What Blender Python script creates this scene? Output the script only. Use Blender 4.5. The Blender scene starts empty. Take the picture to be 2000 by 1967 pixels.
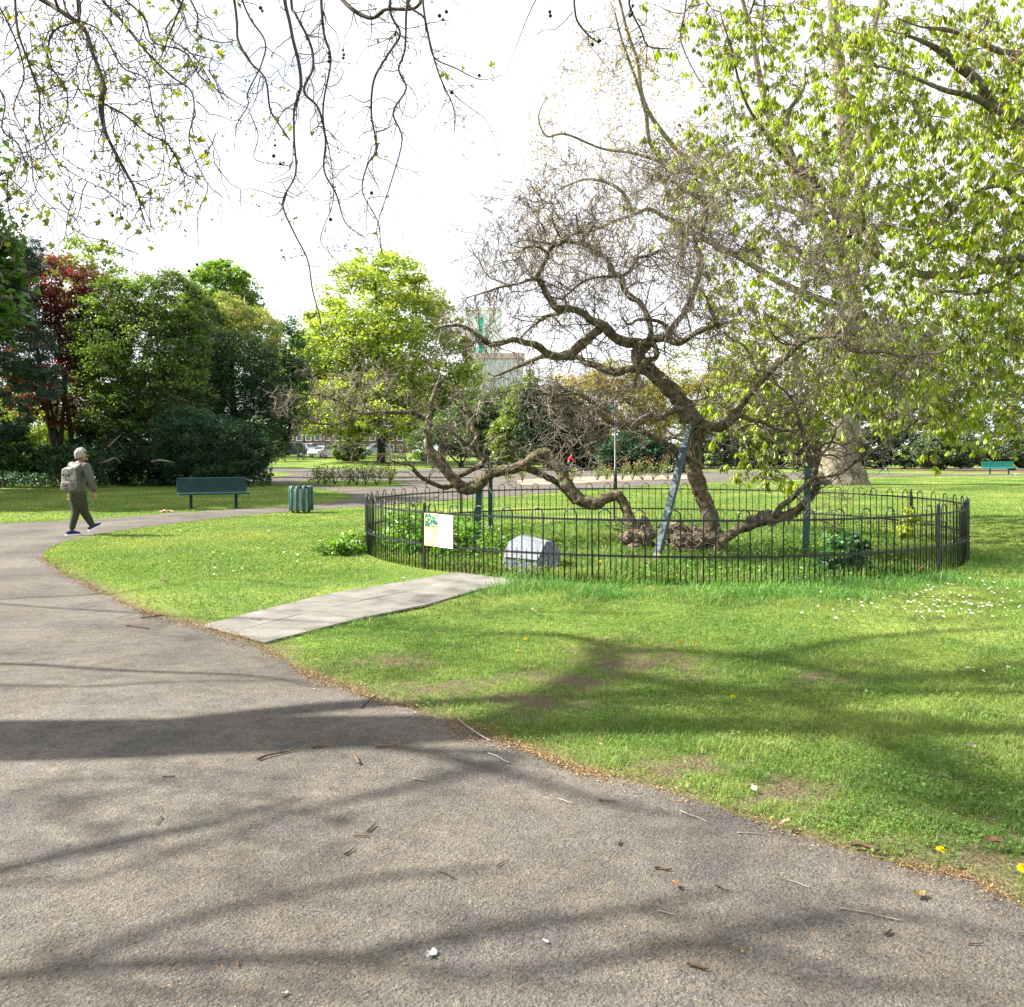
import bpy, bmesh, math, random
import numpy as np
from mathutils import Vector, Matrix, noise as mnoise

SC = bpy.context.scene
COL = SC.collection
F = 1880.0        # focal length in pixels of a 2000 px wide picture
CAMH = 1.65
HOR = 880.0
R = math.radians
rng = np.random.default_rng(7)
random.seed(7)

# ------------------------------------------------------------------ camera, sky, sun, exposure
cam_d = bpy.data.cameras.new('camera')
cam = bpy.data.objects.new('camera', cam_d); COL.objects.link(cam)
cam_d.sensor_width = 36.0; cam_d.sensor_fit = 'HORIZONTAL'
cam_d.lens = 36.0 * F / 2000.0
cam_d.shift_y = -(983.5 - HOR) / 2000.0
cam_d.clip_start = 0.05; cam_d.clip_end = 3000
cam.location = (0, 0, CAMH); cam.rotation_euler = (R(90), 0, 0)
SC.camera = cam

SUN_EL = 42.0
world = bpy.data.worlds.new("World"); SC.world = world; world.use_nodes = True
wt = world.node_tree; wn = wt.nodes; wl = wt.links
for n in list(wn): wn.remove(n)
wo = wn.new('ShaderNodeOutputWorld'); bg = wn.new('ShaderNodeBackground')
sky = wn.new('ShaderNodeTexSky'); sky.sky_type = 'NISHITA'; sky.sun_disc = False
sky.sun_elevation = R(SUN_EL); sky.sun_rotation = R(276)
sky.air_density = 1.0; sky.dust_density = 1.5; sky.ozone_density = 1.0
tc = wn.new('ShaderNodeTexCoord'); mp = wn.new('ShaderNodeMapping'); mp.inputs['Scale'].default_value = (1.3, 1.3, 3.2)
mp.inputs['Location'].default_value = (0.35, 0.0, 0.1)
nz_ = wn.new('ShaderNodeTexNoise'); nz_.inputs['Scale'].default_value = 2.2; nz_.inputs['Detail'].default_value = 6
rp = wn.new('ShaderNodeValToRGB'); rp.color_ramp.elements[0].position = 0.12; rp.color_ramp.elements[1].position = 0.42
mx = wn.new('ShaderNodeMix'); mx.data_type = 'RGBA'
mx.inputs['B'].default_value = (8.4, 8.6, 9.0, 1)
wl.new(tc.outputs['Generated'], mp.inputs['Vector']); wl.new(mp.outputs['Vector'], nz_.inputs['Vector'])
wl.new(nz_.outputs['Fac'], rp.inputs['Fac']); wl.new(rp.outputs['Color'], mx.inputs['Factor'])
wl.new(sky.outputs['Color'], mx.inputs['A']); wl.new(mx.outputs['Result'], bg.inputs['Color'])
bg.inputs['Strength'].default_value = 0.05
wl.new(bg.outputs['Background'], wo.inputs['Surface'])

sun_d = bpy.data.lights.new('sun', 'SUN'); sun_d.energy = 5.0; sun_d.angle = R(0.53); sun_d.color = (1.0, 0.95, 0.86)
sun = bpy.data.objects.new('sun', sun_d); COL.objects.link(sun)
sun.rotation_euler = (0, -R(90 - SUN_EL), R(-6)); sun.location = (-20, 0, 30)
SC.view_settings.view_transform = 'Standard'; SC.view_settings.look = 'None'
SC.view_settings.exposure = 1.84; SC.view_settings.gamma = 1.0
SC.cycles.max_bounces = 8; SC.cycles.diffuse_bounces = 3; SC.cycles.transmission_bounces = 4; SC.cycles.transparent_max_bounces = 8

# ------------------------------------------------------------------ helpers
def P(px, py, Y):
    """A point of the place seen at picture position (px, py) and standing Y metres away."""
    return np.array(((px - 1000.0) * Y / F, Y, CAMH - (py - HOR) * Y / F))
def gz(y):
    return np.clip(0.025 * (np.asarray(y, float) - 90.0), 0.0, 1.1)
def G(px, py):
    Y = CAMH * F / (py - HOR)
    return ((px - 1000.0) * Y / F, Y)

def tag(o, label=None, cat=None, group=None, kind=None):
    if label: o['label'] = label
    if cat: o['category'] = cat
    if group: o['group'] = group
    if kind: o['kind'] = kind
    return o
def empty(name, loc, label=None, cat=None, group=None, rz=0.0):
    o = bpy.data.objects.new(name, None); COL.objects.link(o)
    o.location = loc; o.rotation_euler = (0, 0, rz); o.empty_display_size = 0.2
    return tag(o, label, cat, group)
def link(name, me, mat, parent=None, world_coords=True, smooth=False):
    o = bpy.data.objects.new(name, me); COL.objects.link(o)
    if mat is not None:
        if isinstance(mat, (list, tuple)):
            for m in mat: me.materials.append(m)
        else: me.materials.append(mat)
    if parent is not None:
        o.parent = parent
        if world_coords:
            M = Matrix.LocRotScale(parent.location, parent.rotation_euler, parent.scale)
            if parent.parent is not None:
                pp = parent.parent
                M = Matrix.LocRotScale(pp.location, pp.rotation_euler, pp.scale) @ M if pp.parent is None else M
            o.matrix_parent_inverse = M.inverted()
    if len(me.polygons):
        me.polygons.foreach_set('use_smooth', np.full(len(me.polygons), bool(smooth)))
    return o
def mesh_np(name, V, faces, tint=None, matidx=None):
    """V (n,3); faces: list of (m,k) index arrays; tint (n,3) point colours."""
    me = bpy.data.meshes.new(name)
    V = np.asarray(V, np.float32)
    me.vertices.add(len(V)); me.vertices.foreach_set('co', V.ravel())
    faces = [f for f in faces if len(f)]
    if faces:
        loops = np.concatenate([f.ravel() for f in faces]).astype(np.int32)
        tot = np.concatenate([np.full(len(f), f.shape[1], np.int32) for f in faces])
        start = np.concatenate(([0], np.cumsum(tot)[:-1])).astype(np.int32)
        me.loops.add(len(loops)); me.loops.foreach_set('vertex_index', loops)
        me.polygons.add(len(tot)); me.polygons.foreach_set('loop_start', start); me.polygons.foreach_set('loop_total', tot)
    me.update(calc_edges=True); me.validate()
    if tint is not None:
        a = me.attributes.new('tint', 'FLOAT_COLOR', 'POINT')
        t4 = np.ones((len(V), 4), np.float32); t4[:, :3] = tint
        a.data.foreach_set('color', t4.ravel())
    return me
class MB:
    """collects pieces of ONE mesh"""
    def __init__(s): s.V = []; s.Fs = []; s.T = []; s.n = 0
    def add(s, V, faces, tint=None):
        V = np.asarray(V, float)
        s.V.append(V); s.Fs += [np.asarray(f) + s.n for f in faces if len(f)]
        if tint is not None: s.T.append(np.broadcast_to(np.asarray(tint, float), (len(V), 3)))
        s.n += len(V)
    def box(s, c, size, rot=None):
        x, y, z = np.asarray(size) / 2
        V = np.array([[-x,-y,-z],[x,-y,-z],[x,y,-z],[-x,y,-z],[-x,-y,z],[x,-y,z],[x,y,z],[-x,y,z]])
        if rot is not None: V = V @ np.array(rot).T
        s.add(V + np.asarray(c), [np.array([[0,3,2,1],[4,5,6,7],[0,1,5,4],[1,2,6,5],[2,3,7,6],[3,0,4,7]])])
    def bar(s, a, b, w, h=None):
        """square bar from a to b"""
        h = h or w
        a = np.asarray(a, float); b = np.asarray(b, float); d = b - a; L = np.linalg.norm(d); d = d / L
        ref = np.array([0, 0, 1.0]) if abs(d[2]) < 0.9 else np.array([0, 1.0, 0])
        n = np.cross(d, ref); n /= np.linalg.norm(n); m = np.cross(n, d)
        V = [a + sx*n*w/2 + sy*m*h/2 for sx, sy in ((-1,-1),(1,-1),(1,1),(-1,1))] + [b + sx*n*w/2 + sy*m*h/2 for sx, sy in ((-1,-1),(1,-1),(1,1),(-1,1))]
        s.add(V, [np.array([[0,1,2,3],[4,7,6,5],[0,4,5,1],[1,5,6,2],[2,6,7,3],[3,7,4,0]])])
    def tube(s, pts, rad, sides=8, cap=True):
        pts = np.asarray(pts, float); rad = np.broadcast_to(np.asarray(rad, float), (len(pts),))
        V, Fq = tubes(pts[None], rad[None], sides)
        fs = [Fq]
        if cap:
            n = len(V)
            fs += [np.arange(sides)[None, ::-1], (np.arange(sides) + n - sides)[None]]
        s.add(V, fs)
    def build(s, name, mat, parent=None, smooth=False, world_coords=True):
        V = np.concatenate(s.V); T = np.concatenate(s.T) if s.T else None
        return link(name, mesh_np(name, V, s.Fs, T), mat, parent, world_coords, smooth)
def tubes(Pt, Rd, S):
    """Pt (N,K,3) polylines, Rd (N,K) radii -> verts, quads of N open tubes with S sides"""
    N, K, _ = Pt.shape
    T = np.gradient(Pt, axis=1); T /= (np.linalg.norm(T, axis=2, keepdims=True) + 1e-9)
    ref = np.cross(T.mean(1), rng.normal(size=(N, 3))); ref /= (np.linalg.norm(ref, axis=1, keepdims=True) + 1e-9)
    n = ref[:, None, :] - T * np.sum(ref[:, None, :] * T, 2, keepdims=True)
    n /= (np.linalg.norm(n, axis=2, keepdims=True) + 1e-9)
    b = np.cross(T, n)
    a = np.arange(S) * 2 * np.pi / S
    V = Pt[:, :, None, :] + Rd[:, :, None, None] * (np.cos(a)[None, None, :, None] * n[:, :, None, :] + np.sin(a)[None, None, :, None] * b[:, :, None, :])
    idx = np.arange(N * K * S).reshape(N, K, S); nx = np.roll(idx, -1, axis=2)
    Q = np.stack([idx[:, :-1], nx[:, :-1], nx[:, 1:], idx[:, 1:]], -1).reshape(-1, 4)
    return V.reshape(-1, 3), Q
def smooth_path(pts, per=5):
    """Catmull-Rom through pts (n,d)"""
    p = np.asarray(pts, float)
    q = np.vstack([2*p[0]-p[1], p, 2*p[-1]-p[-2]]); out = []
    t = np.linspace(0, 1, per, endpoint=False)[:, None]
    for i in range(1, len(q)-2):
        a, b, c, d = q[i-1], q[i], q[i+1], q[i+2]
        out.append(0.5*((2*b)+(-a+c)*t+(2*a-5*b+4*c-d)*t**2+(-a+3*b-3*c+d)*t**3))
    return np.vstack(out + [p[-1:]])
def vnoise(pts, scale):
    return np.array([mnoise.noise(Vector(p) * scale) for p in pts])
def nfield(x, y, s=1.0, ph=0.0):
    """cheap smooth 2-D noise, about -1..1"""
    x = x*s; y = y*s
    return (np.sin(x*1.7+1.3*np.sin(y*1.1+ph)+ph)+np.sin(y*2.1+1.7*np.sin(x*0.9-ph)+2.1*ph)+0.6*np.sin(3.7*x-2.9*y+ph)+0.5*np.sin(5.3*x+4.7*y+1.9*np.sin(2.3*x)))/3.1
def inpoly(x, y, poly):
    poly = np.asarray(poly); c = np.zeros(len(x), bool); j = len(poly)-1
    for i in range(len(poly)):
        xi, yi = poly[i]; xj, yj = poly[j]
        m = ((yi > y) != (yj > y)); 
        with np.errstate(divide='ignore', invalid='ignore'):
            c ^= m & (x < (xj-xi)*(y-yi)/(yj-yi+1e-12)+xi)
        j = i
    return c
def polydist(x, y, line):
    """distance to a polyline"""
    line = np.asarray(line); d = np.full(len(x), 1e9)
    for (x0, y0), (x1, y1) in zip(line[:-1], line[1:]):
        dx, dy = x1-x0, y1-y0; L = dx*dx+dy*dy+1e-12
        t = np.clip(((x-x0)*dx+(y-y0)*dy)/L, 0, 1)
        d = np.minimum(d, np.hypot(x-x0-t*dx, y-y0-t*dy))
    return d
def unit(v): return v / (np.linalg.norm(v, axis=-1, keepdims=True) + 1e-9)
def leafquads(Pos, D, Nn, L, W, wide=0.5):
    """N diamond leaves: base, left, tip, right; slightly folded along the midrib"""
    side = unit(np.cross(D, Nn)); up = unit(np.cross(side, D))
    L = np.asarray(L)[:, None]; W = np.asarray(W)[:, None]
    mid = Pos + D*L*wide + up*W*0.18
    V = np.stack([Pos, mid - side*W*0.5, Pos + D*L - up*L*0.08, mid + side*W*0.5], 1).reshape(-1, 3)
    return V, np.arange(len(Pos)*4).reshape(-1, 4)
def rand_dirs(n): return unit(rng.normal(size=(n, 3)))

# ------------------------------------------------------------------ materials
def new_mat(name):
    m = bpy.data.materials.new(name); m.use_nodes = True
    nt = m.node_tree
    for n in list(nt.nodes): nt.nodes.remove(n)
    out = nt.nodes.new('ShaderNodeOutputMaterial')
    return m, nt, out
def nd(nt, t, **kw):
    n = nt.nodes.new(t)
    for k, v in kw.items():
        if k in n.inputs: n.inputs[k].default_value = v
        else: setattr(n, k, v)
    return n
def ramp(nt, fac, stops):
    r = nt.nodes.new('ShaderNodeValToRGB'); e = r.color_ramp.elements
    while len(e) > 1: e.remove(e[-1])
    e[0].position = stops[0][0]; e[0].color = (*stops[0][1], 1)
    for p, c in stops[1:]:
        k = e.new(p); k.color = (*c, 1)
    nt.links.new(fac, r.inputs['Fac']); return r.outputs['Color']
def noise_mat(name, stops, scale=8.0, detail=5, rough=0.8, bump=0.0, bscale=None, metallic=0.0, spec=0.3, stretch=(1,1,1), bdist=0.02):
    m, nt, out = new_mat(name)
    tc = nd(nt, 'ShaderNodeTexCoord'); mp = nd(nt, 'ShaderNodeMapping'); mp.inputs['Scale'].default_value = stretch
    nt.links.new(tc.outputs['Object'], mp.inputs['Vector'])
    n = nd(nt, 'ShaderNodeTexNoise', Scale=scale, Detail=detail); nt.links.new(mp.outputs['Vector'], n.inputs['Vector'])
    b = nd(nt, 'ShaderNodeBsdfPrincipled', Roughness=rough, Metallic=metallic); b.inputs['Specular IOR Level'].default_value = spec
    nt.links.new(ramp(nt, n.outputs['Fac'], stops), b.inputs['Base Color'])
    if bump:
        n2 = nd(nt, 'ShaderNodeTexNoise', Scale=bscale or scale*3, Detail=6); nt.links.new(mp.outputs['Vector'], n2.inputs['Vector'])
        bm = nd(nt, 'ShaderNodeBump', Strength=bump, Distance=bdist); nt.links.new(n2.outputs['Fac'], bm.inputs['Height'])
        nt.links.new(bm.outputs['Normal'], b.inputs['Normal'])
    nt.links.new(b.outputs['BSDF'], out.inputs['Surface'])
    return m
def leaf_mat(name, trans=0.45, gloss=0.06, rough=0.45, tboost=(1.15, 1.2, 0.6)):
    """leaf tissue: colour from the leaf's own tint, partly letting light through"""
    m, nt, out = new_mat(name)
    at = nd(nt, 'ShaderNodeAttribute', attribute_name='tint')
    d = nd(nt, 'ShaderNodeBsdfDiffuse'); t = nd(nt, 'ShaderNodeBsdfTranslucent'); g = nd(nt, 'ShaderNodeBsdfGlossy', Roughness=rough)
    g.inputs['Color'].default_value = (0.8, 0.85, 0.8, 1)
    mu = nd(nt, 'ShaderNodeMix', data_type='RGBA', blend_type='MULTIPLY'); mu.inputs['Factor'].default_value = 1.0
    mu.inputs['B'].default_value = (*tboost, 1)
    nt.links.new(at.outputs['Color'], d.inputs['Color']); nt.links.new(at.outputs['Color'], mu.inputs['A']); nt.links.new(mu.outputs['Result'], t.inputs['Color'])
    m1 = nd(nt, 'ShaderNodeMixShader', Fac=trans); m2 = nd(nt, 'ShaderNodeMixShader', Fac=gloss)
    nt.links.new(d.outputs[0], m1.inputs[1]); nt.links.new(t.outputs[0], m1.inputs[2])
    nt.links.new(m1.outputs[0], m2.inputs[1]); nt.links.new(g.outputs[0], m2.inputs[2])
    nt.links.new(m2.outputs[0], out.inputs['Surface'])
    return m
M = {}
M['leaf'] = leaf_mat('leaf', trans=0.5, tboost=(1.6, 1.55, 0.8))
M['leaf_dark'] = leaf_mat('evergreen_leaf', trans=0.2, gloss=0.035, rough=0.5)
M['grass'] = leaf_mat('grass_blade', trans=0.42, gloss=0.03, rough=0.6, tboost=(1.25, 1.2, 0.8))
M['petal'] = leaf_mat('petal', trans=0.3, gloss=0.0, tboost=(1, 1, 1))
def bark_mat(name, stops, scale, bump, stretch, bscale):
    return noise_mat(name, stops, scale=scale, detail=7, rough=0.9, bump=bump, bscale=bscale, spec=0.15, stretch=stretch, bdist=0.03)
M['bark'] = bark_mat('gnarled_bark', [(0.3, (0.035,0.025,0.016)), (0.48, (0.10,0.078,0.048)), (0.6, (0.15,0.135,0.075)), (0.75, (0.26,0.22,0.15))], 13, 1.0, (1,1,1), 30)
M['burl'] = bark_mat('burl_bark', [(0.3, (0.045,0.036,0.025)), (0.5, (0.14,0.112,0.078)), (0.7, (0.26,0.21,0.148))], 9, 1.0, (1,1,1), 22)
M['twig'] = noise_mat('twig_bark', [(0.3, (0.06,0.046,0.036)), (0.52, (0.15,0.12,0.095)), (0.72, (0.30,0.26,0.21))], scale=1.6, rough=0.85, spec=0.2)
M['plane_twig'] = noise_mat('plane_twig_bark', [(0.35, (0.03,0.024,0.018)), (0.65, (0.09,0.07,0.05))], scale=4, rough=0.85, spec=0.2)
M['plane_bark'] = bark_mat('plane_bark', [(0.35, (0.08,0.068,0.048)), (0.48, (0.20,0.18,0.125)), (0.56, (0.13,0.118,0.08)), (0.66, (0.32,0.29,0.22))], 2.6, 0.5, (1,1,0.6), 9)
M['plane_bark_dark'] = bark_mat('plane_bark_dark', [(0.35, (0.07,0.055,0.04)), (0.5, (0.16,0.14,0.10)), (0.66, (0.28,0.25,0.18))], 3, 0.6, (1,1,0.6), 9)
M['chestnut_bark'] = bark_mat('chestnut_bark', [(0.3, (0.05,0.04,0.03)), (0.55, (0.13,0.11,0.08)), (0.75, (0.25,0.21,0.16))], 7, 0.8, (1,1,0.5), 18)
M['dark_bark'] = bark_mat('dark_bark', [(0.3, (0.02,0.016,0.012)), (0.7, (0.09,0.07,0.05))], 5, 0.7, (1,1,0.4), 12)
M['white_bark'] = noise_mat('white_bark', [(0.4, (0.3,0.27,0.22)), (0.6, (0.6,0.56,0.5))], scale=5, rough=0.8)
M['black_iron'] = noise_mat('black_iron', [(0.4, (0.008,0.009,0.009)), (0.7, (0.03,0.032,0.032))], scale=20, rough=0.42, spec=0.5, bump=0.1)
M['green_paint'] = noise_mat('green_paint', [(0.35, (0.005,0.045,0.04)), (0.7, (0.012,0.085,0.075))], scale=14, rough=0.4, spec=0.5)
M['teal_post'] = noise_mat('teal_post_paint', [(0.35, (0.012,0.06,0.055)), (0.7, (0.03,0.11,0.1))], scale=14, rough=0.5, spec=0.4, stretch=(4,4,0.5))
M['blue_post'] = noise_mat('blue_grey_post_paint', [(0.35, (0.03,0.058,0.07)), (0.7, (0.055,0.095,0.11))], scale=9, rough=0.5, spec=0.4, stretch=(4,4,0.5))
M['rubber'] = noise_mat('dark_rubber', [(0.4, (0.012,0.014,0.014)), (0.7, (0.03,0.03,0.03))], scale=10, rough=0.8)
# ------------------------------------------------------------------ ground, paths
EDGE_R = [G(*p) for p in [(2000,1777),(1890,1715),(1756,1694),(1611,1653),(1498,1611),(1343,1560),(1240,1529),(1136,1508),(1033,1467),(930,1431),(826,1395),(723,1364),(640,1333),(568,1302),(496,1260),(392,1224),(300,1203),(238,1178),(176,1147),(114,1116),(83,1090),(88,1074),(124,1059),(186,1045),(258,1033),(341,1023),(444,1010),(558,1000),(661,992),(713,990)]]
EDGE_R = [(4.6, 2.6), (3.0, 3.05)] + EDGE_R
FAR_LO = [G(*p) for p in [(800,982),(900,975),(1000,968),(1100,960),(1250,950),(1400,942),(1600,934),(1800,929.5),(2100,929)]]
FAR_HI = [G(*p) for p in [(2100,925.5),(1800,925.5),(1600,924),(1400,920),(1330,918),(1200,916),(1060,916),(900,914),(800,917),(700,917),(600,914),(520,914),(430,916)]]
EDGE_L = [G(*p) for p in [(440,940),(523,944),(577,947),(640,956),(670,963),(694,972),(650,981),(600,987),(480,994),(340,1002),(200,1013),(0,1023),(-160,1041)]]
PATH = EDGE_R + FAR_LO + FAR_HI + EDGE_L + [(-17, 13), (-16, 4), (-14, -4), (6, -4), (7, 2)]
def rough_edge(poly, amp, step=0.12):
    out = []
    n = len(poly)
    for i in range(n):
        a = np.array(poly[i]); b = np.array(poly[(i+1) % n]); L = np.linalg.norm(b-a); far = max(a[1], b[1])
        st = step if far < 14 and L < 8 else max(step, L/6)
        k = max(1, int(L/st)); d = (b-a)/(L+1e-9); nn = np.array([-d[1], d[0]])
        for j in range(k):
            q = a + (b-a)*j/k
            am = amp*min(1.0, L)
            out.append(q + nn*am*(0.6*nfield(q[0:1], q[1:2], 2.2)[0] + 0.55*nfield(q[0:1], q[1:2], 7.0, 1.0)[0] + 0.3*nfield(q[0:1], q[1:2], 19.0, 2.0)[0]))
    return np.array(out)
PATHR = rough_edge(PATH, 0.06, 0.05)
EDGE_RR = rough_edge(EDGE_R, 0.055)[:-30]
PAVE_L = [G(*p) for p in [(392,1224),(609,1167),(764,1141),(895,1119)]]
PAVE_R = [G(*p) for p in [(516,1257),(671,1216),(826,1185),(930,1154),(1030,1136)]]
PAVE = PAVE_L + PAVE_R[::-1]
PAVER = rough_edge([tuple(np.array(p)+(np.mean(PAVE, axis=0)-np.array(p))*0.03) for p in PAVE], 0.13, 0.06)
BED1 = [G(*p) for p in [(572,943),(600,939),(700,938),(770,940),(800,946),(740,953),(660,952)]]
BED2 = [G(*p) for p in [(1010,938),(1080,933),(1200,930),(1345,928),(1352,936),(1200,940),(1090,946),(1010,948)]]
ISL = [G(*p) for p in [(440,922),(520,921),(560,924),(578,927),(540,932),(440,934)]]
FC = np.array((2.46, 16.72)); FR = 4.95

from mathutils.geometry import delaunay_2d_cdt
def flat_poly(name, poly, z, mat, kind='structure', **kw):
    n = len(poly)
    r = delaunay_2d_cdt([Vector((float(p[0]), float(p[1]))) for p in poly], [(i, (i+1) % n) for i in range(n)], [], 1, 1e-6)
    tri = np.array([f for f in r[2] if len(f) == 3]); V = np.array([(v[0], v[1], z) for v in r[0]])
    a, b, c = V[tri[:, 0]], V[tri[:, 1]], V[tri[:, 2]]; fl = np.cross(b-a, c-a)[:, 2] < 0; tri[fl] = tri[fl][:, ::-1]
    me = mesh_np(name, V, [tri])
    o = link(name, me, mat); tag(o, kind=kind, **kw); return o

# soil amount: worn earth near the path edge and in a few bald spots
BALD = [(1240,1290,0.62,0.35),(1100,1330,0.5,0.22),(1330,1300,0.3,0.15),(1520,1540,0.42,0.16),(1350,1490,0.4,0.12),(1060,1370,0.5,0.2),(1950,1690,0.5,0.25),(860,1345,0.5,0.22),(760,1290,0.45,0.15),(1610,1320,0.3,0.1)]
def soil_amount(x, y):
    s = np.zeros(len(x))
    near = (y < 15) & (x > -8) & (x < 9)
    if near.any():
        xx, yy = x[near], y[near]
        d = polydist(xx, yy, EDGE_R)
        e = np.clip(1 - d/(0.24+0.2*(nfield(xx, yy, 1.6)+0.4)+0.1*nfield(xx, yy, 9.0)), 0, 1)
        for px, py, rx, ry in BALD:
            gx, gy = G(px, py)
            q = np.hypot((xx-gx)/rx/1.1, (yy-gy)/(ry*2.6))
            e = np.maximum(e, np.clip(1.1-q+0.5*nfield(xx, yy, 5.0, 2.0)+0.55*nfield(xx, yy, 13.0, 4.0), 0, 1)*0.9)
        d2 = np.abs(np.hypot(xx-FC[0], yy-FC[1])-FR)
        s[near] = e
    return np.clip(s, 0, 1)

def lawn_material():
    m, nt, out = new_mat('lawn_turf')
    at = nd(nt, 'ShaderNodeAttribute', attribute_name='tint')
    tc = nd(nt, 'ShaderNodeTexCoord')
    n1 = nd(nt, 'ShaderNodeTexNoise', Scale=0.35, Detail=4); n2 = nd(nt, 'ShaderNodeTexNoise', Scale=14.0, Detail=6); n3 = nd(nt, 'ShaderNodeTexNoise', Scale=60.0, Detail=4)
    for n in (n1, n2, n3): nt.links.new(tc.outputs['Object'], n.inputs['Vector'])
    g1 = ramp(nt, n1.outputs['Fac'], [(0.35, (0.06,0.125,0.02)), (0.5, (0.12,0.185,0.034)), (0.65, (0.21,0.25,0.06))])
    g2 = ramp(nt, n2.outputs['Fac'], [(0.3, (0.55,0.6,0.5)), (0.7, (1.3,1.25,1.2))])
    mu = nd(nt, 'ShaderNodeMix', data_type='RGBA', blend_type='MULTIPLY'); mu.inputs['Factor'].default_value = 1
    nt.links.new(g1, mu.inputs['A']); nt.links.new(g2, mu.inputs['B'])
    so = ramp(nt, n3.outputs['Fac'], [(0.3, (0.06,0.042,0.027)), (0.55, (0.12,0.088,0.058)), (0.75, (0.22,0.165,0.11))])
    mi = nd(nt, 'ShaderNodeMix', data_type='RGBA')
    sx = nd(nt, 'ShaderNodeSeparateColor'); nt.links.new(at.outputs['Color'], sx.inputs[0]); nt.links.new(sx.outputs[0], mi.inputs['Factor'])
    nt.links.new(mu.outputs['Result'], mi.inputs['A']); nt.links.new(so, mi.inputs['B'])
    b = nd(nt, 'ShaderNodeBsdfPrincipled', Roughness=0.95); b.inputs['Specular IOR Level'].default_value = 0.1
    nt.links.new(mi.outputs['Result'], b.inputs['Base Color'])
    ad = nd(nt, 'ShaderNodeMath', operation='ADD'); nt.links.new(n2.outputs['Fac'], ad.inputs[0]); nt.links.new(n3.outputs['Fac'], ad.inputs[1])
    bm = nd(nt, 'ShaderNodeBump', Strength=0.9, Distance=0.03); nt.links.new(ad.outputs[0], bm.inputs['Height']); nt.links.new(bm.outputs['Normal'], b.inputs['Normal'])
    nt.links.new(b.outputs['BSDF'], out.inputs['Surface']); return m
M['lawn'] = lawn_material()
def asphalt_material():
    m, nt, out = new_mat('worn_asphalt')
    tc = nd(nt, 'ShaderNodeTexCoord')
    def nz(s, d=4):
        n = nd(nt, 'ShaderNodeTexNoise', Scale=s, Detail=d); nt.links.new(tc.outputs['Object'], n.inputs['Vector']); return n.outputs['Fac']
    vo = nd(nt, 'ShaderNodeTexVoronoi', Scale=110.0); nt.links.new(tc.outputs['Object'], vo.inputs['Vector'])
    vo2 = nd(nt, 'ShaderNodeTexVoronoi', Scale=38.0); nt.links.new(tc.outputs['Object'], vo2.inputs['Vector'])
    base = ramp(nt, nz(0.6, 5), [(0.35, (0.086,0.081,0.074)), (0.5, (0.107,0.101,0.093)), (0.65, (0.13,0.124,0.116))])
    gr = ramp(nt, vo.outputs['Color'], [(0.0, (0.42,0.42,0.43)), (0.4, (0.95,0.95,0.95)), (0.75, (1.15,1.1,1.02)), (1.0, (1.75,1.65,1.5))])
    mu = nd(nt, 'ShaderNodeMix', data_type='RGBA', blend_type='MULTIPLY'); mu.inputs['Factor'].default_value = 1
    nt.links.new(base, mu.inputs['A']); nt.links.new(gr, mu.inputs['B'])
    # fallen bud scales and crumbs: rare ochre grains
    cl = nd(nt, 'ShaderNodeMath', operation='LESS_THAN'); cl.inputs[1].default_value = 0.16; nt.links.new(vo2.outputs['Distance'], cl.inputs[0])
    sc_ = nd(nt, 'ShaderNodeSeparateColor'); nt.links.new(vo2.outputs['Color'], sc_.inputs[0])
    gt = nd(nt, 'ShaderNodeMath', operation='GREATER_THAN'); gt.inputs[1].default_value = 0.86; nt.links.new(sc_.outputs[0], gt.inputs[0])
    ml = nd(nt, 'ShaderNodeMath', operation='MULTIPLY'); nt.links.new(cl.outputs[0], ml.inputs[0]); nt.links.new(gt.outputs[0], ml.inputs[1])
    mi = nd(nt, 'ShaderNodeMix', data_type='RGBA'); nt.links.new(ml.outputs[0], mi.inputs['Factor']); nt.links.new(mu.outputs['Result'], mi.inputs['A'])
    nt.links.new(ramp(nt, sc_.outputs[1], [(0.2, (0.22,0.11,0.04)), (0.6, (0.34,0.2,0.07)), (0.9, (0.09,0.05,0.03))]), mi.inputs['B'])
    st = nd(nt, 'ShaderNodeMix', data_type='RGBA', blend_type='MULTIPLY'); st.inputs['Factor'].default_value = 1
    nt.links.new(mi.outputs['Result'], st.inputs['A']); nt.links.new(ramp(nt, nz(1.7, 7), [(0.32, (0.74,0.74,0.76)), (0.5, (1,0.98,0.95)), (0.6, (1.03,0.985,0.92)), (0.72, (1.12,1.1,1.08))]), st.inputs['B'])
    st2 = nd(nt, 'ShaderNodeMix', data_type='RGBA', blend_type='MULTIPLY'); st2.inputs['Factor'].default_value = 1
    nt.links.new(st.outputs['Result'], st2.inputs['A']); nt.links.new(ramp(nt, nz(9.0, 6), [(0.3, (0.8,0.8,0.8)), (0.55, (1.02,1.02,1.02)), (0.7, (1.12,1.1,1.05))]), st2.inputs['B'])
    b = nd(nt, 'ShaderNodeBsdfPrincipled', Roughness=0.9); b.inputs['Specular IOR Level'].default_value = 0.15
    nt.links.new(st2.outputs['Result'], b.inputs['Base Color'])
    ad = nd(nt, 'ShaderNodeMath', operation='MULTIPLY_ADD'); ad.inputs[1].default_value = 0.35; nt.links.new(vo.outputs['Distance'], ad.inputs[0]); nt.links.new(nz(75, 8), ad.inputs[2])
    bm = nd(nt, 'ShaderNodeBump', Strength=0.85, Distance=0.014); nt.links.new(ad.outputs[0], bm.inputs['Height']); nt.links.new(bm.outputs['Normal'], b.inputs['Normal'])
    nt.links.new(b.outputs['BSDF'], out.inputs['Surface']); return m
M['asphalt'] = asphalt_material()
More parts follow.
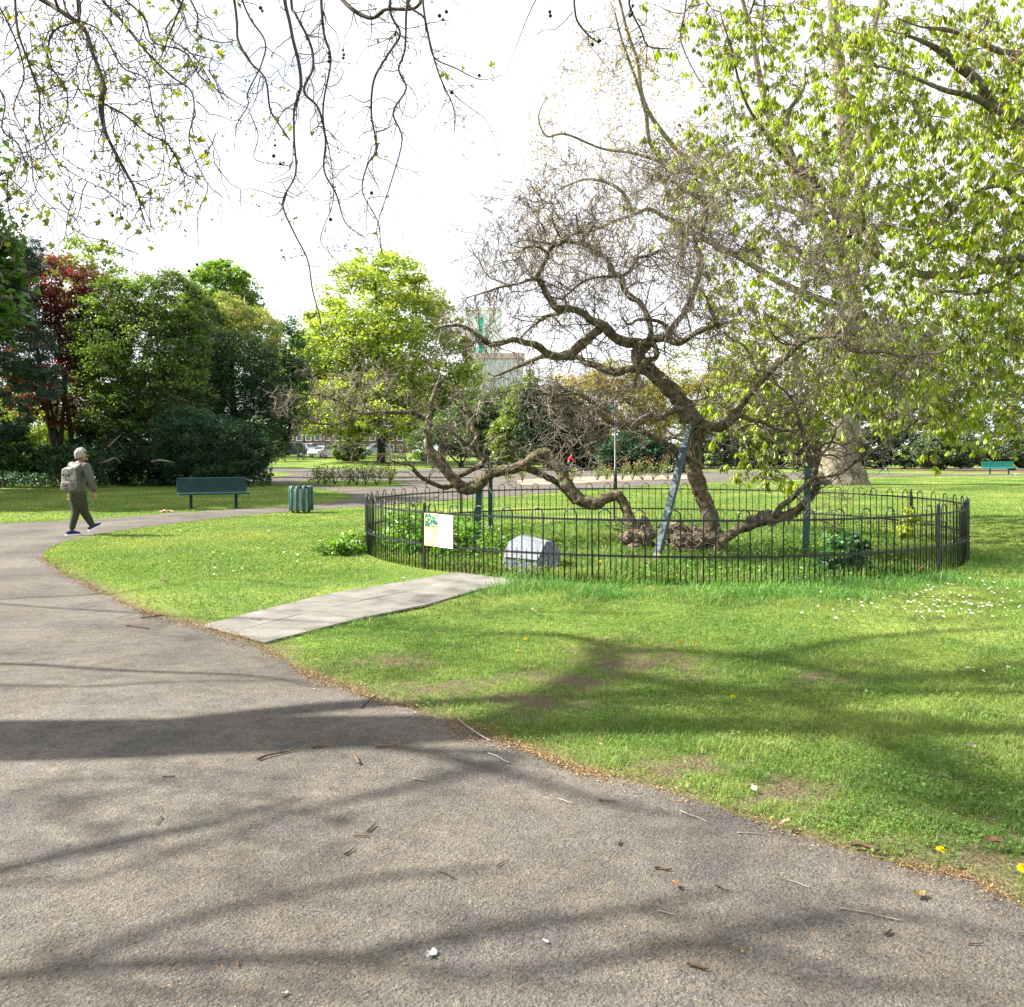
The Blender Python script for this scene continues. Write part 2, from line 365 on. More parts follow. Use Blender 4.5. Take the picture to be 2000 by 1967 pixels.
M['slab'] = noise_mat('concrete_slab', [(0.3, (0.085,0.08,0.068)), (0.45, (0.14,0.131,0.114)), (0.58, (0.165,0.155,0.138)), (0.72, (0.205,0.195,0.175))], scale=2.6, detail=10, rough=0.9, bump=0.5, bscale=50)
M['soil'] = noise_mat('bare_soil', [(0.3, (0.05,0.035,0.022)), (0.55, (0.11,0.08,0.05)), (0.75, (0.2,0.15,0.1))], scale=12, detail=8, rough=0.95, bump=0.8, bscale=30)
M['bed_soil'] = noise_mat('rose_bed_soil', [(0.3, (0.14,0.1,0.07)), (0.55, (0.26,0.21,0.15)), (0.75, (0.36,0.3,0.23))], scale=1.5, detail=8, rough=0.95, bump=0.6, bscale=12)

# one lawn sheet: fine near the camera, coarse out to the horizon
gx = np.concatenate([[-900,-400,-200,-100,-60], np.arange(-40,-8,2.0), np.arange(-8,10,0.09), np.arange(10,40,2.0), [60,100,200,400,900]])
gy = np.concatenate([[-60,-20,-5], np.arange(1,14,0.09), np.arange(14,30,0.6), np.arange(30,100,3.0), np.arange(100,260,8.0), [300,400,600,900,1400]])
XX, YY = np.meshgrid(gx, gy); xf, yf = XX.ravel(), YY.ravel()
nzf = np.where((yf > 1) & (yf < 14) & (np.abs(xf) < 10), 0.012*nfield(xf, yf, 0.9), 0)
onp = inpoly(xf, yf, PATHR)
zf = np.where(onp, -0.012, np.minimum(0, 0)+gz(yf)+np.where(np.abs(nzf) > 0, np.maximum(nzf-0.012, -0.02), 0))
zf = np.where(np.hypot(xf-FC[0], yf-FC[1]) < 6, 0, zf)
nxx = len(gx); ii = np.arange(len(gy)-1)[:, None]*nxx + np.arange(nxx-1)[None]
Q = np.stack([ii, ii+1, ii+1+nxx, ii+nxx], -1).reshape(-1, 4)
so = soil_amount(xf, yf)
lawn = link('lawn', mesh_np('lawn', np.stack([xf, yf, zf], 1), [Q], np.stack([so]*3, 1)), M['lawn'], smooth=True)
tag(lawn, kind='structure')
flat_poly('asphalt_path', PATHR, 0.005, M['asphalt'])
flat_poly('lawn_island', ISL, 0.011, M['lawn'])
flat_poly('rose_bed_ground', BED1, 0.012, M['lawn'])
flat_poly('rose_bed_soil', BED2, 0.013, M['bed_soil'])
flat_poly('paving_bed', PAVE, 0.004, M['soil'])
# paving slabs, two abreast, slightly uneven, as one laid surface
def along(line, t):
    line = np.array(line); seg = np.linalg.norm(np.diff(line, axis=0), axis=1); c = np.concatenate([[0], np.cumsum(seg)]); s = t*c[-1]
    return np.array([np.interp(s, c, line[:, 0]), np.interp(s, c, line[:, 1])])
pv = MB(); NS = 4
for i in range(NS):
    for j in range(2):
        t0, t1 = (i+0.006)/NS, (i+1-0.006)/NS
        sh = 0.5 if True else 0
        def pt(t, u): return along(PAVE_L, min(max(t, 0), 1))*(1-u)+along(PAVE_R, min(max(t, 0), 1))*u
        mid = 0.46
        u0, u1 = ((0.0, mid-0.004), (mid+0.004, 1.0))[j]
        off = 0.07*(j-0.5)
        c = [pt(t0+off*(i > 0), u0), pt(t0+off*(i > 0), u1), pt(t1+off*(i < NS-1), u1), pt(t1+off*(i < NS-1), u0)]
        z = [0.012+random.uniform(-0.001, 0.0015) for _ in range(4)]
        V = [(*p, zz) for p, zz in zip(c, z)] + [(*p, -0.01) for p in c]
        pv.add(V, [np.array([[0,1,2,3],[0,4,5,1],[1,5,6,2],[2,6,7,3],[3,7,4,0]])])
tag(pv.build('paved_path', M['slab']), kind='structure')

# ------------------------------------------------------------------ grass blades
def lawn_mask(x, y):
    ok = ~inpoly(x, y, PATHR) & ~inpoly(x, y, PAVER)
    return ok
def make_grass(name, x, y, h, w, tint, lean=0.45):
    n = len(x); a = rng.uniform(0, 2*np.pi, n)
    d = np.stack([np.cos(a), np.sin(a)], 1); sd = np.stack([-d[:, 1], d[:, 0]], 1)
    ln = rng.uniform(0.1, 1.0, n)*lean
    z0 = gz(y)-0.006
    b = np.stack([x, y, z0], 1)
    mid = b + np.stack([d[:, 0]*h*ln*0.35, d[:, 1]*h*ln*0.35, h*0.6], 1)
    tip = b + np.stack([d[:, 0]*h*ln*1.15, d[:, 1]*h*ln*1.15, h*(1-0.25*ln)], 1)
    sw = np.stack([sd[:, 0]*w/2, sd[:, 1]*w/2, 0*w], 1)
    V = np.stack([b-sw, b+sw, mid+sw*0.8, tip, mid-sw*0.8], 1).reshape(-1, 3)
    k = np.arange(n)*5
    fs = [np.stack([k, k+1, k+2, k+4], 1), np.stack([k+4, k+2, k+3], 1)]
    return V, fs, np.repeat(tint, 5, axis=0)
def screen_scatter(n, x0, x1, y0, y1):
    px = rng.uniform(x0, x1, n); py = rng.uniform(y0, y1, n)
    Y = CAMH*F/(py-HOR); return (px-1000)*Y/F, Y
def grass_tint(x, y, dry=0.5):
    f = nfield(x, y, 0.5, 0.7)*0.5 + nfield(x, y, 2.3, 1.9)*0.35 + rng.normal(size=len(x))*0.28
    t = np.clip(0.5+0.5*f*1.1+dry-0.5, 0, 1)[:, None]
    lo = np.array((0.03,0.105,0.018)); mid = np.array((0.115,0.215,0.032)); hi = np.array((0.31,0.36,0.085))
    c = np.where(t < 0.5, lo+(mid-lo)*t*2, mid+(hi-mid)*(t*2-1))
    c = c*(1+0.16*nfield(x, y, 7.0, 1.5)+0.12*nfield(x, y, 17.0, 0.3))[:, None]
    straw = rng.random(len(x)) < 0.07+0.2*np.clip(nfield(x, y, 1.3, 8.0)-0.2, 0, 1)
    c[straw] = np.array((0.36,0.31,0.14))*rng.uniform(0.6, 1.1, (straw.sum(), 1))
    return c
gr = MB()
# near lawn on the right
x, y = screen_scatter(470000, -150, 2150, 1065, 1800)
k = lawn_mask(x, y) & (np.hypot(x-FC[0], y-FC[1]) > FR-0.05) & (rng.random(len(x)) < np.clip((HOR+CAMH*F/y-1065)/75, 0, 1)); x, y = x[k], y[k]
s = soil_amount(x, y); k = rng.random(len(x)) > s*1.25; x, y = x[k], y[k]
dist_f = np.hypot(x-FC[0], y-FC[1])-FR
tall = np.clip(1.05-dist_f/1.5+0.6*nfield(x, y, 1.1, 0.4)+0.3*nfield(x, y, 3.1, 2.4), 0, 1)*(y < 15)*(x > -0.6)
tuft = np.clip(nfield(x, y, 2.6, 3.0)-0.35, 0, 1)
bare = np.clip(-nfield(x, y, 1.9, 5.0)-0.25, 0, 1); k = rng.random(len(x)) > bare*0.9; x, y, tall, tuft = x[k], y[k], tall[k], tuft[k]
h = (0.012+0.02*rng.random(len(x))**2)*(1+1.3*np.clip(nfield(x, y, 4.2, 6.0), 0, 1)+0.9*tuft)+tall*rng.uniform(0.06, 0.24, len(x))*(0.55+1.0*tuft)
w = 0.0016+0.00042*y+0.002*tall*rng.random(len(x))
V, fs, T = make_grass('grass', x, y, h, w, grass_tint(x, y, 0.5)*np.where(tall[:, None] > 0.4, np.array((0.62,0.95,0.8)), 1.0), 1.5)
gr.add(V, fs, T)
tag(gr.build('grass', M['grass']), 'short spring grass of the near lawns, longer along the fence', 'grass', kind='stuff')
# grass inside the ring fence
gi = MB()
a = rng.uniform(0, 2*np.pi, 90000); r = np.sqrt(rng.random(90000))*(FR-0.03)
x = FC[0]+r*np.cos(a); y = FC[1]+r*np.sin(a)
h = rng.uniform(0.06, 0.2, len(x))*(0.8+0.5*np.clip(nfield(x, y, 1.3, 5), -0.5, 1)); w = rng.uniform(0.004, 0.009, len(x))+0.0003*y
V, fs, T = make_grass('g', x, y, h, w, grass_tint(x, y, 0.42), 0.8); gi.add(V, fs, T)
# low leafy weeds among it
n = 26000; a = rng.uniform(0, 2*np.pi, n); r = np.sqrt(rng.random(n))*(FR-0.1); x = FC[0]+r*np.cos(a); y = FC[1]+r*np.sin(a)
wd = np.clip(nfield(x, y, 0.9, 2.2)+0.25*(np.abs(x-FC[0]) > 2.2), 0, 1.2); k = rng.random(n) < wd+0.08; x, y, wd = x[k], y[k], wd[k]
z = rng.uniform(0.02, 0.3, len(x))*(0.35+wd)
D = rand_dirs(len(x)); D[:, 2] = D[:, 2]*0.4+0.15; D = unit(D); Nn = unit(np.array([0,0,1.0])+0.6*rand_dirs(len(x)))
L = rng.uniform(0.035, 0.085, len(x))
V, f = leafquads(np.stack([x, y, z], 1), D, Nn, L, L*0.65)
T = np.repeat(np.array((0.11,0.22,0.025))*rng.uniform(0.6, 1.5, (len(x), 1)), 4, 0); gi.add(V, [f], T)
tag(gi.build('long_grass', M['grass']), 'long grass and leafy weeds growing inside the ring fence', 'grass', kind='stuff')
# farther lawns: coarser blades
gf = MB()
for (n, a0, a1, b0, b1, hh) in [(140000, -100, 740, 945, 1140, 0.035), (110000, 1250, 2100, 930, 1130, 0.035), (26000, 900, 1500, 925, 990, 0.035), (9000, 430, 800, 898, 945, 0.05)]:
    x, y = screen_scatter(n, a0, a1, b0, b1); k = lawn_mask(x, y) & (np.hypot(x-FC[0], y-FC[1]) > FR+0.05) & (y < 85) & (rng.random(len(x)) < np.clip((1140-HOR-CAMH*F/y)/75, 0, 1)); x, y = x[k], y[k]
    V, fs, T = make_grass('f', x, y, rng.uniform(0.5, 1.2, len(x))*hh, 0.0008*y+0.003, 0.7*grass_tint(x, y, 0.56)+0.3*np.array((0.15,0.23,0.04)), 1.3); gf.add(V, fs, T)
tag(gf.build('mown_grass', M['grass']), 'mown grass of the lawns farther back in the park', 'grass', kind='stuff')

# ------------------------------------------------------------------ ring fence
def ring_at_px(px, far=False):
    """angle on the fence ring seen at picture column px"""
    d = np.array(((px-1000)/F, 1.0)); d /= np.linalg.norm(d)
    b = d @ FC; disc = b*b-(FC @ FC-FR*FR); disc = max(disc, 0.0)
    t = b+math.sqrt(disc) if far else b-math.sqrt(disc)
    q = d*t-FC; return math.atan2(q[1], q[0])
fence = empty('ring_fence', (FC[0], FC[1], 0), 'round black iron bow top fence enclosing the gnarled tree', 'fence')
post_ang = sorted([ring_at_px(829), ring_at_px(1156), ring_at_px(1833), ring_at_px(1888), ring_at_px(1779, True), ring_at_px(1540, True), ring_at_px(1200, True), ring_at_px(900, True), ring_at_px(717)])
def ringp(a, z, rr=FR): return np.array((FC[0]+rr*math.cos(a), FC[1]+rr*math.sin(a), z))
for i, a0 in enumerate(post_ang):
    a1 = post_ang[(i+1) % len(post_ang)]
    if a1 <= a0: a1 += 2*np.pi
    arc = (a1-a0)*FR
    nu = max(1, round(arc/0.44)); du = (a1-a0)/nu
    hm = MB()
    for k in range(nu):
        b = a0+k*du
        wob = random.uniform(-0.006, 0.006)
        hl, hr, ms = b+du*0.20, b+du*0.55, b+du*0.875
        pts = [ringp(hl, 0.0), ringp(hl, 0.84)]
        c = (hl+hr)/2; hw = (hr-hl)/2
        for q in range(1, 8):
            th = math.pi*(1-q/8); pts.append(ringp(c+hw*math.cos(th), 0.84+0.078*math.sin(th)+wob*0.3))
        pts += [ringp(hr, 0.84), ringp(hr, 0.0)]
        hm.tube(pts, 0.009, 6)
        hm.tube([ringp(ms, 0), ringp(ms+wob*0.3, 0.80), ringp(ms+wob*0.3, 0.845)], [0.0075, 0.0075, 0.003], 6)
        for e in (0.025, 0.375, 0.71):
            hm.tube([ringp(b+du*e, 0.0), ringp(b+du*e, 0.365), ringp(b+du*e, 0.41)], [0.0065, 0.0065, 0.002], 5)
    hm.build('railing_panel', M['black_iron'], fence, smooth=True)
    for nm, z in (('top_rail', 0.79), ('bottom_rail', 0.345)):
        rm = MB(); N = max(6, int(arc/0.15)); aa = np.linspace(a0, a1, N+1)
        V = []
        for t in aa:
            for rr, zz in ((-0.005, -0.014), (0.005, -0.014), (0.005, 0.014), (-0.005, 0.014)): V.append(ringp(t, z+zz, FR+rr))
        idx = np.arange((N+1)*4).reshape(N+1, 4); q = np.stack([idx[:-1], np.roll(idx, -1, 1)[:-1], np.roll(idx, -1, 1)[1:], idx[1:]], -1).reshape(-1, 4)
        rm.add(V, [q]); rm.build(nm, M['black_iron'], fence)
    pm = MB(); th = 0.024 if abs(a0-ring_at_px(1156)) > 1e-6 else 0.011
    pm.tube([ringp(a0, -0.05), ringp(a0, 0.90), ringp(a0, 0.93), ringp(a0, 0.95)], [th, th, th*0.75, 0.004], 8)
    pm.build('post', M['black_iron'], fence)

# ------------------------------------------------------------------ information board on the fence
def sign_mats():
    M['board_white'] = noise_mat('white_board_print', [(0.4, (0.5,0.53,0.58)), (0.6, (0.6,0.62,0.66))], scale=7, rough=0.35, spec=0.4)
    M['board_yellow'] = noise_mat('yellow_board_print', [(0.4, (0.55,0.5,0.2)), (0.6, (0.64,0.6,0.32))], scale=5, rough=0.35, spec=0.4)
    M['board_photo'] = noise_mat('green_board_picture', [(0.38, (0.012,0.07,0.04)), (0.5, (0.06,0.17,0.09)), (0.6, (0.4,0.55,0.4))], scale=26, detail=4, rough=0.35, spec=0.4)
    M['ink'] = noise_mat('grey_print_ink', [(0.4, (0.16,0.18,0.22)), (0.6, (0.24,0.26,0.3))], scale=30, rough=0.5)
sign_mats()
aL, aR = ring_at_px(833), ring_at_px(888)
pL, pR = ringp(aL, 0, FR+0.03), ringp(aR, 0, FR+0.03)
dx = pR-pL; W = np.linalg.norm(dx); ex = dx/W; ey = np.array((ex[1], -ex[0], 0))
if ey[1] > 0: ey = -ey
rot = np.stack([ex, -ey, np.array((0,0,1.0))], 1)
board = empty('information_board', tuple((pL+pR)/2+np.array((0,0,0.34))), 'yellow and white visitor information board fixed to the black fence', 'information board')
def slab(name, u0, u1, z0, z1, mat, out=0.0, th=0.006, parent=board):
    m = MB(); m.box((pL+ex*(u0+u1)/2*W)+ey*(out+th/2)+np.array((0,0,(z0+z1)/2)), ((u1-u0)*W, th, z1-z0), rot); return m.build(name, mat, parent)
Z0, Z1 = 0.335, 0.785
yp = slab('yellow_panel', 0.0, 0.475, Z0, Z1, M['board_yellow']); wp = slab('white_panel', 0.485, 1.0, Z0-0.006, Z1-0.006, M['board_white'])
pic = slab('picture', 0.03, 0.47, 0.60, 0.775, M['board_photo'], 0.0065, 0.002)
tl = MB()
for (u0, u1, za, zb, rows, ln) in [(0.08, 0.4, 0.42, 0.56, 4, 0.6), (0.55, 0.95, 0.66, 0.74, 4, 0.8), (0.56, 0.95, 0.4, 0.62, 9, 0.9)]:
    for q in range(rows):
        z = zb-(zb-za)*q/max(rows-1, 1); u = u0
        end = u0+(u1-u0)*ln*random.uniform(0.6, 1.05)
        while u < end:
            wd = random.uniform(0.02, 0.06); tl.box((pL+ex*(u+wd/2)*W)+ey*0.0075+np.array((0,0,z)), (wd*W, 0.001, 0.009), rot); u += wd+0.015
tl.box((pL+ex*0.62*W)+ey*0.0075+np.array((0,0,0.365)), (0.02, 0.001, 0.02), rot)
tl.build('printed_text', M['ink'], board)

# ------------------------------------------------------------------ memorial stone
M['granite'] = noise_mat('grey_granite', [(0.3, (0.05,0.058,0.068)), (0.5, (0.105,0.118,0.135)), (0.7, (0.18,0.19,0.205))], scale=22, detail=8, rough=0.75, bump=0.5, bscale=30)
M['granite_face'] = noise_mat('lit_smooth_granite_face', [(0.3, (0.17,0.185,0.215)), (0.6, (0.25,0.26,0.285))], scale=30, rough=0.55, bump=0.1, bscale=90)  # paler than the boulder: polish, plus a sunlit look put into the colour
M['cut'] = noise_mat('cut_letters', [(0.4, (0.09,0.095,0.105)), (0.6, (0.13,0.13,0.14))], scale=40, rough=0.8)
stone = empty('memorial_stone', (0.27, 13.3, 0), 'grey granite memorial boulder with a sloping inscribed face inside the fence', 'memorial stone')
fA, fB, fC, fD = P(1013,1046,13.55), P(1071,1055,13.5), P(1050,1097,13.05), P(984,1090,13.1)
bm = bmesh.new()
cent = (fA+fB+fC+fD)/4
nrm = np.cross(fC-fD, fA-fD); nrm /= np.linalg.norm(nrm)
if nrm[1] > 0: nrm = -nrm
hull = [fA-nrm*0.02, fB-nrm*0.02, fC-nrm*0.02, fD-nrm*0.02, P(979,1103,13.1), P(1000,1117,12.95), P(1046,1118,12.95), P(1092,1112,13.25), P(1095,1096,13.5), P(1093,1072,13.6), P(1082,1058,13.6),
        np.array((-0.05,13.8,0.35)), np.array((0.5,13.85,0.3)), np.array((-0.1,13.9,-0.03)), np.array((0.62,13.9,-0.03)), P(1020,1044,13.65)]
for p in hull: bm.verts.new(p)
r_ = bmesh.ops.convex_hull(bm, input=bm.verts)
bmesh.ops.triangulate(bm, faces=bm.faces)
bmesh.ops.subdivide_edges(bm, edges=bm.edges, cuts=5, use_grid_fill=True)
for v in bm.verts:
    p = np.array(v.co); side = (p-cent) @ nrm > -0.035
    k = 0.003 if side else 0.016
    v.co += Vector(v.co-Vector((0.3,13.5,0.2))).normalized()*k*(mnoise.noise(v.co*9)+0.6*mnoise.noise(v.co*21))
me = bpy.data.meshes.new('boulder'); bm.to_mesh(me); bm.free(); link('boulder', me, M['granite'], stone, smooth=False)
fm = MB(); ins = 0.06
q4 = [fA, fB, fC, fD]; c4 = sum(q4)/4; q4 = [p+(c4-p)*ins for p in q4]
fm.add([p+nrm*0.012 for p in q4]+[p-nrm*0.05 for p in q4], [np.array([[0,1,2,3],[0,4,5,1],[1,5,6,2],[2,6,7,3],[3,7,4,0]])])
face = fm.build('inscribed_face', M['granite_face'], stone)
lm = MB()
for r0 in range(13):
    t = 0.10+r0*0.062; u = 0.12+0.05*random.random()
    while u < 0.86:
        wd = random.uniform(0.012, 0.05)
        def fp(u, t): return (q4[0]*(1-u)+q4[1]*u)*(1-t)+(q4[3]*(1-u)+q4[2]*u)*t+nrm*0.0135
        lm.add([fp(u, t), fp(u+wd, t), fp(u+wd, t+0.022), fp(u, t+0.022)], [np.array([[0,1,2,3]])]); u += wd+0.014
lm.build('inscription', M['cut'], stone)

# ------------------------------------------------------------------ timber props under the limbs
def prop(label, a, b, w, mat, strap_dir=None, name='tree_prop'):
    o = empty(name, (a[0], a[1], 0), label, 'tree prop', 'props holding up the limbs')
    m = MB(); m.bar(a, b, w); m.build('post', mat, o)
    d = unit(np.asarray(b)-np.asarray(a))
    s = MB(); pts = []
    c = np.asarray(b)+d*0.05
    for q in range(9):
        th = math.pi*q/8
        pts.append(c+np.array((math.cos(th)*0.17*(strap_dir or 1), 0.0, 0.05-math.sin(th)*0.09)))
    s.tube(pts, 0.014, 6); s.build('cradle_strap', M['rubber'], o)
    pl = MB(); pl.box(np.asarray(b)-d*0.01, (w*1.25, w*1.25, 0.03)); pl.build('head_plate', mat, o)
    return o
prop('long slanting blue grey prop leaning against the upright trunk', P(1278,1103,14.1)-np.array((0,0,0.03)), P(1347,832,15.35), 0.092, M['blue_post'])
prop('thick dark green prop under the elbow of the low left limb', np.array((*P(932,1062,16.9)[:2], -0.02)), P(936,950,16.9), 0.11, M['teal_post'])
prop('slim green prop standing just right of the thick one', np.array((*P(958,1062,17.35)[:2], -0.02)), P(958,906,17.35), 0.075, M['teal_post'])
prop('green prop under the forked right limb', np.array((*P(1573,1093,14.8)[:2], -0.02)), P(1578,914,14.8), 0.085, M['teal_post'])
# ------------------------------------------------------------------ limbs, growth, twigs
def cr(ox, oy, s, pts, Y0, Y1, rmul=1.0, wig=0.0):
    """a limb traced in a window of the picture (origin ox, oy; s window units per picture pixel), Y0..Y1 metres away"""
    n = len(pts); out = []
    L = [0.0]
    for a, b in zip(pts[:-1], pts[1:]): L.append(L[-1]+math.hypot(b[0]-a[0], b[1]-a[1]))
    ph = random.uniform(0, 6)
    for (u, v, w), l in zip(pts, L):
        t = l/max(L[-1], 1e-6); Y = Y0+(Y1-Y0)*t+wig*math.sin(ph+7*t)*t
        out.append((*P(ox+u/s, oy+v/s, Y), 0.5*w/s*Y/F*rmul))
    return np.array(out)
def limb_into(mb, path, per=6, sides=10, lump=0.0, ls=6.0):
    q = smooth_path(path, per); Pt, Rd = q[:, :3], np.maximum(q[:, 3], 0.002)
    V, f = tubes(Pt[None], Rd[None], sides)
    if lump:
        n = np.array([mnoise.noise(Vector(p*ls))+0.5*mnoise.noise(Vector(p*ls*2.3)) for p in V])
        c = np.repeat(Pt, sides, 0); V = c+(V-c)*(1+lump*n)[:, None]
    k = len(V); mb.add(V, [f, np.arange(sides)[None, ::-1], (np.arange(sides)+k-sides)[None]])
    return q
class Skeleton:
    """nodes of a growing tree: position and radius"""
    def __init__(s): s.p = np.zeros((0, 3)); s.r = np.zeros(0); s.d = np.zeros((0, 3))
    def add(s, q):
        t = unit(np.gradient(q[:, :3], axis=0)); s.p = np.vstack([s.p, q[:, :3]]); s.r = np.concatenate([s.r, q[:, 3]]); s.d = np.vstack([s.d, t])
def grow(sk, att, rmax=0.02, K=7, zig=0.10, sag=0.0, rscale=0.55, yw=1.0, minr=0.004, tap=0.011):
    """join attractor points to the nearest node, nearest first; returns (N,K,3), (N,K)"""
    out_p, out_r = [], []
    sc = np.array((1, yw, 1))
    d0 = np.array([np.min(np.sum(((sk.p-a)*sc)**2, 1)) for a in att]); order = np.argsort(d0)
    cap = len(sk.p)+len(att)*(K-1); Pp = np.zeros((cap, 3)); Rr = np.zeros(cap); Dd = np.zeros((cap, 3)); n = len(sk.p)
    Pp[:n] = sk.p; Rr[:n] = sk.r; Dd[:n] = sk.d
    t = np.linspace(0, 1, K)[:, None]
    for a in att[order]:
        i = np.argmin(np.sum(((Pp[:n]-a)*sc)**2, 1)); p0 = Pp[i]; L = np.linalg.norm(a-p0)
        if L < 0.03: continue
        mid = p0+Dd[i]*L*0.35+np.array((0, 0, sag*L))
        q = (1-t)**2*p0+2*t*(1-t)*mid+t**2*a
        j = rng.normal(size=(K, 3))*zig*L; j[0] = 0; j[-1] *= 0.3; q = q+j*np.sin(np.pi*t)**0.5
        r0 = min(Rr[i]*rscale, minr+tap*L, rmax)
        rr = r0*(1-0.75*t[:, 0])
        out_p.append(q); out_r.append(rr)
        m = K-1; Pp[n:n+m] = q[1:]; Rr[n:n+m] = np.maximum(rr[1:], 0.003); Dd[n:n+m] = unit(np.gradient(q, axis=0))[1:]; n += m
    sk.p, sk.r, sk.d = Pp[:n], Rr[:n], Dd[:n]
    return np.array(out_p), np.array(out_r)
def twigs(P0, D0, L, r0, K=5, zig=0.35, g=(0, 0, 0)):
    """zigzag twigs: start points, directions, lengths -> (N,K,3), (N,K)"""
    N = len(P0); pts = [P0]; d = D0.copy(); st = (np.asarray(L)/(K-1))[:, None]
    for i in range(K-1):
        d = unit(d+rng.normal(size=(N, 3))*zig+np.asarray(g)); pts.append(pts[-1]+d*st)
    Pt = np.stack(pts, 1); rr = np.asarray(r0)[:, None]*np.linspace(1, 0.3, K)[None]
    return Pt, rr
def pick_on(Pt, Rd, n, lo=0.15, hi=1.0):
    """n random points along polylines, with direction and radius there"""
    N, K, _ = Pt.shape; i = rng.integers(0, N, n); t = rng.uniform(lo, hi, n)*(K-1.001); k = t.astype(int); f = (t-k)[:, None]
    p = Pt[i, k]*(1-f)+Pt[i, k+1]*f; d = unit(Pt[i, k+1]-Pt[i, k]); return p, d, Rd[i, k]
def sprout(p, d, spread=1.0): return unit(d*0.6+rand_dirs(len(p))*spread)
def region_points(n, poly, Y0, Y1):
    poly = np.array(poly, float); out = []
    lo, hi = poly.min(0), poly.max(0); c = 0
    while c < n:
        x = rng.uniform(lo[0], hi[0], n*2); y = rng.uniform(lo[1], hi[1], n*2); k = inpoly(x, y, poly); x, y = x[k], y[k]
        out.append(np.stack([x, y], 1)); c += len(x)
    q = np.vstack(out)[:n]; Y = rng.uniform(Y0, Y1, n)
    return np.stack([(q[:, 0]-1000)*Y/F, Y, CAMH-(q[:, 1]-HOR)*Y/F], 1)

# ------------------------------------------------------------------ the gnarled tree inside the fence
tree = empty('gnarled_tree', (2.9, 15.6, 0), 'old bare gnarled tree with sprawling twisted limbs inside the ring fence', 'tree')
c3 = (900, 600, 3.872); c2 = (900, 350, 3.872); c1 = (500, 650, 3.872); c4 = (1300, 600, 3.872); c5 = (1100, 850, 3.2267); c6 = (1300, 300, 2.7657)
limbs = []
def A(c, pts, Y0, Y1, **k):
    q = cr(*c, pts, Y0, Y1, **k); limbs.append(q); return q
def to(c, cc, pts): return [((ox_-c[0])*c[2], 0, 0) for ox_ in pts]
def cv(cs, cd, pts):  # window coordinates from one window to another
    return [((cs[0]+u/cs[2]-cd[0])*cd[2], (cs[1]+v/cs[2]-cd[1])*cd[2], w/cs[2]*cd[2]) for u, v, w in pts]
# upright trunk and its great left-leaning head
A(c3, cv(c5, c3, [(900,745,300),(915,715,230),(930,670,165),(934,620,128),(930,560,112),(925,500,104),(893,420,95),(855,330,100),(828,230,108),(822,120,108),(832,20,105)])+[(1785,890,128),(1700,760,128),(1620,660,122),(1520,560,115),(1425,475,112),(1360,425,118),(1340,355,110),(1375,300,104)], 15.6, 15.5)
A(c3, [(1390,330,100),(1370,285,92),(1310,272,80),(1240,262,80),(1170,232,76),(1110,172,80),(1060,130,76),(1000,105,62),(940,60,58),(860,20,54)]+cv(c2, c3, [(770,980,56),(715,975,50),(660,890,46),(612,800,43),(577,745,40),(600,690,37),(640,620,35),(660,560,34),(690,512,32),(760,480,26),(800,440,20),(880,405,16),(950,395,12)]), 15.5, 14.6)
A(c3, [(1110,140,70),(1050,165,72),(980,225,70),(900,292,76),(830,348,72),(740,372,66),(650,350,60),(595,305,56),(555,280,52),(480,268,46),(400,245,44),(330,265,40),(230,282,44),(170,245,40),(120,208,35),(60,165,30),(-10,138,27),(-80,140,20),(-150,150,15),(-230,190,10),(-300,250,6)], 15.4, 14.2)
A(c3, [(1345,470,70),(1260,472,62),(1180,492,66),(1090,470,60),(1020,440,52),(940,420,46),(890,378,42),(840,385,36),(740,380,36),(630,372,35),(540,402,34),(470,432,30),(400,462,25),(330,492,20),(260,520,14),(205,500,10)], 15.5, 16.2)
A(c3, [(1760,850,80),(1690,830,78),(1650,775,58),(1570,800,52),(1500,842,46),(1400,842,46),(1320,892,46),(1250,902,50),(1170,882,46),(1100,842,42),(1040,790,38),(985,785,24),(970,800,12)], 15.2, 14.4)
A(c3, [(1130,800,30),(1060,758,30),(1000,722,30),(940,682,30),(870,655,27),(780,660,22),(700,655,18),(640,655,14),(560,640,8),(480,620,4)], 14.5, 13.8)
A(c3, [(985,790,24),(995,850,22),(985,905,20),(940,945,18),(860,950,10)], 14.4, 14.0)
A(c3, [(1730,1140,70),(1640,1090,58),(1560,1040,54),(1480,1000,50),(1400,952,46),(1320,918,42),(1240,890,40),(1190,870,36)], 15.6, 14.7)
A(c3, [(1060,750,20),(1120,720,18),(1150,680,16),(1165,640,14),(1220,630,8)], 14.6, 14.8)
A(c3, [(1450,270,45),(1480,330,40),(1470,385,40),(1400,405,36),(1350,460,34),(1325,540,28),(1315,610,24)], 15.2, 14.9)
A(c3, [(1380,300,100),(1420,268,88),(1470,240,62),(1560,238,56),(1640,272,52),(1720,232,46),(1800,182,45),(1880,150,40),(1945,128,34),(2000,120,20),(2060,110,10)], 15.4, 14.5)
A(c4, [(410,150,32),(375,90,30),(345,20,26),(320,-40,22),(300,-90,12)], 14.6, 14.3)
A(c3, [(1570,240,40),(1580,190,36),(1560,150,26),(1500,110,26),(1420,95,26),(1340,95,24),(1270,130,20),(1215,75,14)], 15.0, 14.4)
A(c2, [(1440,1190,44),(1430,1100,42),(1400,1000,42),(1345,925,40),(1285,895,42),(1232,820,42),(1215,742,42),(1150,702,40),(1112,610,40),(1040,558,40),(990,530,38),(938,490,38),(860,482,30),(790,470,27),(700,490,24),(640,480,20),(560,470,12)], 15.4, 16.2)
A(c2, [(935,480,28),(930,435,25),(980,385,22),(1010,300,18),(990,230,14),(1030,180,10),(1080,110,7)], 16.1, 16.4)
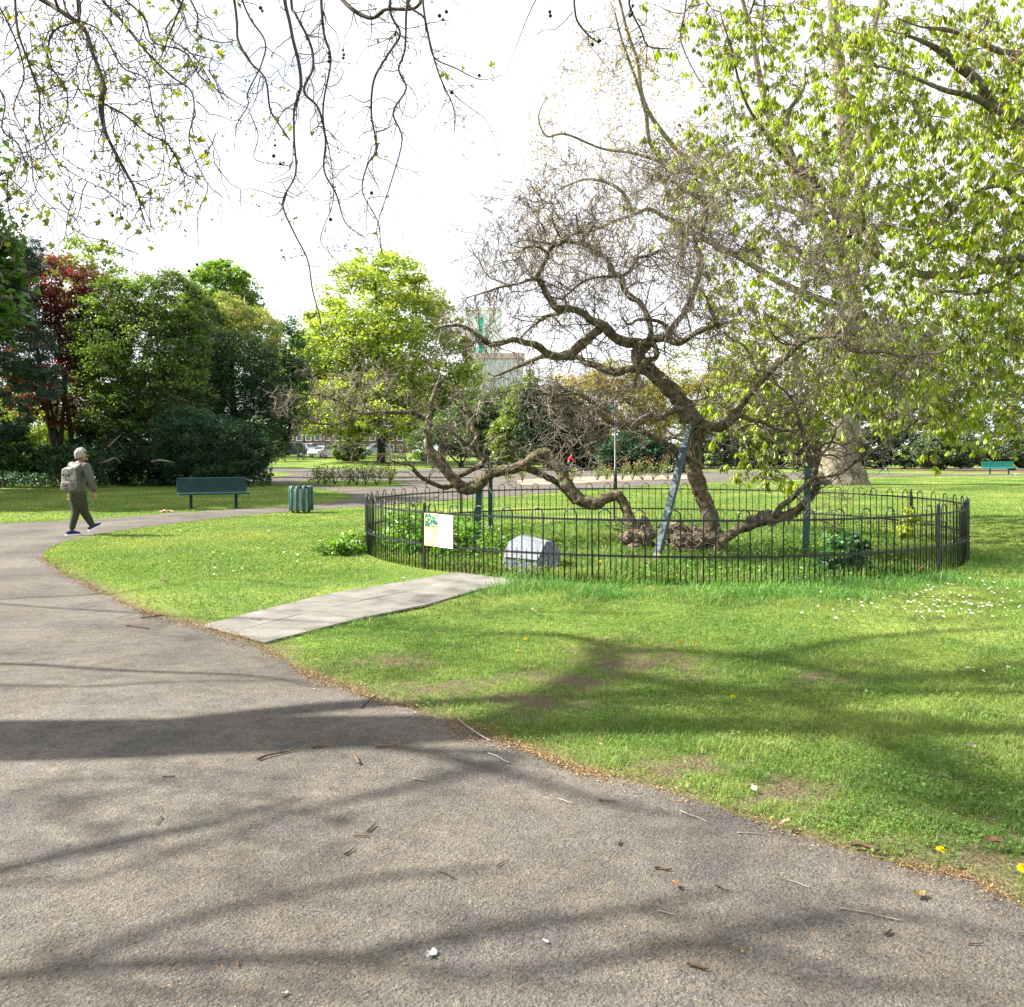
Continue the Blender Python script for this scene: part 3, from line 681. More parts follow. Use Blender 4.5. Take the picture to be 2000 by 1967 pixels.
A(c2, [(1560,1230,45),(1600,1120,44),(1690,1010,46),(1740,900,50),(1795,745,46),(1815,640,45),(1800,560,43),(1770,490,42),(1800,420,42),(1842,340,40),(1852,250,40),(1832,170,38),(1770,118,36),(1690,90,32),(1640,40,28),(1580,10,22),(1480,-20,14),(1400,-60,8)], 15.4, 16.6)
A(c2, [(1790,440,32),(1850,445,30),(1900,490,28),(1950,535,26),(2040,560,20),(2160,540,14),(2260,510,8)], 16.0, 15.2)
A(c2, [(1780,490,26),(1720,450,22),(1650,420,18),(1580,400,10)], 16.0, 16.8)
A(c2, [(1215,745,30),(1280,690,28),(1310,620,27),(1360,590,25),(1430,580,20),(1510,535,12),(1600,590,6)], 15.8, 16.6)
A(c2, [(1180,745,24),(1130,735,20),(1050,740,20),(960,760,20),(890,800,18),(830,850,16),(765,915,13)], 15.8, 15.0)
A(c2, [(800,985,34),(740,1015,32),(690,1022,28),(640,1042,25),(570,1092,21),(500,1150,17),(445,1212,12)], 15.0, 15.6)
A(c2, [(585,750,28),(510,765,22),(440,790,20),(370,805,18),(280,822,16),(200,850,13),(100,880,9),(0,905,5)], 14.8, 14.0)
A(c2, [(660,560,22),(600,520,18),(530,510,15),(470,530,12),(430,600,10),(340,620,8),(230,660,5)], 14.7, 14.1)
A(c2, [(780,470,20),(740,420,16),(690,300,14),(700,200,12),(610,150,10),(570,50,6)], 16.2, 15.6)
A(c2, [(640,480,16),(630,380,13),(580,300,10),(530,220,8),(490,160,5)], 16.2, 16.0)
# right limbs
A(c4, [(200,860,95),(260,885,88),(330,902,80),(400,910,74),(465,875,70),(540,800,62),(590,720,52),(650,640,49),(720,560,48),(800,480,48),(870,410,48),(940,350,46),(1000,292,44),(1080,240,42),(1160,225,38),(1270,220,35),(1330,260,32),(1390,310,32),(1460,335,32),(1560,340,30),(1680,340,27),(1770,367,24),(1870,375,16),(1960,350,8)], 15.5, 14.0)
A(c4, [(540,815,40),(580,828,35),(640,850,32),(720,865,30),(800,900,28),(880,930,27),(960,930,24),(1015,925,18)], 15.2, 14.9)
A(c4, [(1030,290,22),(960,285,18),(880,270,16),(830,230,12),(790,150,8)], 14.8, 14.3)
A(c4, [(1270,225,22),(1330,170,18),(1400,190,14),(1480,280,8)], 14.5, 14.2)
A(c4, [(740,540,28),(690,480,24),(650,400,20),(590,290,16),(500,240,11),(440,170,7)], 15.1, 15.6)
A(c4, [(1130,1310,56),(1120,1230,54),(1090,1140,50),(1060,1050,46),(1040,965,42),(1010,880,36),(980,790,32),(965,720,28),(910,640,22),(845,590,15),(780,540,8)], 14.9, 15.3)
A(c5, [(930,790,50),(960,745,56),(1000,680,60),(1060,620,62),(1140,580,62),(1230,550,66),(1330,525,66),(1430,500,60),(1500,450,50),(1565,380,48),(1598,310,44),(1580,240,40)], 15.1, 14.9)
A(c5, [(1330,510,46),(1375,450,36),(1440,400,32),(1500,340,30),(1545,295,28),(1590,266,27),(1660,262,22),(1740,242,22),(1800,200,22),(1870,140,22)]+cv(c4, c5, [(1480,1110,28),(1580,1080,27),(1700,1000,26),(1790,940,24),(1870,880,19),(1940,830,12),(1990,770,6)]), 14.9, 13.9)
A(c4, [(1130,1270,24),(1175,1130,22),(1235,1050,20),(1285,940,20),(1260,890,14),(1200,850,10),(1100,800,6)], 14.8, 14.4)
A(c4, [(1000,950,24),(1085,1040,20),(1170,1115,18),(1260,1120,12),(1340,1160,8)], 14.9, 14.6)
A(c4, [(1150,1080,24),(1180,1040,22),(1260,1022,19),(1340,1040,19),(1440,1010,18),(1560,1062,14)], 14.8, 14.4)
A(c4, [(1300,1120,14),(1340,1125,14),(1400,1100,14),(1470,1105,10),(1560,1180,6)], 14.5, 14.2)
# left limb from its own stool
A(c3, cv(c5, c3, [(520,760,190),(500,720,160),(478,670,112),(452,610,78),(415,520,66),(385,440,66),(340,382,68),(260,402,72),(190,432,82),(110,408,80),(40,335,76),(0,270,70)])+[(772,1260,88),(722,1190,80),(682,1130,75),(620,1100,76),(552,1130,75),(490,1182,75),(420,1216,78),(320,1235,76),(220,1262,70)]+cv(c1, c3, [(1760,1080,85),(1650,1165,92),(1570,1170,95),(1500,1112,86),(1440,1040,80),(1380,960,74),(1320,892,72),(1308,810,54),(1314,720,52),(1300,672,48),(1325,610,42),(1325,530,38),(1350,460,36),(1372,400,34),(1400,362,24),(1350,320,16),(1310,230,11),(1240,170,7)]), 15.9, 17.0)
A(c1, [(1300,670,46),(1240,630,37),(1180,602,35),(1100,602,32),(1020,602,32),(920,600,30),(830,610,25),(760,600,22),(700,560,20),(650,535,18),(560,490,16),(460,465,14),(370,465,11),(260,410,6)], 17.0, 16.0, wig=0.3)
A(c1, [(770,610,20),(740,650,17),(690,662,17),(620,690,16),(520,690,14),(430,680,11),(370,650,7),(250,640,4)], 16.3, 15.6)
A(c1, [(1500,1150,44),(1420,1168,36),(1340,1142,34),(1260,1100,32),(1200,1042,30),(1180,1010,18),(1100,990,12),(1000,960,8)], 17.0, 16.2)
A(c1, [(1480,1120,40),(1560,1072,40),(1640,1032,42),(1705,1000,46),(1730,955,54),(1700,930,40),(1640,925,32),(1615,890,32),(1640,842,32),(1672,782,32),(1640,730,26),(1632,650,22),(1592,602,22),(1580,540,19),(1540,460,15),(1480,400,12),(1430,360,8)], 17.0, 17.9)
A(c1, [(1640,850,24),(1600,845,20),(1540,800,18),(1470,750,16),(1420,722,14),(1340,730,9)], 17.5, 17.0)
A(c1, [(1580,600,16),(1550,570,14),(1490,500,12),(1495,420,10),(1460,380,6)], 17.7, 17.2)
A(c1, [(1640,860,20),(1740,850,16),(1800,790,11),(1900,760,6)], 17.5, 18.3)
A(c3, [(330,1225,60),(430,1205,58),(540,1230,56),(640,1280,52),(720,1322,46),(790,1390,44),(860,1480,40)], 16.9, 17.4)
wood = MB(); sk = Skeleton()
for q in limbs:
    q2 = limb_into(wood, q, 8, 14, 0.24, 8.0); sk.add(q2)
wood.build('trunk', M['bark'], tree, smooth=True)
# swollen burls at the foot
bu = MB()
def burl(c, r, sq=(1, 1, 1), k=3):
    bm = bmesh.new(); bmesh.ops.create_icosphere(bm, subdivisions=k+2, radius=1)
    V = np.array([v.co[:] for v in bm.verts]); f = np.array([[v.index for v in fc.verts] for fc in bm.faces]); bm.free()
    c = np.asarray(c)
    n = np.array([1.0*mnoise.noise(Vector(p*1.5+c*3))+0.7*abs(mnoise.noise(Vector(p*3.3+c*5)))+0.45*mnoise.noise(Vector(p*6+c))+0.3*mnoise.noise(Vector(p*13+c)) for p in V])
    bu.add(c-np.array((0, 0, 0.04))+V*np.asarray(sq)*np.array((1, 1, 0.85))*r*0.78*(1+0.45*n)[:, None], [f])
for (px, py, Y, r, sq) in [(1248,1052,15.75,0.24,(0.95,0.9,0.95)),(1226,1048,15.7,0.17,(0.9,0.8,1.0)),(1262,1040,15.9,0.19,(0.8,0.8,1.1)),(1258,1018,16.0,0.14,(0.8,0.8,1.1)),(1240,1065,15.5,0.14,(1.1,0.9,0.7)),
        (1330,1052,15.5,0.22,(1.0,0.8,0.9)),(1355,1058,15.4,0.22,(1.1,0.9,0.8)),(1385,1056,15.5,0.25,(1.1,0.9,0.8)),(1342,1075,15.3,0.15,(1.1,0.8,0.7)),(1405,1046,15.6,0.2,(0.9,0.8,0.7)),(1320,1030,15.7,0.2,(1.1,0.8,0.9)),(1306,1028,15.9,0.17,(1.2,0.8,0.8)),(1310,1046,15.8,0.18,(1.2,0.9,0.8)),(1360,1040,15.7,0.2,(1,1,1)),(1495,1005,15.0,0.13,(1.2,0.8,1)),(1470,1010,15.0,0.1,(1,1,1)),(1507,1013,14.9,0.1,(1,1,1))]:
    if (px, py) in ((1330, 1052), (1495, 1005)):
        bu.build('burl', M['burl'], tree, smooth=True); bu = MB()
    burl(P(px, py, Y), r, sq)
bu.build('burl', M['burl'], tree, smooth=True)
# suckers and root shoots round the burls
p0 = np.array([P(px, py, 15.3) for px, py in zip(rng.uniform(1310, 1420, 60), rng.uniform(1040, 1078, 60))]+[P(px, py, 15.6) for px, py in zip(rng.uniform(1205, 1270, 25), rng.uniform(1015, 1045, 25))])
sPt, sR = twigs(p0, unit(rand_dirs(len(p0))*np.array((1, 0.6, 0.5))+np.array((0, -0.3, 0.25))), rng.uniform(0.2, 0.7, len(p0)), rng.uniform(0.005, 0.011, len(p0)), 7, 0.4)
sh = MB(); V, f = tubes(sPt, sR, 4); sh.add(V, [f]); sh.build('shoots', M['twig'], tree)
# fine branching
A1 = [(930,440),(1000,360),(1110,290),(1230,270),(1330,310),(1400,420),(1380,560),(1330,640),(1210,640),(1100,620),(1000,640),(900,680),(860,640),(920,560),(905,520)]
A2 = [(545,770),(520,800),(530,840),(600,850),(700,880),(760,930),(850,900),(880,760),(950,690),(980,760),(1000,860),(960,900),(880,880),(800,740),(770,690),(700,680),(640,730)]
A3 = [(1290,300),(1500,330),(1640,420),(1700,560),(1790,640),(1850,730),(1760,800),(1640,820),(1500,760),(1400,720),(1350,640)]
A5 = [(1290,255),(1450,215),(1650,320),(1760,480),(1680,620),(1450,520),(1370,380)]
A4 = [(1030,740),(1150,760),(1210,850),(1150,900),(1050,880),(1000,830)]
att = np.vstack([region_points(330, A1, 13.8, 17.0), region_points(200, A2, 15.4, 18.2), region_points(360, A3, 13.6, 16.8), region_points(60, A4, 13.6, 15.2), region_points(140, A5, 14.0, 17.2)])
bp, br = grow(sk, att, rmax=0.022, K=7, zig=0.07, sag=0.08, yw=0.8)
V, f = tubes(bp, br, 5); bmb = MB(); bmb.add(V, [f]); bmb.build('branches', M['bark'], tree, smooth=True)
k = (sk.r < 0.1) & (sk.p[:, 2] > 0.95)
ci = np.flatnonzero(k)
ci = ci[(sk.p[ci, 0] > 0.4) | (rng.random(len(ci)) < 0.5)]; i = rng.choice(ci, 1500); p, d = sk.p[i], sk.d[i]
P1, R1 = twigs(p, sprout(p, d, 1.1), rng.uniform(0.3, 1.0, len(p)), np.minimum(sk.r[i]*0.8, rng.uniform(0.009, 0.016, len(p))), 7, 0.28, (0, 0, 0.03))
p, d, r = pick_on(np.concatenate([P1]), R1, 5600); P2, R2 = twigs(p, sprout(p, d, 0.8), rng.uniform(0.15, 0.5, len(p)), np.clip(r*0.75, 0.006, 0.0105), 6, 0.3)
p, d, r = pick_on(P2, R2, 10000); P3, R3 = twigs(p, sprout(p, d, 0.7), rng.uniform(0.06, 0.22, len(p)), np.full(len(p), 0.0062), 5, 0.3)
# hanging sprays under the upper left head
i = rng.choice(np.flatnonzero((sk.p[:, 2] > 2.6) & (sk.p[:, 0] < 3.0) & (sk.r < 0.05)), 1500); p = sk.p[i]
P4, R4 = twigs(p, unit(rand_dirs(len(p))*0.5+np.array((0, 0, -0.8))), rng.uniform(0.15, 0.55, len(p)), np.full(len(p), 0.006), 6, 0.25, (0, 0, -0.12))
tw = MB()
for Pt, Rd, S in ((P1, R1, 4), (P2, R2, 3), (P3, R3, 3), (P4, R4, 3)):
    V, f = tubes(Pt, Rd, S); tw.add(V, [f])
tw.build('twigs', M['twig'], tree)

# ------------------------------------------------------------------ horse chestnut reaching in from the right
ch = empty('horse_chestnut_tree', (14.3, 22.4, 0), 'horse chestnut in fresh drooping yellow green leaf reaching in from the right', 'tree')
g5 = (1000, 0, 1.936)
cl = []
CS = 1.36
def B(c, pts, Y0, Y1, **k): q = cr(*c, pts, Y0*CS, Y1*CS, **k); cl.append(q); return q
B(c6, [(2300,900,150),(2150,700,110),(2000,570,90),(1880,560,62),(1760,610,50),(1640,650,46),(1560,662,44),(1450,655,44),(1370,650,44),(1240,600,42),(1160,558,42),(1090,510,42),(1000,440,42),(940,370,40),(890,280,36),(850,190,32),(800,130,28),(720,110,24),(660,50,22)]+cv(g5, c6, [(929,465,14),(870,350,11),(830,190,8),(790,60,5)]), 16.0, 13.0)
B(c6, [(2100,620,60),(1936,640,32),(1860,680,30),(1760,740,24),(1640,760,19),(1540,742,14),(1440,760,8)], 15.6, 14.0)
B(c6, [(2120,640,60),(1936,600,40),(1780,625,32),(1700,600,22),(1600,520,16),(1400,440,12),(1250,450,6)], 15.8, 17.5)
B(g5, [(2500,900,120),(2200,620,80),(1980,500,50),(1850,420,44),(1750,300,40),(1690,250,38),(1630,200,30),(1560,160,18),(1480,130,11),(1400,110,5)], 16.5, 13.5)
B(g5, [(2100,300,50),(1936,212,26),(1830,190,24),(1720,132,22),(1620,110,16),(1540,100,8),(1460,70,4)], 15.5, 12.5)
B(g5, [(2300,720,80),(2000,480,36),(1850,430,30),(1750,370,26),(1640,342,20),(1560,310,15),(1470,272,10),(1380,250,6)], 15.2, 12.5)
B(g5, [(2200,800,60),(1936,760,30),(1850,700,20),(1700,760,14),(1600,900,10),(1500,960,6)], 15.5, 13.6)
B(g5, [(1210,780,22),(1110,660,24),(1050,560,22),(1045,430,18),(1100,340,12),(1110,250,8)], 14.2, 14.6)
B(c6, [(1160,560,30),(1000,330,22),(760,330,16),(740,240,14),(620,230,12),(480,150,9)], 14.0, 16.5)
tr = np.array([[10.4,16.5,-0.1,0.75],[10.5,16.5,0.4,0.55],[10.6,16.5,1.6,0.48],[10.6,16.4,3.0,0.46],[10.3,16.3,4.4,0.4],[10.3,16.3,6.5,0.3],[10.0,16.2,9.5,0.2],[9.8,16.0,13,0.08]])*np.array((CS, CS, 1, 1.1))
cl.append(tr)
for e in (0, 1, 2, 3, 5, 6):   # join the limbs to the trunk
    q = cl[e][0]; zt = max(2.8, q[2]-0.9-0.4*(14.1-q[0])); a = np.array([10.45*CS, 16.4*CS, min(zt, 10), q[3]*1.2])
    cl.append(np.array([a, (a+q)/2+np.array((0, 0, 0.1, 0)), q]))
cw = MB(); ck = Skeleton()
for q in cl:
    q2 = limb_into(cw, q, 6, 10, 0.08, 4.0); ck.add(q2)
cw.build('trunk', M['chestnut_bark'], ch, smooth=True)
C1 = [(1330,0),(2080,0),(2080,830),(1960,860),(1800,860),(1640,820),(1440,860),(1380,780),(1420,680),(1360,560),(1310,430),(1270,300),(1360,200),(1340,100)]
C2 = [(1560,300),(2080,200),(2080,820),(1900,860),(1700,800),(1560,560)]
att = np.vstack([region_points(1050, C1, 16.8, 25), region_points(130, C2, 15.5, 21), region_points(40, [(1390,800),(1640,800),(1560,950),(1470,960),(1420,880)], 17.5, 19.5)])
off = np.stack([rng.uniform(9, 20, 260), rng.uniform(16, 28, 260), rng.uniform(2.6, 12, 260)], 1); off = off[(off[:, 0]-0 > off[:, 1]*0.56)]
att = np.vstack([att, off])
bp, br = grow(ck, att, rmax=0.05, minr=0.007, tap=0.013, K=7, zig=0.05, sag=0.1, yw=0.7)
V, f = tubes(bp, br, 5); m_ = MB(); m_.add(V, [f]); m_.build('branches', M['chestnut_bark'], ch, smooth=True)
p, d, r = pick_on(bp, br, 6200, 0.2, 1.0); P1, R1 = twigs(p, unit(sprout(p, d, 0.9)+np.array((0, 0, 0.1))), rng.uniform(0.25, 0.85, len(p)), rng.uniform(0.006, 0.012, len(p)), 6, 0.34, (0, 0, 0.02))
V, f = tubes(P1, R1, 4); m_ = MB(); m_.add(V, [f]); m_.build('twigs', M['twig'], ch)
def palmate(c, size, tint, mb):
    """spring horse chestnut leaves: five to seven drooping leaflets"""
    n = len(c); az0 = rng.uniform(0, 2*np.pi, n)
    for j in range(6):
        a = az0+(j-2.5)*0.62+rng.normal(size=n)*0.12
        dn = rng.uniform(1.0, 2.6, n)
        D = unit(np.stack([np.cos(a), np.sin(a), -dn], 1)); Nn = unit(np.stack([np.cos(a)*0.8, np.sin(a)*0.8, np.full(n, 0.7)], 1)+0.25*rand_dirs(n))
        L = size*(1-0.09*abs(j-2.5))*rng.uniform(0.85, 1.1, n)
        V, f = leafquads(c, D, Nn, L, L*0.30, 0.62)
        mb.add(V, [f], np.repeat(tint*rng.uniform(0.9, 1.1, (n, 1)), 4, 0))
ends = np.vstack([P1[:, -1], P1[rng.random(len(P1)) < 0.5, -3], bp[:, -1], bp[rng.random(len(bp)) < 0.6, -3]])
keep = rng.random(len(ends)) < np.clip(0.6+0.4*((ends[:, 0]/ends[:, 1]*F+1000)-1300)/500, 0.7, 0.97); ends = ends[keep]
ends = ends[rng.random(len(ends)) < 0.44]; reps = np.vstack([ends, ends, ends[rng.random(len(ends)) < 0.6]])
reps = reps+rng.normal(size=reps.shape)*np.array((0.075, 0.075, 0.05))
size = 0.11+0.15*rng.random(len(reps))**1.3
base = np.array((0.25,0.335,0.022)); t_ = rng.random((len(reps), 1))
tint = base*(0.35+1.0*t_)+np.array((0.06,0.035,0.0))*rng.random((len(reps), 1))
lf = MB(); palmate(reps, size, tint, lf); lf.build('leaves', M['leaf'], ch)
# flower candles, still in bud
i = rng.choice(len(ends), 520); fb = MB()
for q in range(14):
    c = ends[i]+np.stack([rng.normal(size=520)*0.010, rng.normal(size=520)*0.010, np.full(520, q*0.015)], 1)
    a = rng.uniform(0, 6.28, 520); D = unit(np.stack([np.cos(a), np.sin(a), np.full(520, 0.8)], 1))
    V, f = leafquads(c, D, rand_dirs(520), np.full(520, 0.046-0.002*q), np.full(520, 0.03)); fb.add(V, [f], np.repeat(np.array((0.36,0.25,0.03))*rng.uniform(0.7, 1.25, (520, 1)), 4, 0))
fb.build('flower_buds', M['leaf'], ch)

# ------------------------------------------------------------------ near plane tree: trunk off to the left, limbs overhead, hanging branches
pl = empty('plane_tree', (-10.2, 5.45, 0), 'near plane tree whose thin budding branches and seed balls hang down from above', 'tree')
h4 = (0, 0, 1.936)
hang = []
def H(pts, Y0, Y1, w=1.0, c=h4): hang.append(cr(*c, [(a[0], a[1], (a[2] if len(a) > 2 else 6)*w*0.88) for a in pts], Y0, Y1))
H([(60,-160,26),(100,-40,23),(180,20,21),(250,50,21),(320,110,19),(345,190,19),(375,260,18),(388,330,22),(378,400,26),(400,490,17),(435,590,15),(480,655,13),(500,720,8),(540,790,6),(555,860,4)], 7.5, 7.0)
H([(340,-140,14),(380,-20,12),(440,60,11),(500,140,10),(570,200,9),(650,290,8),(730,340,7),(745,420,6),(720,520,6),(740,620,5),(780,700,4),(750,800,4),(760,930,3)], 7.8, 7.2)
H([(40,-120,12),(60,-20,10),(80,120,10),(110,250,9),(140,360,8),(150,460,7),(185,580,6),(250,640,5),(340,700,4),(450,740,3)], 6.8, 6.6)
H([(-40,-60,9),(40,110,8),(75,200,7),(90,300,7),(60,420,6),(110,540,5),(120,700,5),(180,790,4),(300,880,4),(420,920,3),(520,960,3)], 6.6, 6.9)
H([(850,-120,13),(870,-20,12),(890,80,11),(900,150,10),(945,230,9),(1000,300,8),(1025,400,8),(1050,470,7),(1090,520,6)], 7.4, 7.4)
H([(1070,-130,18),(1080,-20,16),(1085,80,14),(1110,160,14),(1130,240,14),(1140,330,14),(1110,420,10),(1120,520,9),(1105,660,8),(1075,770,8),(1110,880,7),(1165,980,6),(1175,1090,6),(1205,1190,5),(1220,1245,3)], 7.2, 6.8)
H([(1090,20,12),(1120,60,11),(1180,160,11),(1190,260,10),(1150,350,11),(1210,410,10),(1225,520,9),(1230,640,8),(1280,730,7),(1300,850,5),(1390,900,4)], 7.5, 7.5)
H([(1225,-120,14),(1230,-20,13),(1220,120,11),(1240,240,9),(1215,380,8),(1220,480,7),(1245,600,5),(1260,760,4),(1210,890,4),(1260,970,3),(1330,1040,2.5)], 7.7, 7.4)
H([(1200,-120,22),(1280,-20,20),(1340,40,18),(1400,72,18),(1470,45,16),(1560,25,15),(1620,-20,12),(1660,-60,8)], 7.9, 7.3)
H([(1480,40,12),(1505,120,11),(1470,210,10),(1415,310,10),(1395,440,9),(1430,560,8),(1385,640,7),(1375,720,6),(1420,840,5),(1445,950,4)], 7.5, 7.2)
H([(1540,30,11),(1530,180,9),(1505,260,9),(1530,340,8),(1490,430,8),(1520,530,6),(1480,700,5),(1430,850,4),(1445,960,2)], 7.4, 7.6)
H([(1560,20,10),(1600,60,9),(1620,140,8),(1650,220,7),(1730,260,6),(1820,290,4),(1900,280,3)], 7.2, 6.9)
H([(1590,10,10),(1625,180,8),(1660,300,7),(1720,400,5),(1725,500,3)], 7.3, 7.3)
H([(1700,340,5),(1760,400,4),(1840,460,3),(1875,530,2.5),(1878,600,2)], 7.2, 7.2)
H([(230,-40,9),(270,60,8),(390,120,7),(470,260,7),(560,300,6),(580,420,6),(630,500,5),(650,600,4),(700,660,4),(690,740,3)], 7.0, 6.7)
H([(390,390,9),(470,430,8),(560,500,7),(640,550,7),(700,650,6),(740,680,4),(720,770,3)], 7.0, 7.2)
H([(300,60,9),(200,110,8),(170,220,7),(250,350,6),(230,470,5),(150,560,5),(60,600,4)], 7.3, 6.7)
H([(440,-30,9),(540,60,8),(590,160,7),(700,190,6),(760,300,6),(880,380,4),(950,410,3)], 7.6, 7.3)
H([(640,-40,9),(690,20,8),(640,120,7),(740,220,6),(800,330,5)], 7.8, 7.6)
H([(700,-30,8),(740,60,7),(750,130,6),(830,160,5),(900,150,3)], 7.6, 7.5)
H([(900,-30,9),(950,60,8),(1010,170,7),(990,260,6),(950,340,6),(950,400,5),(900,470,4),(890,570,3)], 7.4, 7.5)
H([(940,430,5),(970,520,4),(975,600,4),(1060,630,3),(1120,630,2)], 7.4, 7.4)
H([(-30,300,8),(30,380,7),(10,500,6),(60,560,6),(90,680,5),(10,760,4)], 6.5, 6.4)
H([(-60,700,6),(20,640,6),(40,740,5),(30,830,5),(90,910,3)], 6.4, 6.4)
H([(220,-60,10),(220,20,9),(240,80,9),(290,130,8),(330,160,6)], 7.0, 7.0, c=g5)
H([(450,-80,11),(460,20,10),(490,120,9),(520,180,7),(600,185,5)], 7.1, 7.0, c=g5)
H([(640,-60,8),(660,20,7),(640,150,7),(690,280,5),(740,320,3)], 7.0, 6.8, c=g5)
H([(930,-60,11),(915,10,10),(895,95,7)], 6.5, 6.5, c=g5)
H([(950,-60,8),(955,20,7),(945,120,6),(955,290,3)], 6.7, 6.7, c=g5)
# big limbs out of the picture overhead: they hold the hanging branches and shade the path
big = [np.array(q, float) for q in [
    [(-9.55,5.6,-0.1,0.64),(-9.58,5.62,0.5,0.5),(-9.65,5.75,2.0,0.43),(-9.8,6.0,4.0,0.41),(-9.93,6.2,6.3,0.395),(-9.97,6.45,7.5,0.37),(-10.0,6.65,8.4,0.31),(-10.1,6.9,9.6,0.2),(-10.2,7.0,11.0,0.13),(-9.6,7.1,12.6,0.07)],
    [(-9.9,6.3,6.7,0.13),(-9.0,7.1,7.3,0.10),(-7.2,7.5,7.9,0.09),(-5.0,7.5,8.0,0.08),(-3.0,7.4,7.5,0.07),(-1.2,7.3,7.0,0.06),(0.8,7.2,6.5,0.045),(2.2,7.0,6.0,0.03)]]]
SH = np.array((math.cos(R(-6)), math.sin(R(-6))))/math.tan(R(SUN_EL))
def shade_limb(tr, z0, z1, start=None):
    """an overhead limb placed where it must stand for its shadow to fall along the traced line"""
    out = []; n = len(tr)
    for k, (px, py, w) in enumerate(tr):
        g = np.array(G(px, py)); z = z0+(z1-z0)*k/(n-1)+0.25*math.sin(k*2.1+px); p = g-SH*z; out.append((p[0], p[1], z, 0.5*w*g[1]/F))
    if start is not None: out = [start]+out
    big.append(np.array(out, float))
FK = (-9.98, 6.6, 8.1, 0.3)
shade_limb([(860,1420,80),(1000,1392,75),(1090,1350,70),(1170,1305,65),(1180,1262,50),(1100,1240,36),(960,1235,22)], 8.9, 11.5, FK)
shade_limb([(800,1465,40),(920,1492,34),(1040,1525,28),(1180,1570,22),(1330,1600,14)], 8.6, 10.5, FK)
shade_limb([(1010,1478,30),(900,1510,28),(760,1548,27),(560,1595,24),(350,1665,20),(150,1720,14)], 9.6, 7.6)
shade_limb([(1180,1275,48),(1300,1266,46),(1500,1285,44),(1700,1325,42),(1850,1318,34),(2050,1290,26)], 11.0, 12.5)
shade_limb([(1170,1310,60),(1330,1335,60),(1500,1352,56),(1640,1400,54),(1760,1465,52),(1900,1520,50),(2080,1555,40)], 10.6, 12.0)
shade_limb([(1640,1400,40),(1760,1395,36),(1900,1420,34),(2050,1440,28)], 11.4, 12.4)
shade_limb([(1500,1285,36),(1640,1250,34),(1800,1235,28),(1950,1225,20)], 11.6, 13.0)
shade_limb([(-300,1760,60),(-50,1715,46),(220,1650,40),(420,1610,30),(600,1560,18)], 6.6, 7.6)
shade_limb([(-300,1960,60),(100,1900,50),(420,1880,44),(700,1870,44),(960,1820,40),(1200,1785,34),(1400,1745,22)], 6.6, 8.8)
shade_limb([(700,1870,36),(950,1905,36),(1250,1870,38),(1500,1810,36),(1750,1790,30),(1950,1830,20)], 8.0, 9.6)
shade_limb([(100,1900,30),(300,1820,28),(520,1760,26),(760,1715,22),(980,1700,16)], 7.0, 8.4)
shade_limb([(-250,1310,22),(0,1298,18),(240,1311,16),(500,1322,13),(640,1345,9)], 6.2, 7.2)
shade_limb([(0,1340,13),(170,1342,12),(330,1334,11),(560,1330,8)], 6.5, 7.2)
shade_limb([(0,1180,10),(200,1160,9),(420,1130,8),(620,1150,6)], 8, 9)
for q in big[4:]:      # each limb grows out of the nearest limb already standing
    if tuple(q[0, :3]) == FK[:3]: continue
    allp = np.vstack([b for b in big if b is not q]); j = np.argmin(np.sum((allp[:, :3]-q[0, :3])**2, 1))
    if np.linalg.norm(allp[j, :3]-q[0, :3]) < 6: 
        k = [i for i, b in enumerate(big) if b is q][0]; big[k] = np.vstack([np.append(allp[j, :3], min(allp[j, 3], q[0, 3])), q])
pw = MB(); pk = Skeleton()
for q in big: pk.add(limb_into(pw, q, 7, 12, 0.05, 2.0))
pw.build('trunk', M['plane_bark_dark'], pl, smooth=True)
hw_ = MB()
for q in hang:
    tip = q[0, :3]; 
    if tip[2] > 4.6 or True:
        i = np.argmin(np.sum((pk.p-tip)**2, 1))
        if q[0, 2] > CAMH+880*q[0, 1]/F-0.3 :
            up = q[0].copy(); a = np.array([*pk.p[i], min(pk.r[i]*0.6, 0.02)]); mid = (a+up)/2; mid[2] += 0.25
            q = np.vstack([a, mid, q])
    q[:, :3] += rng.normal(size=(len(q), 3))*0.012
    q2 = limb_into(hw_, q, 5, 6, 0.05, 12); q2 = q2[np.argsort(-q2[:, 2])] if False else q2
    pk.add(q2[-max(3, len(q2)):])
n_big = len(pk.p)
shade_att = []
for cnt_, z0, z1, poly in [(70, 9.5, 12, [(960,1390),(1200,1250),(1340,1265),(1310,1330),(1100,1440)]), (110, 10, 13, [(1200,1335),(1650,1360),(1960,1480),(2050,1640),(1850,1600),(1600,1460),(1400,1410)]), (70, 10.5, 13, [(1100,1235),(1500,1255),(2050,1275),(2050,1335),(1300,1300)]),
        (50, 11, 13.5, [(700,1170),(1150,1135),(1500,1160),(1480,1200),(1000,1210)]), (50, 11, 14, [(1600,1130),(2050,1060),(2050,1240),(1750,1230)]), (26, 7, 9, [(-100,1500),(500,1480),(760,1600),(300,1780),(-100,1800)]), (30, 7, 9.5, [(-50,1820),(700,1780),(1300,1740),(1900,1760),(1900,1960),(0,1960)]), (30, 9, 11, [(560,1240),(900,1180),(960,1280),(760,1340)])]:
    poly = np.array(poly, float); lo, hi = poly.min(0), poly.max(0); q = rng.uniform(lo, hi, (cnt_*6, 2)); q = q[inpoly(q[:, 0], q[:, 1], poly)][:cnt_]
    z = rng.uniform(z0, z1, len(q)); Yg = CAMH*F/(q[:, 1]-HOR); Xg = (q[:, 0]-1000)*Yg/F
    shade_att.append(np.stack([Xg-SH[0]*z, Yg-SH[1]*z, z], 1))
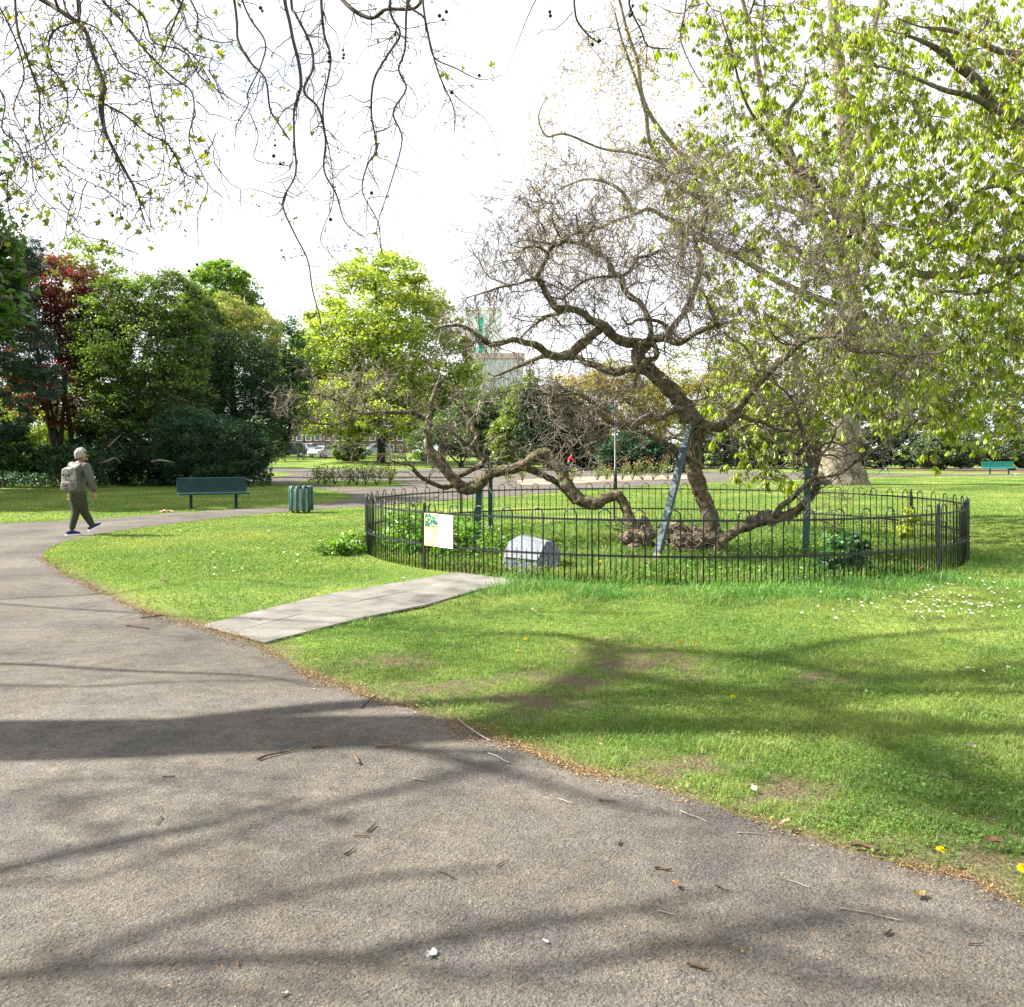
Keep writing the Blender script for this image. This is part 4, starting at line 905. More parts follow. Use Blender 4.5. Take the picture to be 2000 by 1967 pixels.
shade_att = np.vstack(shade_att); b1, r1 = grow(pk, shade_att, rmax=0.05, K=8, zig=0.06, sag=0.05, minr=0.012, tap=0.012); r1 = np.maximum(r1, 0.010)
V, f = tubes(b1, r1, 6); hw_.add(V, [f])
p, d, r = pick_on(b1, r1, 1000, 0.2); kk = (p[:, 1] > 5.2) | (rng.random(len(p)) < 0.12); p, d = p[kk], d[kk]; PS, RS = twigs(p, sprout(p, d, 0.9), rng.uniform(0.3, 1.0, len(p)), np.full(len(p), 0.011), 5, 0.3)
V, f = tubes(PS, RS, 3); hw_.add(V, [f])
att = np.stack([rng.uniform(-15, 1.5, 650), rng.uniform(0.2, 11.5, 650), rng.uniform(7.2, 14.0, 650)], 1)
att = att[(att[:, 2] > CAMH+900*att[:, 1]/F+0.3) & (att[:, 0] < -1.0+0.6*(10-att[:, 2]))]
bp, br = grow(pk, att, rmax=0.035, K=7, zig=0.05, sag=0.05)
V, f = tubes(bp, br, 5); hw_.add(V, [f])
hw_.build('branches', M['plane_twig'], pl, smooth=True)
hq = np.array([np.stack([np.interp(np.linspace(0, 1, 12), np.linspace(0, 1, len(q)), q[:, k]) for k in range(4)], 1) for q in hang])
wts = np.array([np.linalg.norm(np.diff(q[:, :3], axis=0), axis=1).sum() for q in hq]); 
HP, HR = hq[:, :, :3], hq[:, :, 3]
idx = rng.choice(len(hq), 560, p=wts/wts.sum()); p, d, r = pick_on(HP[idx], HR[idx], 560, 0.05, 1.0)
lft = p[:, 0] < -1.6
D = unit(d*0.5+rand_dirs(len(p))*0.75+np.array((0, 0, -0.25)))
P1, R1 = twigs(p, D, rng.uniform(0.12, 0.55, len(p)), np.clip(r*0.55, 0.0024, 0.0045), 7, 0.42, (0, 0, -0.03))
# the thicket of hanging twigs at the left edge
p5 = region_points(150, [(-60,-20),(420,-20),(430,300),(380,420),(200,400),(60,440),(-60,420)], 6.2, 8.0)
P5, R5 = twigs(p5, unit(rand_dirs(150)*0.7+np.array((0.15, 0, -0.8))), rng.uniform(0.3, 0.9, 150), np.full(150, 0.0042), 10, 0.5, (0, 0, -0.16))
p, d, r = pick_on(np.concatenate([P1]), R1, 620, 0.3); P2, R2 = twigs(p, sprout(p, d, 0.8), rng.uniform(0.04, 0.16, len(p)), np.full(len(p), 0.0024), 4, 0.35)
p, d, r = pick_on(P5, R5, 420, 0.15); P6, R6 = twigs(p, sprout(p, d, 0.8), rng.uniform(0.05, 0.3, len(p)), np.full(len(p), 0.003), 5, 0.35, (0, 0, -0.05))
up_p, up_d, up_r = pick_on(bp, br, 1500, 0.2); P7, R7 = twigs(up_p, sprout(up_p, up_d, 0.9), rng.uniform(0.3, 1.2, 1500), np.full(1500, 0.008), 5, 0.3)
tw = MB()
for Pt, Rd, S in ((P1, R1, 4), (P2, R2, 3), (P5, R5, 4), (P6, R6, 3), (P7, R7, 3)):
    V, f = tubes(Pt, Rd, S); tw.add(V, [f])
tw.build('twigs', M['plane_twig'], pl)
# young lobed leaves in clusters at the nodes
ends = np.vstack([P2[:, -1], P6[:, -1], P1[:, -1], pick_on(HP, HR, 160, 0.2)[0]])
px_ = ends[:, 0]/ends[:, 1]*F+1000
ends = ends[rng.random(len(ends)) < np.where(px_ < 440, 0.75, 0.34)]
cnt = rng.integers(1, 5, len(ends)); c = np.repeat(ends, cnt, 0)+rng.normal(size=(cnt.sum(), 3))*0.014
big_ = rng.random(len(c)) < np.where((c[:, 0]/c[:, 1]*F+1000) < 430, 0.3, 0.08)
sz = np.where(big_, rng.uniform(0.03, 0.06, len(c)), rng.uniform(0.01, 0.022, len(c)))
lf = MB()
tint = np.where(big_[:, None], np.array((0.26,0.28,0.035)), np.array((0.16,0.14,0.045)))*rng.uniform(0.6, 1.3, (len(c), 1))
Nn = rand_dirs(len(c)); ax = unit(np.cross(Nn, rand_dirs(len(c))))
bx = np.cross(Nn, ax)
for th, s in ((0, 1.0), (0.9, 0.8), (-0.9, 0.8)):   # three pointed lobes
    D = unit(ax*math.cos(th)+bx*math.sin(th)); V, f = leafquads(c, D, Nn, sz*s, sz*0.5, 0.45); lf.add(V, [f], np.repeat(tint, 4, 0))
lf.build('leaves', M['leaf'], pl)
M['seed_ball'] = noise_mat('seed_ball', [(0.4, (0.02,0.014,0.01)), (0.6, (0.09,0.06,0.035))], scale=120, rough=0.95, bump=0.8, bscale=200)
bm = bmesh.new(); bmesh.ops.create_icosphere(bm, subdivisions=3, radius=0.0135)
for v in bm.verts: v.co *= 1+0.1*mnoise.noise(v.co*300)
sb = bpy.data.meshes.new('seed_ball'); bm.to_mesh(sb); bm.free(); sb.materials.append(M['seed_ball'])
for (u, v, c, Y, up) in [(985,30,h4,7.4,60),(992,42,h4,7.4,70),(1243,200,h4,7.4,90),(1246,216,h4,7.4,90),(1244,232,h4,7.4,110),(1297,190,h4,7.5,90),(1300,207,h4,7.5,100),(1298,220,h4,7.5,110),(1688,45,h4,7.1,60),(1662,60,h4,7.1,70),(1675,75,h4,7.1,70),(1708,350,h4,7.2,60),(1812,285,h4,7.0,40),(1040,550,h4,7.4,40),(1035,590,h4,7.4,50),(1060,620,h4,7.4,40),(460,825,h4,7.0,50),(425,815,h4,7.0,40),(143,45,g5,7,80),(145,60,g5,7,80),(304,168,g5,7,40),(330,155,g5,7,50),(455,48,g5,7,60),(447,58,g5,7,60),(457,22,g5,7,60),(648,95,g5,6.9,60),(1250,830,h4,7.4,40),(1405,730,h4,7.3,50),(745,1000,h4,7.2,50),(715,1025,h4,7.2,50)]:
    q = P(c[0]+u/c[2], c[1]+v/c[2], Y)
    o = bpy.data.objects.new('seed_ball', sb); COL.objects.link(o); o.parent = pl; o.matrix_parent_inverse = Matrix.Translation(-pl.location); o.location = q; s = random.uniform(0.75, 1.1); o.scale = (s, s, s)
    stalk = MB(); stalk.tube([(0, 0, 0), (random.uniform(-.01, .01), 0, up/c[2]*Y/F*0.6), (random.uniform(-.03, .03), 0, up/c[2]*Y/F*1.3)], 0.0013, 4); stalk.build('seed_stalk', M['plane_twig'], o, world_coords=False)
# ------------------------------------------------------------------ trees and shrubs farther back
def in_ell(n, e, bias=0.5):
    d = rand_dirs(n); r = rng.random(n)**(1/3.0*bias); return np.asarray(e[:3])+d*r[:, None]*np.asarray(e[3:6])
def crown_mesh(ells, n_leaf, size, cols, clump=0.09, per=60, droop=0.0, aspect=0.55, flat=0.55, bias=0.55, vary=0.3, zmin=0.03, wts=None):
    vol = np.array([e[3]*e[4]*e[5] for e in ells])**0.67
    if wts is not None: vol = vol*np.array(wts)
    vol = vol/vol.sum(); mb = MB(); cents = []
    cols = [np.array(c) for c in cols]
    for e, v in zip(ells, vol):
        nl = int(n_leaf*v); nc = max(6, nl//per); c = in_ell(nc, e, bias); rad = clump*max(e[3:6])
        cs = rad*rng.uniform(0.5, 1.5, nc); cents.append(c)
        k = rng.integers(0, nc, nl); off = rng.normal(size=(nl, 3))*np.array((1, 1, flat))
        p = c[k]+off*cs[k][:, None]; k = k[p[:, 2] > zmin]; p = p[p[:, 2] > zmin]; nl = len(p)
        D = rand_dirs(nl); D[:, 2] = D[:, 2]*0.6-droop; D = unit(D)
        Nn = unit(rand_dirs(nl)+np.array((0, 0, 0.7))); L = size*rng.uniform(0.6, 1.35, nl)
        V, f = leafquads(p, D, Nn, L, L*aspect)
        cc = np.stack([cols[i] for i in rng.integers(0, len(cols), nc)])*rng.uniform(1-vary, 1+vary, (nc, 1))
        t = cc[k]*rng.uniform(0.8, 1.2, (nl, 1)); mb.add(V, [f], np.repeat(t, 4, 0))
    return mb, np.vstack(cents)
def bw(cx, cy, rx, ry, Y, ryd=None):
    """ellipsoid seen at picture centre (cx, cy) with picture half-widths rx, ry, Y metres away"""
    p = P(cx, cy, Y); return (*p, rx*Y/F, (ryd if ryd else rx*Y/F*0.8), ry*Y/F)
def plant(name, label, cat, base, ells, n_leaf, size, cols, mat='leaf', trunk=None, bark='dark_bark', stems=1, nbr=40, spread=0.3, group=None, parts=('trunk', 'crown'), brr=0.05, twig=0, **kw):
    b = np.array((base[0], base[1], float(gz(base[1]))))
    o = empty(name, tuple(b), label, cat, group)
    mb, cents = crown_mesh(ells, n_leaf, size, cols, **kw)
    mb.build(parts[1], M[mat], o)
    if trunk:
        r0, ht = trunk; tm = MB(); s_ = Skeleton()
        for q in range(stems):
            e = ells[q % len(ells)]; topp = np.array(e[:3])+np.array((random.uniform(-.3, .3)*e[3], random.uniform(-.3, .3)*e[4], e[5]*0.35)) if stems > 1 else np.array((np.mean([c[0] for c in cents]), np.mean([c[1] for c in cents]), max(e[2]+0.5*e[5] for e in ells)))
            st = b+np.array((random.uniform(-1, 1)*spread, random.uniform(-1, 1)*spread*0.6, -0.1)) if stems > 1 else b-np.array((0, 0, 0.1))
            m1 = st+np.array((0, 0, ht*0.5)); m2 = st*0.75+topp*0.25; m2[2] = max(m2[2], st[2]+ht)
            path = np.array([[*st, r0*1.5], [*(st+np.array((0, 0, 0.35))), r0*1.1], [*m1, r0], [*m2, r0*0.8], [*((m2+topp)/2), r0*0.5], [*topp, r0*0.15]])
            s_.add(limb_into(tm, path, 5, 9, 0.06, 3))
        a = cents[rng.choice(len(cents), min(nbr, len(cents)), replace=False)]
        bp, br = grow(s_, a, rmax=r0*0.5, K=6, zig=0.06, sag=0.1, minr=brr*0.2, tap=brr*0.2); V, f = tubes(bp, br, 5); tm.add(V, [f])
        if twig:
            p, d, r = pick_on(bp, br, twig, 0.2); tp, trr = twigs(p, sprout(p, d, 0.9), rng.uniform(0.3, 1.2, twig)*twsc, np.full(twig, 0.006*twsc+0.003), 5, 0.3); V, f = tubes(tp, trr, 3); tm.add(V, [f])
        tm.build(parts[0], M[bark], o, smooth=True)
    return o
twsc = 1.0
S_, C_ = 'shrub', 'tree'
# left clump, far to near
plant('maple_tree', 'bright green tree rising behind the dark shrubs, right of the copper one', C_, (P(430,0,60)[0], 60), [bw(430,590,75,75,60), bw(400,640,80,70,60), bw(470,640,50,80,60), bw(440,545,45,40,60)], 26000, 0.22, [(0.13,0.24,0.02), (0.17,0.27,0.03), (0.09,0.18,0.02)], trunk=(0.25, 3), nbr=30)
plant('pale_green_tree', 'thin pale yellow green tree top showing above the copper foliage', C_, (P(175,0,60)[0], 60), [bw(175,510,52,50,60), bw(210,560,45,50,60), bw(140,540,30,40,60), bw(180,650,60,120,60)], 9000, 0.2, [(0.2,0.27,0.06), (0.16,0.23,0.04)], trunk=(0.18, 4), nbr=30, clump=0.12)
plant('teal_background_tree', 'dark green tree in the gap between the shrubs and the lime tree', C_, (P(548,0,75)[0], 75), [bw(555,690,42,75,75), bw(570,770,36,80,75), bw(545,800,36,60,75), bw(535,860,25,40,75)], 18000, 0.24, [(0.05,0.11,0.03), (0.03,0.08,0.03)])
plant('catkin_birch', 'pale stemmed birch hung with golden brown catkins', C_, (P(478,0,53)[0], 53), [bw(500,660,45,65,53), bw(460,640,50,55,53), bw(525,690,25,60,53), bw(440,600,40,35,53)], 15000, 0.16, [(0.33,0.32,0.1), (0.26,0.3,0.07), (0.2,0.27,0.05)], trunk=(0.13, 4), bark='white_bark', droop=0.9, aspect=0.28, clump=0.09, nbr=40)
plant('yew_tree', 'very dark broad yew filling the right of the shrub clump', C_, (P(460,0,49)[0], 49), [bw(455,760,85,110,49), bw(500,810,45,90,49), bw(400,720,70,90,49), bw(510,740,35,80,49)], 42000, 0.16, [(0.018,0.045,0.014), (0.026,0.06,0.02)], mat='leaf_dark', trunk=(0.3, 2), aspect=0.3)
plant('copper_plum_tree', 'copper red leaved plum tree with several dark stems behind the walker', C_, (P(118,0,47)[0], 47), [bw(110,560,85,65,47), bw(60,600,75,70,47), bw(150,640,60,70,47), bw(90,700,85,80,47), bw(130,770,60,70,47), bw(60,770,55,55,47), bw(30,560,60,60,47), bw(180,580,50,50,47)], 30000, 0.16, [(0.11,0.014,0.02), (0.15,0.02,0.025), (0.07,0.018,0.012), (0.13,0.06,0.012), (0.09,0.03,0.012)], trunk=(0.15, 1.6), stems=6, spread=0.9, clump=0.1, nbr=90)
plant('blue_green_conifer', 'blue green drooping conifer at the left edge of the picture', C_, (P(-40,0,43)[0], 43), [bw(-10,520,80,60,43), bw(40,500,50,40,43), bw(-30,660,110,90,43), bw(50,690,60,70,43), bw(80,740,45,45,43), bw(10,600,60,50,43), bw(0,800,70,60,43)], 40000, 0.17, [(0.04,0.085,0.065), (0.055,0.11,0.08), (0.035,0.065,0.045)], mat='leaf_dark', trunk=(0.25, 2), droop=0.35, aspect=0.25, nbr=70)
plant('green_thorn_tree', 'tall mid green twiggy thorn tree in the middle of the shrub clump', C_, (P(275,0,46.5)[0], 46.5), [bw(230,600,75,60,46), bw(310,590,85,60,46), bw(270,680,115,85,46), bw(350,690,60,80,46), bw(330,770,90,55,46), bw(210,740,50,80,46), bw(385,620,40,45,46), bw(240,800,80,60,46), bw(330,830,80,40,46), bw(200,660,60,60,46)], 70000, 0.14, [(0.10,0.175,0.025), (0.13,0.215,0.03), (0.07,0.13,0.02), (0.07,0.085,0.03)], trunk=(0.16, 2), stems=4, spread=1.2, clump=0.085, nbr=110, twig=1500)
plant('cypress', 'tall dark evergreen column between the thorn and the yew', C_, (P(395,0,51)[0], 51), [bw(400,700,55,110,51), bw(385,790,55,80,51)], 20000, 0.17, [(0.02,0.05,0.02), (0.03,0.06,0.02)], mat='leaf_dark', trunk=(0.2, 2), aspect=0.3)
plant('golden_shrub', 'sunlit yellow green shrub under the copper tree', S_, (P(60,0,53)[0], 53), [bw(50,840,80,45,53), bw(0,830,55,50,53), bw(100,860,45,30,53)], 14000, 0.15, [(0.24,0.3,0.03), (0.18,0.26,0.03)], trunk=(0.06, 0.5), stems=3)
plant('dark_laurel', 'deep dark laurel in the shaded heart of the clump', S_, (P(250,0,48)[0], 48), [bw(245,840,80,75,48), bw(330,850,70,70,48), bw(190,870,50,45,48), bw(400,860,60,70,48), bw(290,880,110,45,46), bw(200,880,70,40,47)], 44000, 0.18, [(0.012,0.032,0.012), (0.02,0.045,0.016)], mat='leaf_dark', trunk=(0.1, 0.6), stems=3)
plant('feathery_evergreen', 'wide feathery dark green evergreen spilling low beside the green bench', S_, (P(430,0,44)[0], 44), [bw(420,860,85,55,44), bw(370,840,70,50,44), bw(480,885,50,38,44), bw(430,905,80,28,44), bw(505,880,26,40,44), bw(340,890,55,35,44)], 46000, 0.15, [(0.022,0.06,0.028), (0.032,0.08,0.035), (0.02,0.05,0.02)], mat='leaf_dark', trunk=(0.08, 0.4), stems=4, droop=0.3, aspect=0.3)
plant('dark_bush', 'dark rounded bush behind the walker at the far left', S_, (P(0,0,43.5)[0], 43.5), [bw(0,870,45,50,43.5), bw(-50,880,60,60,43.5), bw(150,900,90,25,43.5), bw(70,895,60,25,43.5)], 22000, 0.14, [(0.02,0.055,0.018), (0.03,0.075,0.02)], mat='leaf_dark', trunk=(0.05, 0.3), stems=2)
# trees standing out of the picture to the left, they only shade the lawn behind the bench
plant('shade_tree', 'broad green tree left of the shrub clump', C_, (-27.5, 36), [(-25,34,12,6,5,5), (-28,39,11,5,5,5), (-24,30.5,9.5,3.5,3.5,3.5), (-23.5,38.5,9,3.5,4,4)], 42000, 0.42, [(0.06,0.13,0.02)], trunk=(0.35, 3))
# ivy bank in front of the clump
iv = MB(); n = 26000
x, y = screen_scatter(n, -120, 530, 918, 950); kk = (y > 39) & (y < 60); x, y = x[kk], y[kk]
k2 = ((x/y*F+1000) < 480) | (rng.random(len(x)) < 0.5); x, y = x[k2], y[k2]
hgt = 0.15+0.55*np.clip(nfield(x, y, 0.8, 2)+0.4, 0, 1)+0.05*np.clip(y-42, 0, 8); z = rng.uniform(0.0, 1, len(x))*hgt
D = rand_dirs(len(x)); D[:, 2] = -0.4; L = rng.uniform(0.09, 0.2, len(x))
V, f = leafquads(np.stack([x, y, z], 1), unit(D), unit(rand_dirs(len(x))+np.array((0, -0.5, 0.6))), L, L*0.9)
iv.add(V, [f], np.repeat(np.array((0.022,0.055,0.022))*rng.uniform(0.6, 1.7, (len(x), 1)), 4, 0))
tag(iv.build('ivy', M['leaf_dark']), 'dark ivy ground cover along the foot of the shrub clump', 'ivy', kind='stuff')
# fallen bare boughs lying under the clump
for lab, pts, Y in (('bare bough lying on the ivy just right of the walker', [(185,905),(205,902),(225,895),(236,905)], 42.5), ('bare bough sticking up out of the dark shrubs', [(212,873),(222,862),(236,850)], 42), ('bare bough lying on the ivy under the thorn tree', [(296,902),(315,899),(340,904)], 42)):
    m = MB(); q = smooth_path(np.array([P(*p, Y) for p in pts]), 4); m.tube(q, np.linspace(0.06, 0.025, len(q)), 6)
    tag(m.build('fallen_bough', M['twig']), lab, 'bough', 'fallen boughs')
# lime tree
twsc = 2.0
plant('lime_tree', 'round crowned lime tree in fresh yellow green leaf behind the bare limbs', C_, (P(745,0,104)[0], 104), [bw(745,600,120,105,104), bw(700,700,130,110,104), bw(800,690,120,120,104), bw(640,750,80,100,104), bw(750,780,130,75,104), bw(760,545,70,50,104), bw(860,740,80,100,104), bw(620,800,60,50,104), bw(900,790,60,60,104), bw(610,770,50,80,104), bw(680,810,90,45,104), bw(780,820,90,40,104), bw(640,680,70,80,104), bw(590,730,45,75,104), bw(720,790,120,60,100)], 70000, 0.42, [(0.28,0.35,0.045), (0.34,0.4,0.06), (0.19,0.27,0.04)], trunk=(0.45, 3), nbr=260, clump=0.075, per=45, brr=0.25, vary=0.3, twig=1600)
twsc = 1.0
plant('clipped_bush', 'clipped round bush in front of the white car', S_, (P(672,0,108)[0], 108), [bw(675,879,26,21,108), bw(690,885,22,18,108)], 6000, 0.22, [(0.09,0.14,0.04), (0.13,0.18,0.06)], trunk=(0.05, 0.3), group=None)
plant('square_hedge', 'dark clipped hedge with a pale new top left of the cars', S_, (P(543,0,108)[0], 108), [bw(548,872,20,23,108), bw(530,872,18,25,108)], 6000, 0.22, [(0.035,0.07,0.025), (0.05,0.09,0.03)], mat='leaf_dark', trunk=(0.05, 0.3))
o = empty('cabbage_palm', (*P(698,0,110)[:2], float(gz(110))), 'small cabbage palm with a spiky head beside the clipped bush', 'palm')
m = MB(); b = np.array(o.location); m.tube([b, b+np.array((0.1,0,1)), b+np.array((0,0,2.3))], [0.2,0.16,0.14], 8); m.build('trunk', M['twig'], o)
n = 260; c = np.repeat((b+np.array((0,0,2.4)))[None], n, 0)+rng.normal(size=(n, 3))*0.12; D = rand_dirs(n); D[:, 2] = D[:, 2]*0.8; D = unit(D)
m = MB(); V, f = leafquads(c, D, unit(rand_dirs(n)+np.array((0,0,1))), rng.uniform(0.8, 1.4, n), np.full(n, 0.09)); m.add(V, [f], np.repeat(np.array((0.16,0.2,0.07))*rng.uniform(0.6, 1.3, (n, 1)), 4, 0)); m.build('crown', M['leaf'], o)
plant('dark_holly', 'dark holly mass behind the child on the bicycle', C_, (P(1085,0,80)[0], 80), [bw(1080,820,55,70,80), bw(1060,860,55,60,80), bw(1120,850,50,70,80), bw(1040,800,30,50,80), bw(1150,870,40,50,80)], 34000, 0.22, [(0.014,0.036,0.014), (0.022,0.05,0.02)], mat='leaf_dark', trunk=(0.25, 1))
plant('golden_conifer', 'yellow green conifer edging the dark holly on its left', C_, (P(1010,0,84)[0], 84), [bw(1025,780,24,55,84), bw(1005,830,30,55,84), bw(985,860,32,45,84), bw(1040,750,16,30,84)], 12000, 0.25, [(0.19,0.26,0.03), (0.13,0.2,0.03)], trunk=(0.15, 1))
plant('grey_shrub', 'grey green shrubbery behind the low left limb', S_, (P(900,0,92)[0], 92), [bw(900,845,60,50,92), bw(955,850,40,48,92), bw(840,855,50,45,92), bw(970,890,40,18,92), bw(975,800,36,50,92), bw(930,800,40,40,92)], 28000, 0.25, [(0.06,0.1,0.04), (0.09,0.14,0.05), (0.1,0.17,0.03)], trunk=(0.1, 0.6), stems=3)
plant('laurel_bush', 'big round glossy laurel right of the lamp post', S_, (P(1250,0,72)[0], 72), [bw(1235,885,55,40,72), bw(1275,895,45,32,72), bw(1195,895,30,32,72), bw(1310,900,38,28,72)], 30000, 0.2, [(0.025,0.075,0.03), (0.035,0.095,0.035)], mat='leaf_dark', trunk=(0.1, 0.4), stems=3)
twsc = 2.0
plant('yellow_budding_tree', 'hazy golden budding tree behind the lamp post', C_, (P(1190,0,98)[0], 98), [bw(1180,800,85,70,98), bw(1120,780,70,55,98), bw(1250,790,60,70,98), bw(1200,740,60,35,98)], 20000, 0.24, [(0.33,0.25,0.05), (0.25,0.23,0.05), (0.2,0.19,0.06)], trunk=(0.25, 2), twig=1500, clump=0.12, nbr=80)
plant('golden_budding_tree', 'hazy golden budding tree right of the upright trunk', C_, (P(1370,0,100)[0], 100), [bw(1330,790,80,70,100), bw(1400,800,80,80,100), bw(1360,720,70,60,100), bw(1450,750,70,90,100)], 20000, 0.24, [(0.3,0.25,0.06), (0.24,0.25,0.05), (0.18,0.2,0.05)], trunk=(0.25, 2), twig=1500, clump=0.12, nbr=80)
plant('olive_backdrop_tree', 'olive green tree seen through the chestnut left of the pale trunk', C_, (P(1560,0,104)[0], 104), [bw(1530,740,100,120,104), bw(1600,790,80,90,104), bw(1680,720,90,130,104), bw(1500,820,80,50,104), bw(1440,780,70,80,104)], 34000, 0.3, [(0.16,0.19,0.05), (0.1,0.16,0.03), (0.22,0.21,0.07)], trunk=(0.3, 2), nbr=60)
plant('green_backdrop_tree', 'mid green tree at the right behind the round bushes', C_, (P(1850,0,104)[0], 104), [bw(1800,760,90,100,104), bw(1900,740,110,120,104), bw(2000,720,100,150,104), bw(1730,790,70,80,104), bw(1850,640,100,90,104), bw(1960,600,90,90,104)], 40000, 0.3, [(0.1,0.17,0.03), (0.16,0.2,0.05), (0.07,0.12,0.03)], trunk=(0.3, 2), nbr=60)
twsc = 1.0
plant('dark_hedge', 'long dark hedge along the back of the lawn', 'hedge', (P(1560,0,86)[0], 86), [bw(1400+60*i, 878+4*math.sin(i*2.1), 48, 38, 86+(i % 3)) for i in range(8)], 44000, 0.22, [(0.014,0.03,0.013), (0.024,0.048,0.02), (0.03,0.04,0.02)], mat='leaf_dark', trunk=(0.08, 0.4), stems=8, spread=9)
plant('round_bush', 'large pale leaved round bush left of the far bench', S_, (P(1840,0,80)[0], 80), [bw(1835,877,48,34,80), bw(1880,880,45,32,80), bw(1810,885,28,28,80)], 26000, 0.2, [(0.085,0.125,0.06), (0.12,0.16,0.085)], mat='leaf_dark', trunk=(0.08, 0.4), stems=3)
plant('round_bush', 'round pale leaved bush directly behind the far bench', S_, (P(1975,0,80.5)[0], 80.5), [bw(1965,882,35,30,80.5), bw(2010,880,45,34,80.5), bw(1925,890,22,22,80.5)], 20000, 0.2, [(0.085,0.125,0.06), (0.12,0.16,0.085)], mat='leaf_dark', trunk=(0.08, 0.4), stems=3)
# soil strip under the far hedges
flat_poly('shrub_border', [G(*p) for p in [(1330,917),(1500,916),(1760,919),(1900,922),(2100,923.5),(2150,911),(1800,908),(1400,907),(1000,910),(1010,917)]], 0.018, M['soil'])

# ------------------------------------------------------------------ great pale plane at the back
bp_ = empty('far_plane_tree', (*P(1642,0,47)[:2], 0), 'tall pale barked plane tree with a massive flared foot beyond the fence', 'tree')
pp = []
def PB(c, pts, Y0, Y1): pp.append(cr(*c, pts, Y0, Y1))
ONE = (0, 0, 1)
PB(ONE, [(1642,952,112),(1640,935,98),(1640,915,84),(1642,880,70),(1648,840,60),(1655,780,52),(1660,700,48),(1662,620,45),(1658,540,42),(1652,480,38),(1640,400,34),(1655,320,32),(1650,240,30),(1640,150,26),(1630,50,22),(1620,-80,16),(1610,-220,8)], 47, 47)
PB(ONE, [(1658,520,34),(1690,330,26),(1700,270,24),(1680,200,18),(1690,120,14),(1720,0,10),(1740,-120,6)], 47, 49)
PB(ONE, [(1650,500,32),(1600,420,26),(1560,350,22),(1520,270,18),(1490,180,14),(1470,80,10),(1440,-40,6)], 47, 45)
PB(ONE, [(1640,600,16.8),(1540,560,14.4),(1440,500,12.0),(1380,470,10.2),(1313,433,9.6),(1269,409,8.4),(1236,420,7.8),(1200,432,6.6),(1160,450,5.4),(1110,460,4.2),(1060,480,2.4)], 47, 44)
PB(ONE, [(1600,430,12.0),(1480,390,9.6),(1380,350,7.8),(1300,320,7.2),(1240,300,6.0),(1175,290,4.8),(1105,262,4.2),(1068,266,3.6),(1052,230,3.0),(1066,190,1.8)], 46, 43)
PB(ONE, [(1400,360,12),(1330,300,10),(1280,240,9),(1255,190,8),(1245,120,7),(1225,60,6),(1205,-20,4)], 45, 44)
PB(ONE, [(1262,220,7),(1240,150,6),(1215,80,5),(1200,20,3)], 44, 43)
PB(ONE, [(1300,320,9),(1270,280,8),(1262,220,8)], 45, 44)
PB(ONE, [(1240,420,9),(1210,370,7),(1150,350,5),(1090,370,3)], 44, 43)
PB(ONE, [(1600,930,34),(1585,948,22),(1560,956,8)], 46.5, 46); PB(ONE, [(1675,925,36),(1690,948,20),(1705,954,8)], 46.5, 46)
pm = MB(); pk2 = Skeleton()
for q in pp: pk2.add(limb_into(pm, q, 6, 12, 0.07, 1.2))
pm.build('trunk', M['plane_bark'], bp_, smooth=True)
att = np.vstack([region_points(420, [(1010,560),(1000,420),(1020,250),(1100,100),(1180,-20),(1400,-60),(1420,260),(1400,480),(1200,560)], 40, 50), region_points(260, [(1380,-60),(2000,-100),(1950,420),(1700,620),(1450,520)], 41, 54)])
b_, r_ = grow(pk2, att, rmax=0.09, K=7, zig=0.07, sag=0.06, minr=0.012, tap=0.011)
V, f = tubes(b_, r_, 4); m = MB(); m.add(V, [f]); m.build('branches', M['plane_bark'], bp_, smooth=True)
p, d, r = pick_on(b_, r_, 4200, 0.2); P1, R1 = twigs(p, sprout(p, d, 0.9), rng.uniform(0.4, 1.7, len(p)), np.full(len(p), 0.010), 6, 0.35, (0, 0, -0.03)); V, f = tubes(P1, R1, 3); m = MB(); m.add(V, [f]); m.build('twigs', M['twig'], bp_)
p, d, r = pick_on(P1, R1, 15000, 0.3); L = rng.uniform(0.05, 0.14, len(p)); V, f = leafquads(p, rand_dirs(len(p)), rand_dirs(len(p)), L, L*0.6); m = MB()
m.add(V, [f], np.repeat(np.array((0.38,0.28,0.08))*rng.uniform(0.6, 1.2, (len(p), 1)), 4, 0)); m.build('buds', M['leaf'], bp_)

# ------------------------------------------------------------------ plants round the fence, rose bushes
plant('leafy_clump', 'clump of bright leafy weeds at the foot of the fence on its left side', 'plant', (*P(690,0,15.6)[:2],), [(*P(690,1050,15.55)[:2],0.14,0.32,0.28,0.2), (-2.75,15.2,0.1,0.25,0.2,0.14)], 1500, 0.085, [(0.1,0.22,0.025), (0.14,0.26,0.03)], trunk=(0.006, 0.05), stems=4, brr=0.01, parts=('stems', 'leaves'), clump=0.18)
plant('leafy_clump', 'tall bank of leafy weeds just inside the fence behind the information board', 'plant', (-1.3, 15.4), [(-1.2,15.2,0.3,0.6,0.7,0.35), (-1.7,16.0,0.3,0.4,0.8,0.35), (-0.55,15.1,0.24,0.4,0.5,0.26)], 4200, 0.085, [(0.1,0.23,0.025), (0.14,0.26,0.03), (0.07,0.17,0.02)], trunk=(0.006, 0.1), stems=6, brr=0.01, parts=('stems', 'leaves'), clump=0.18)
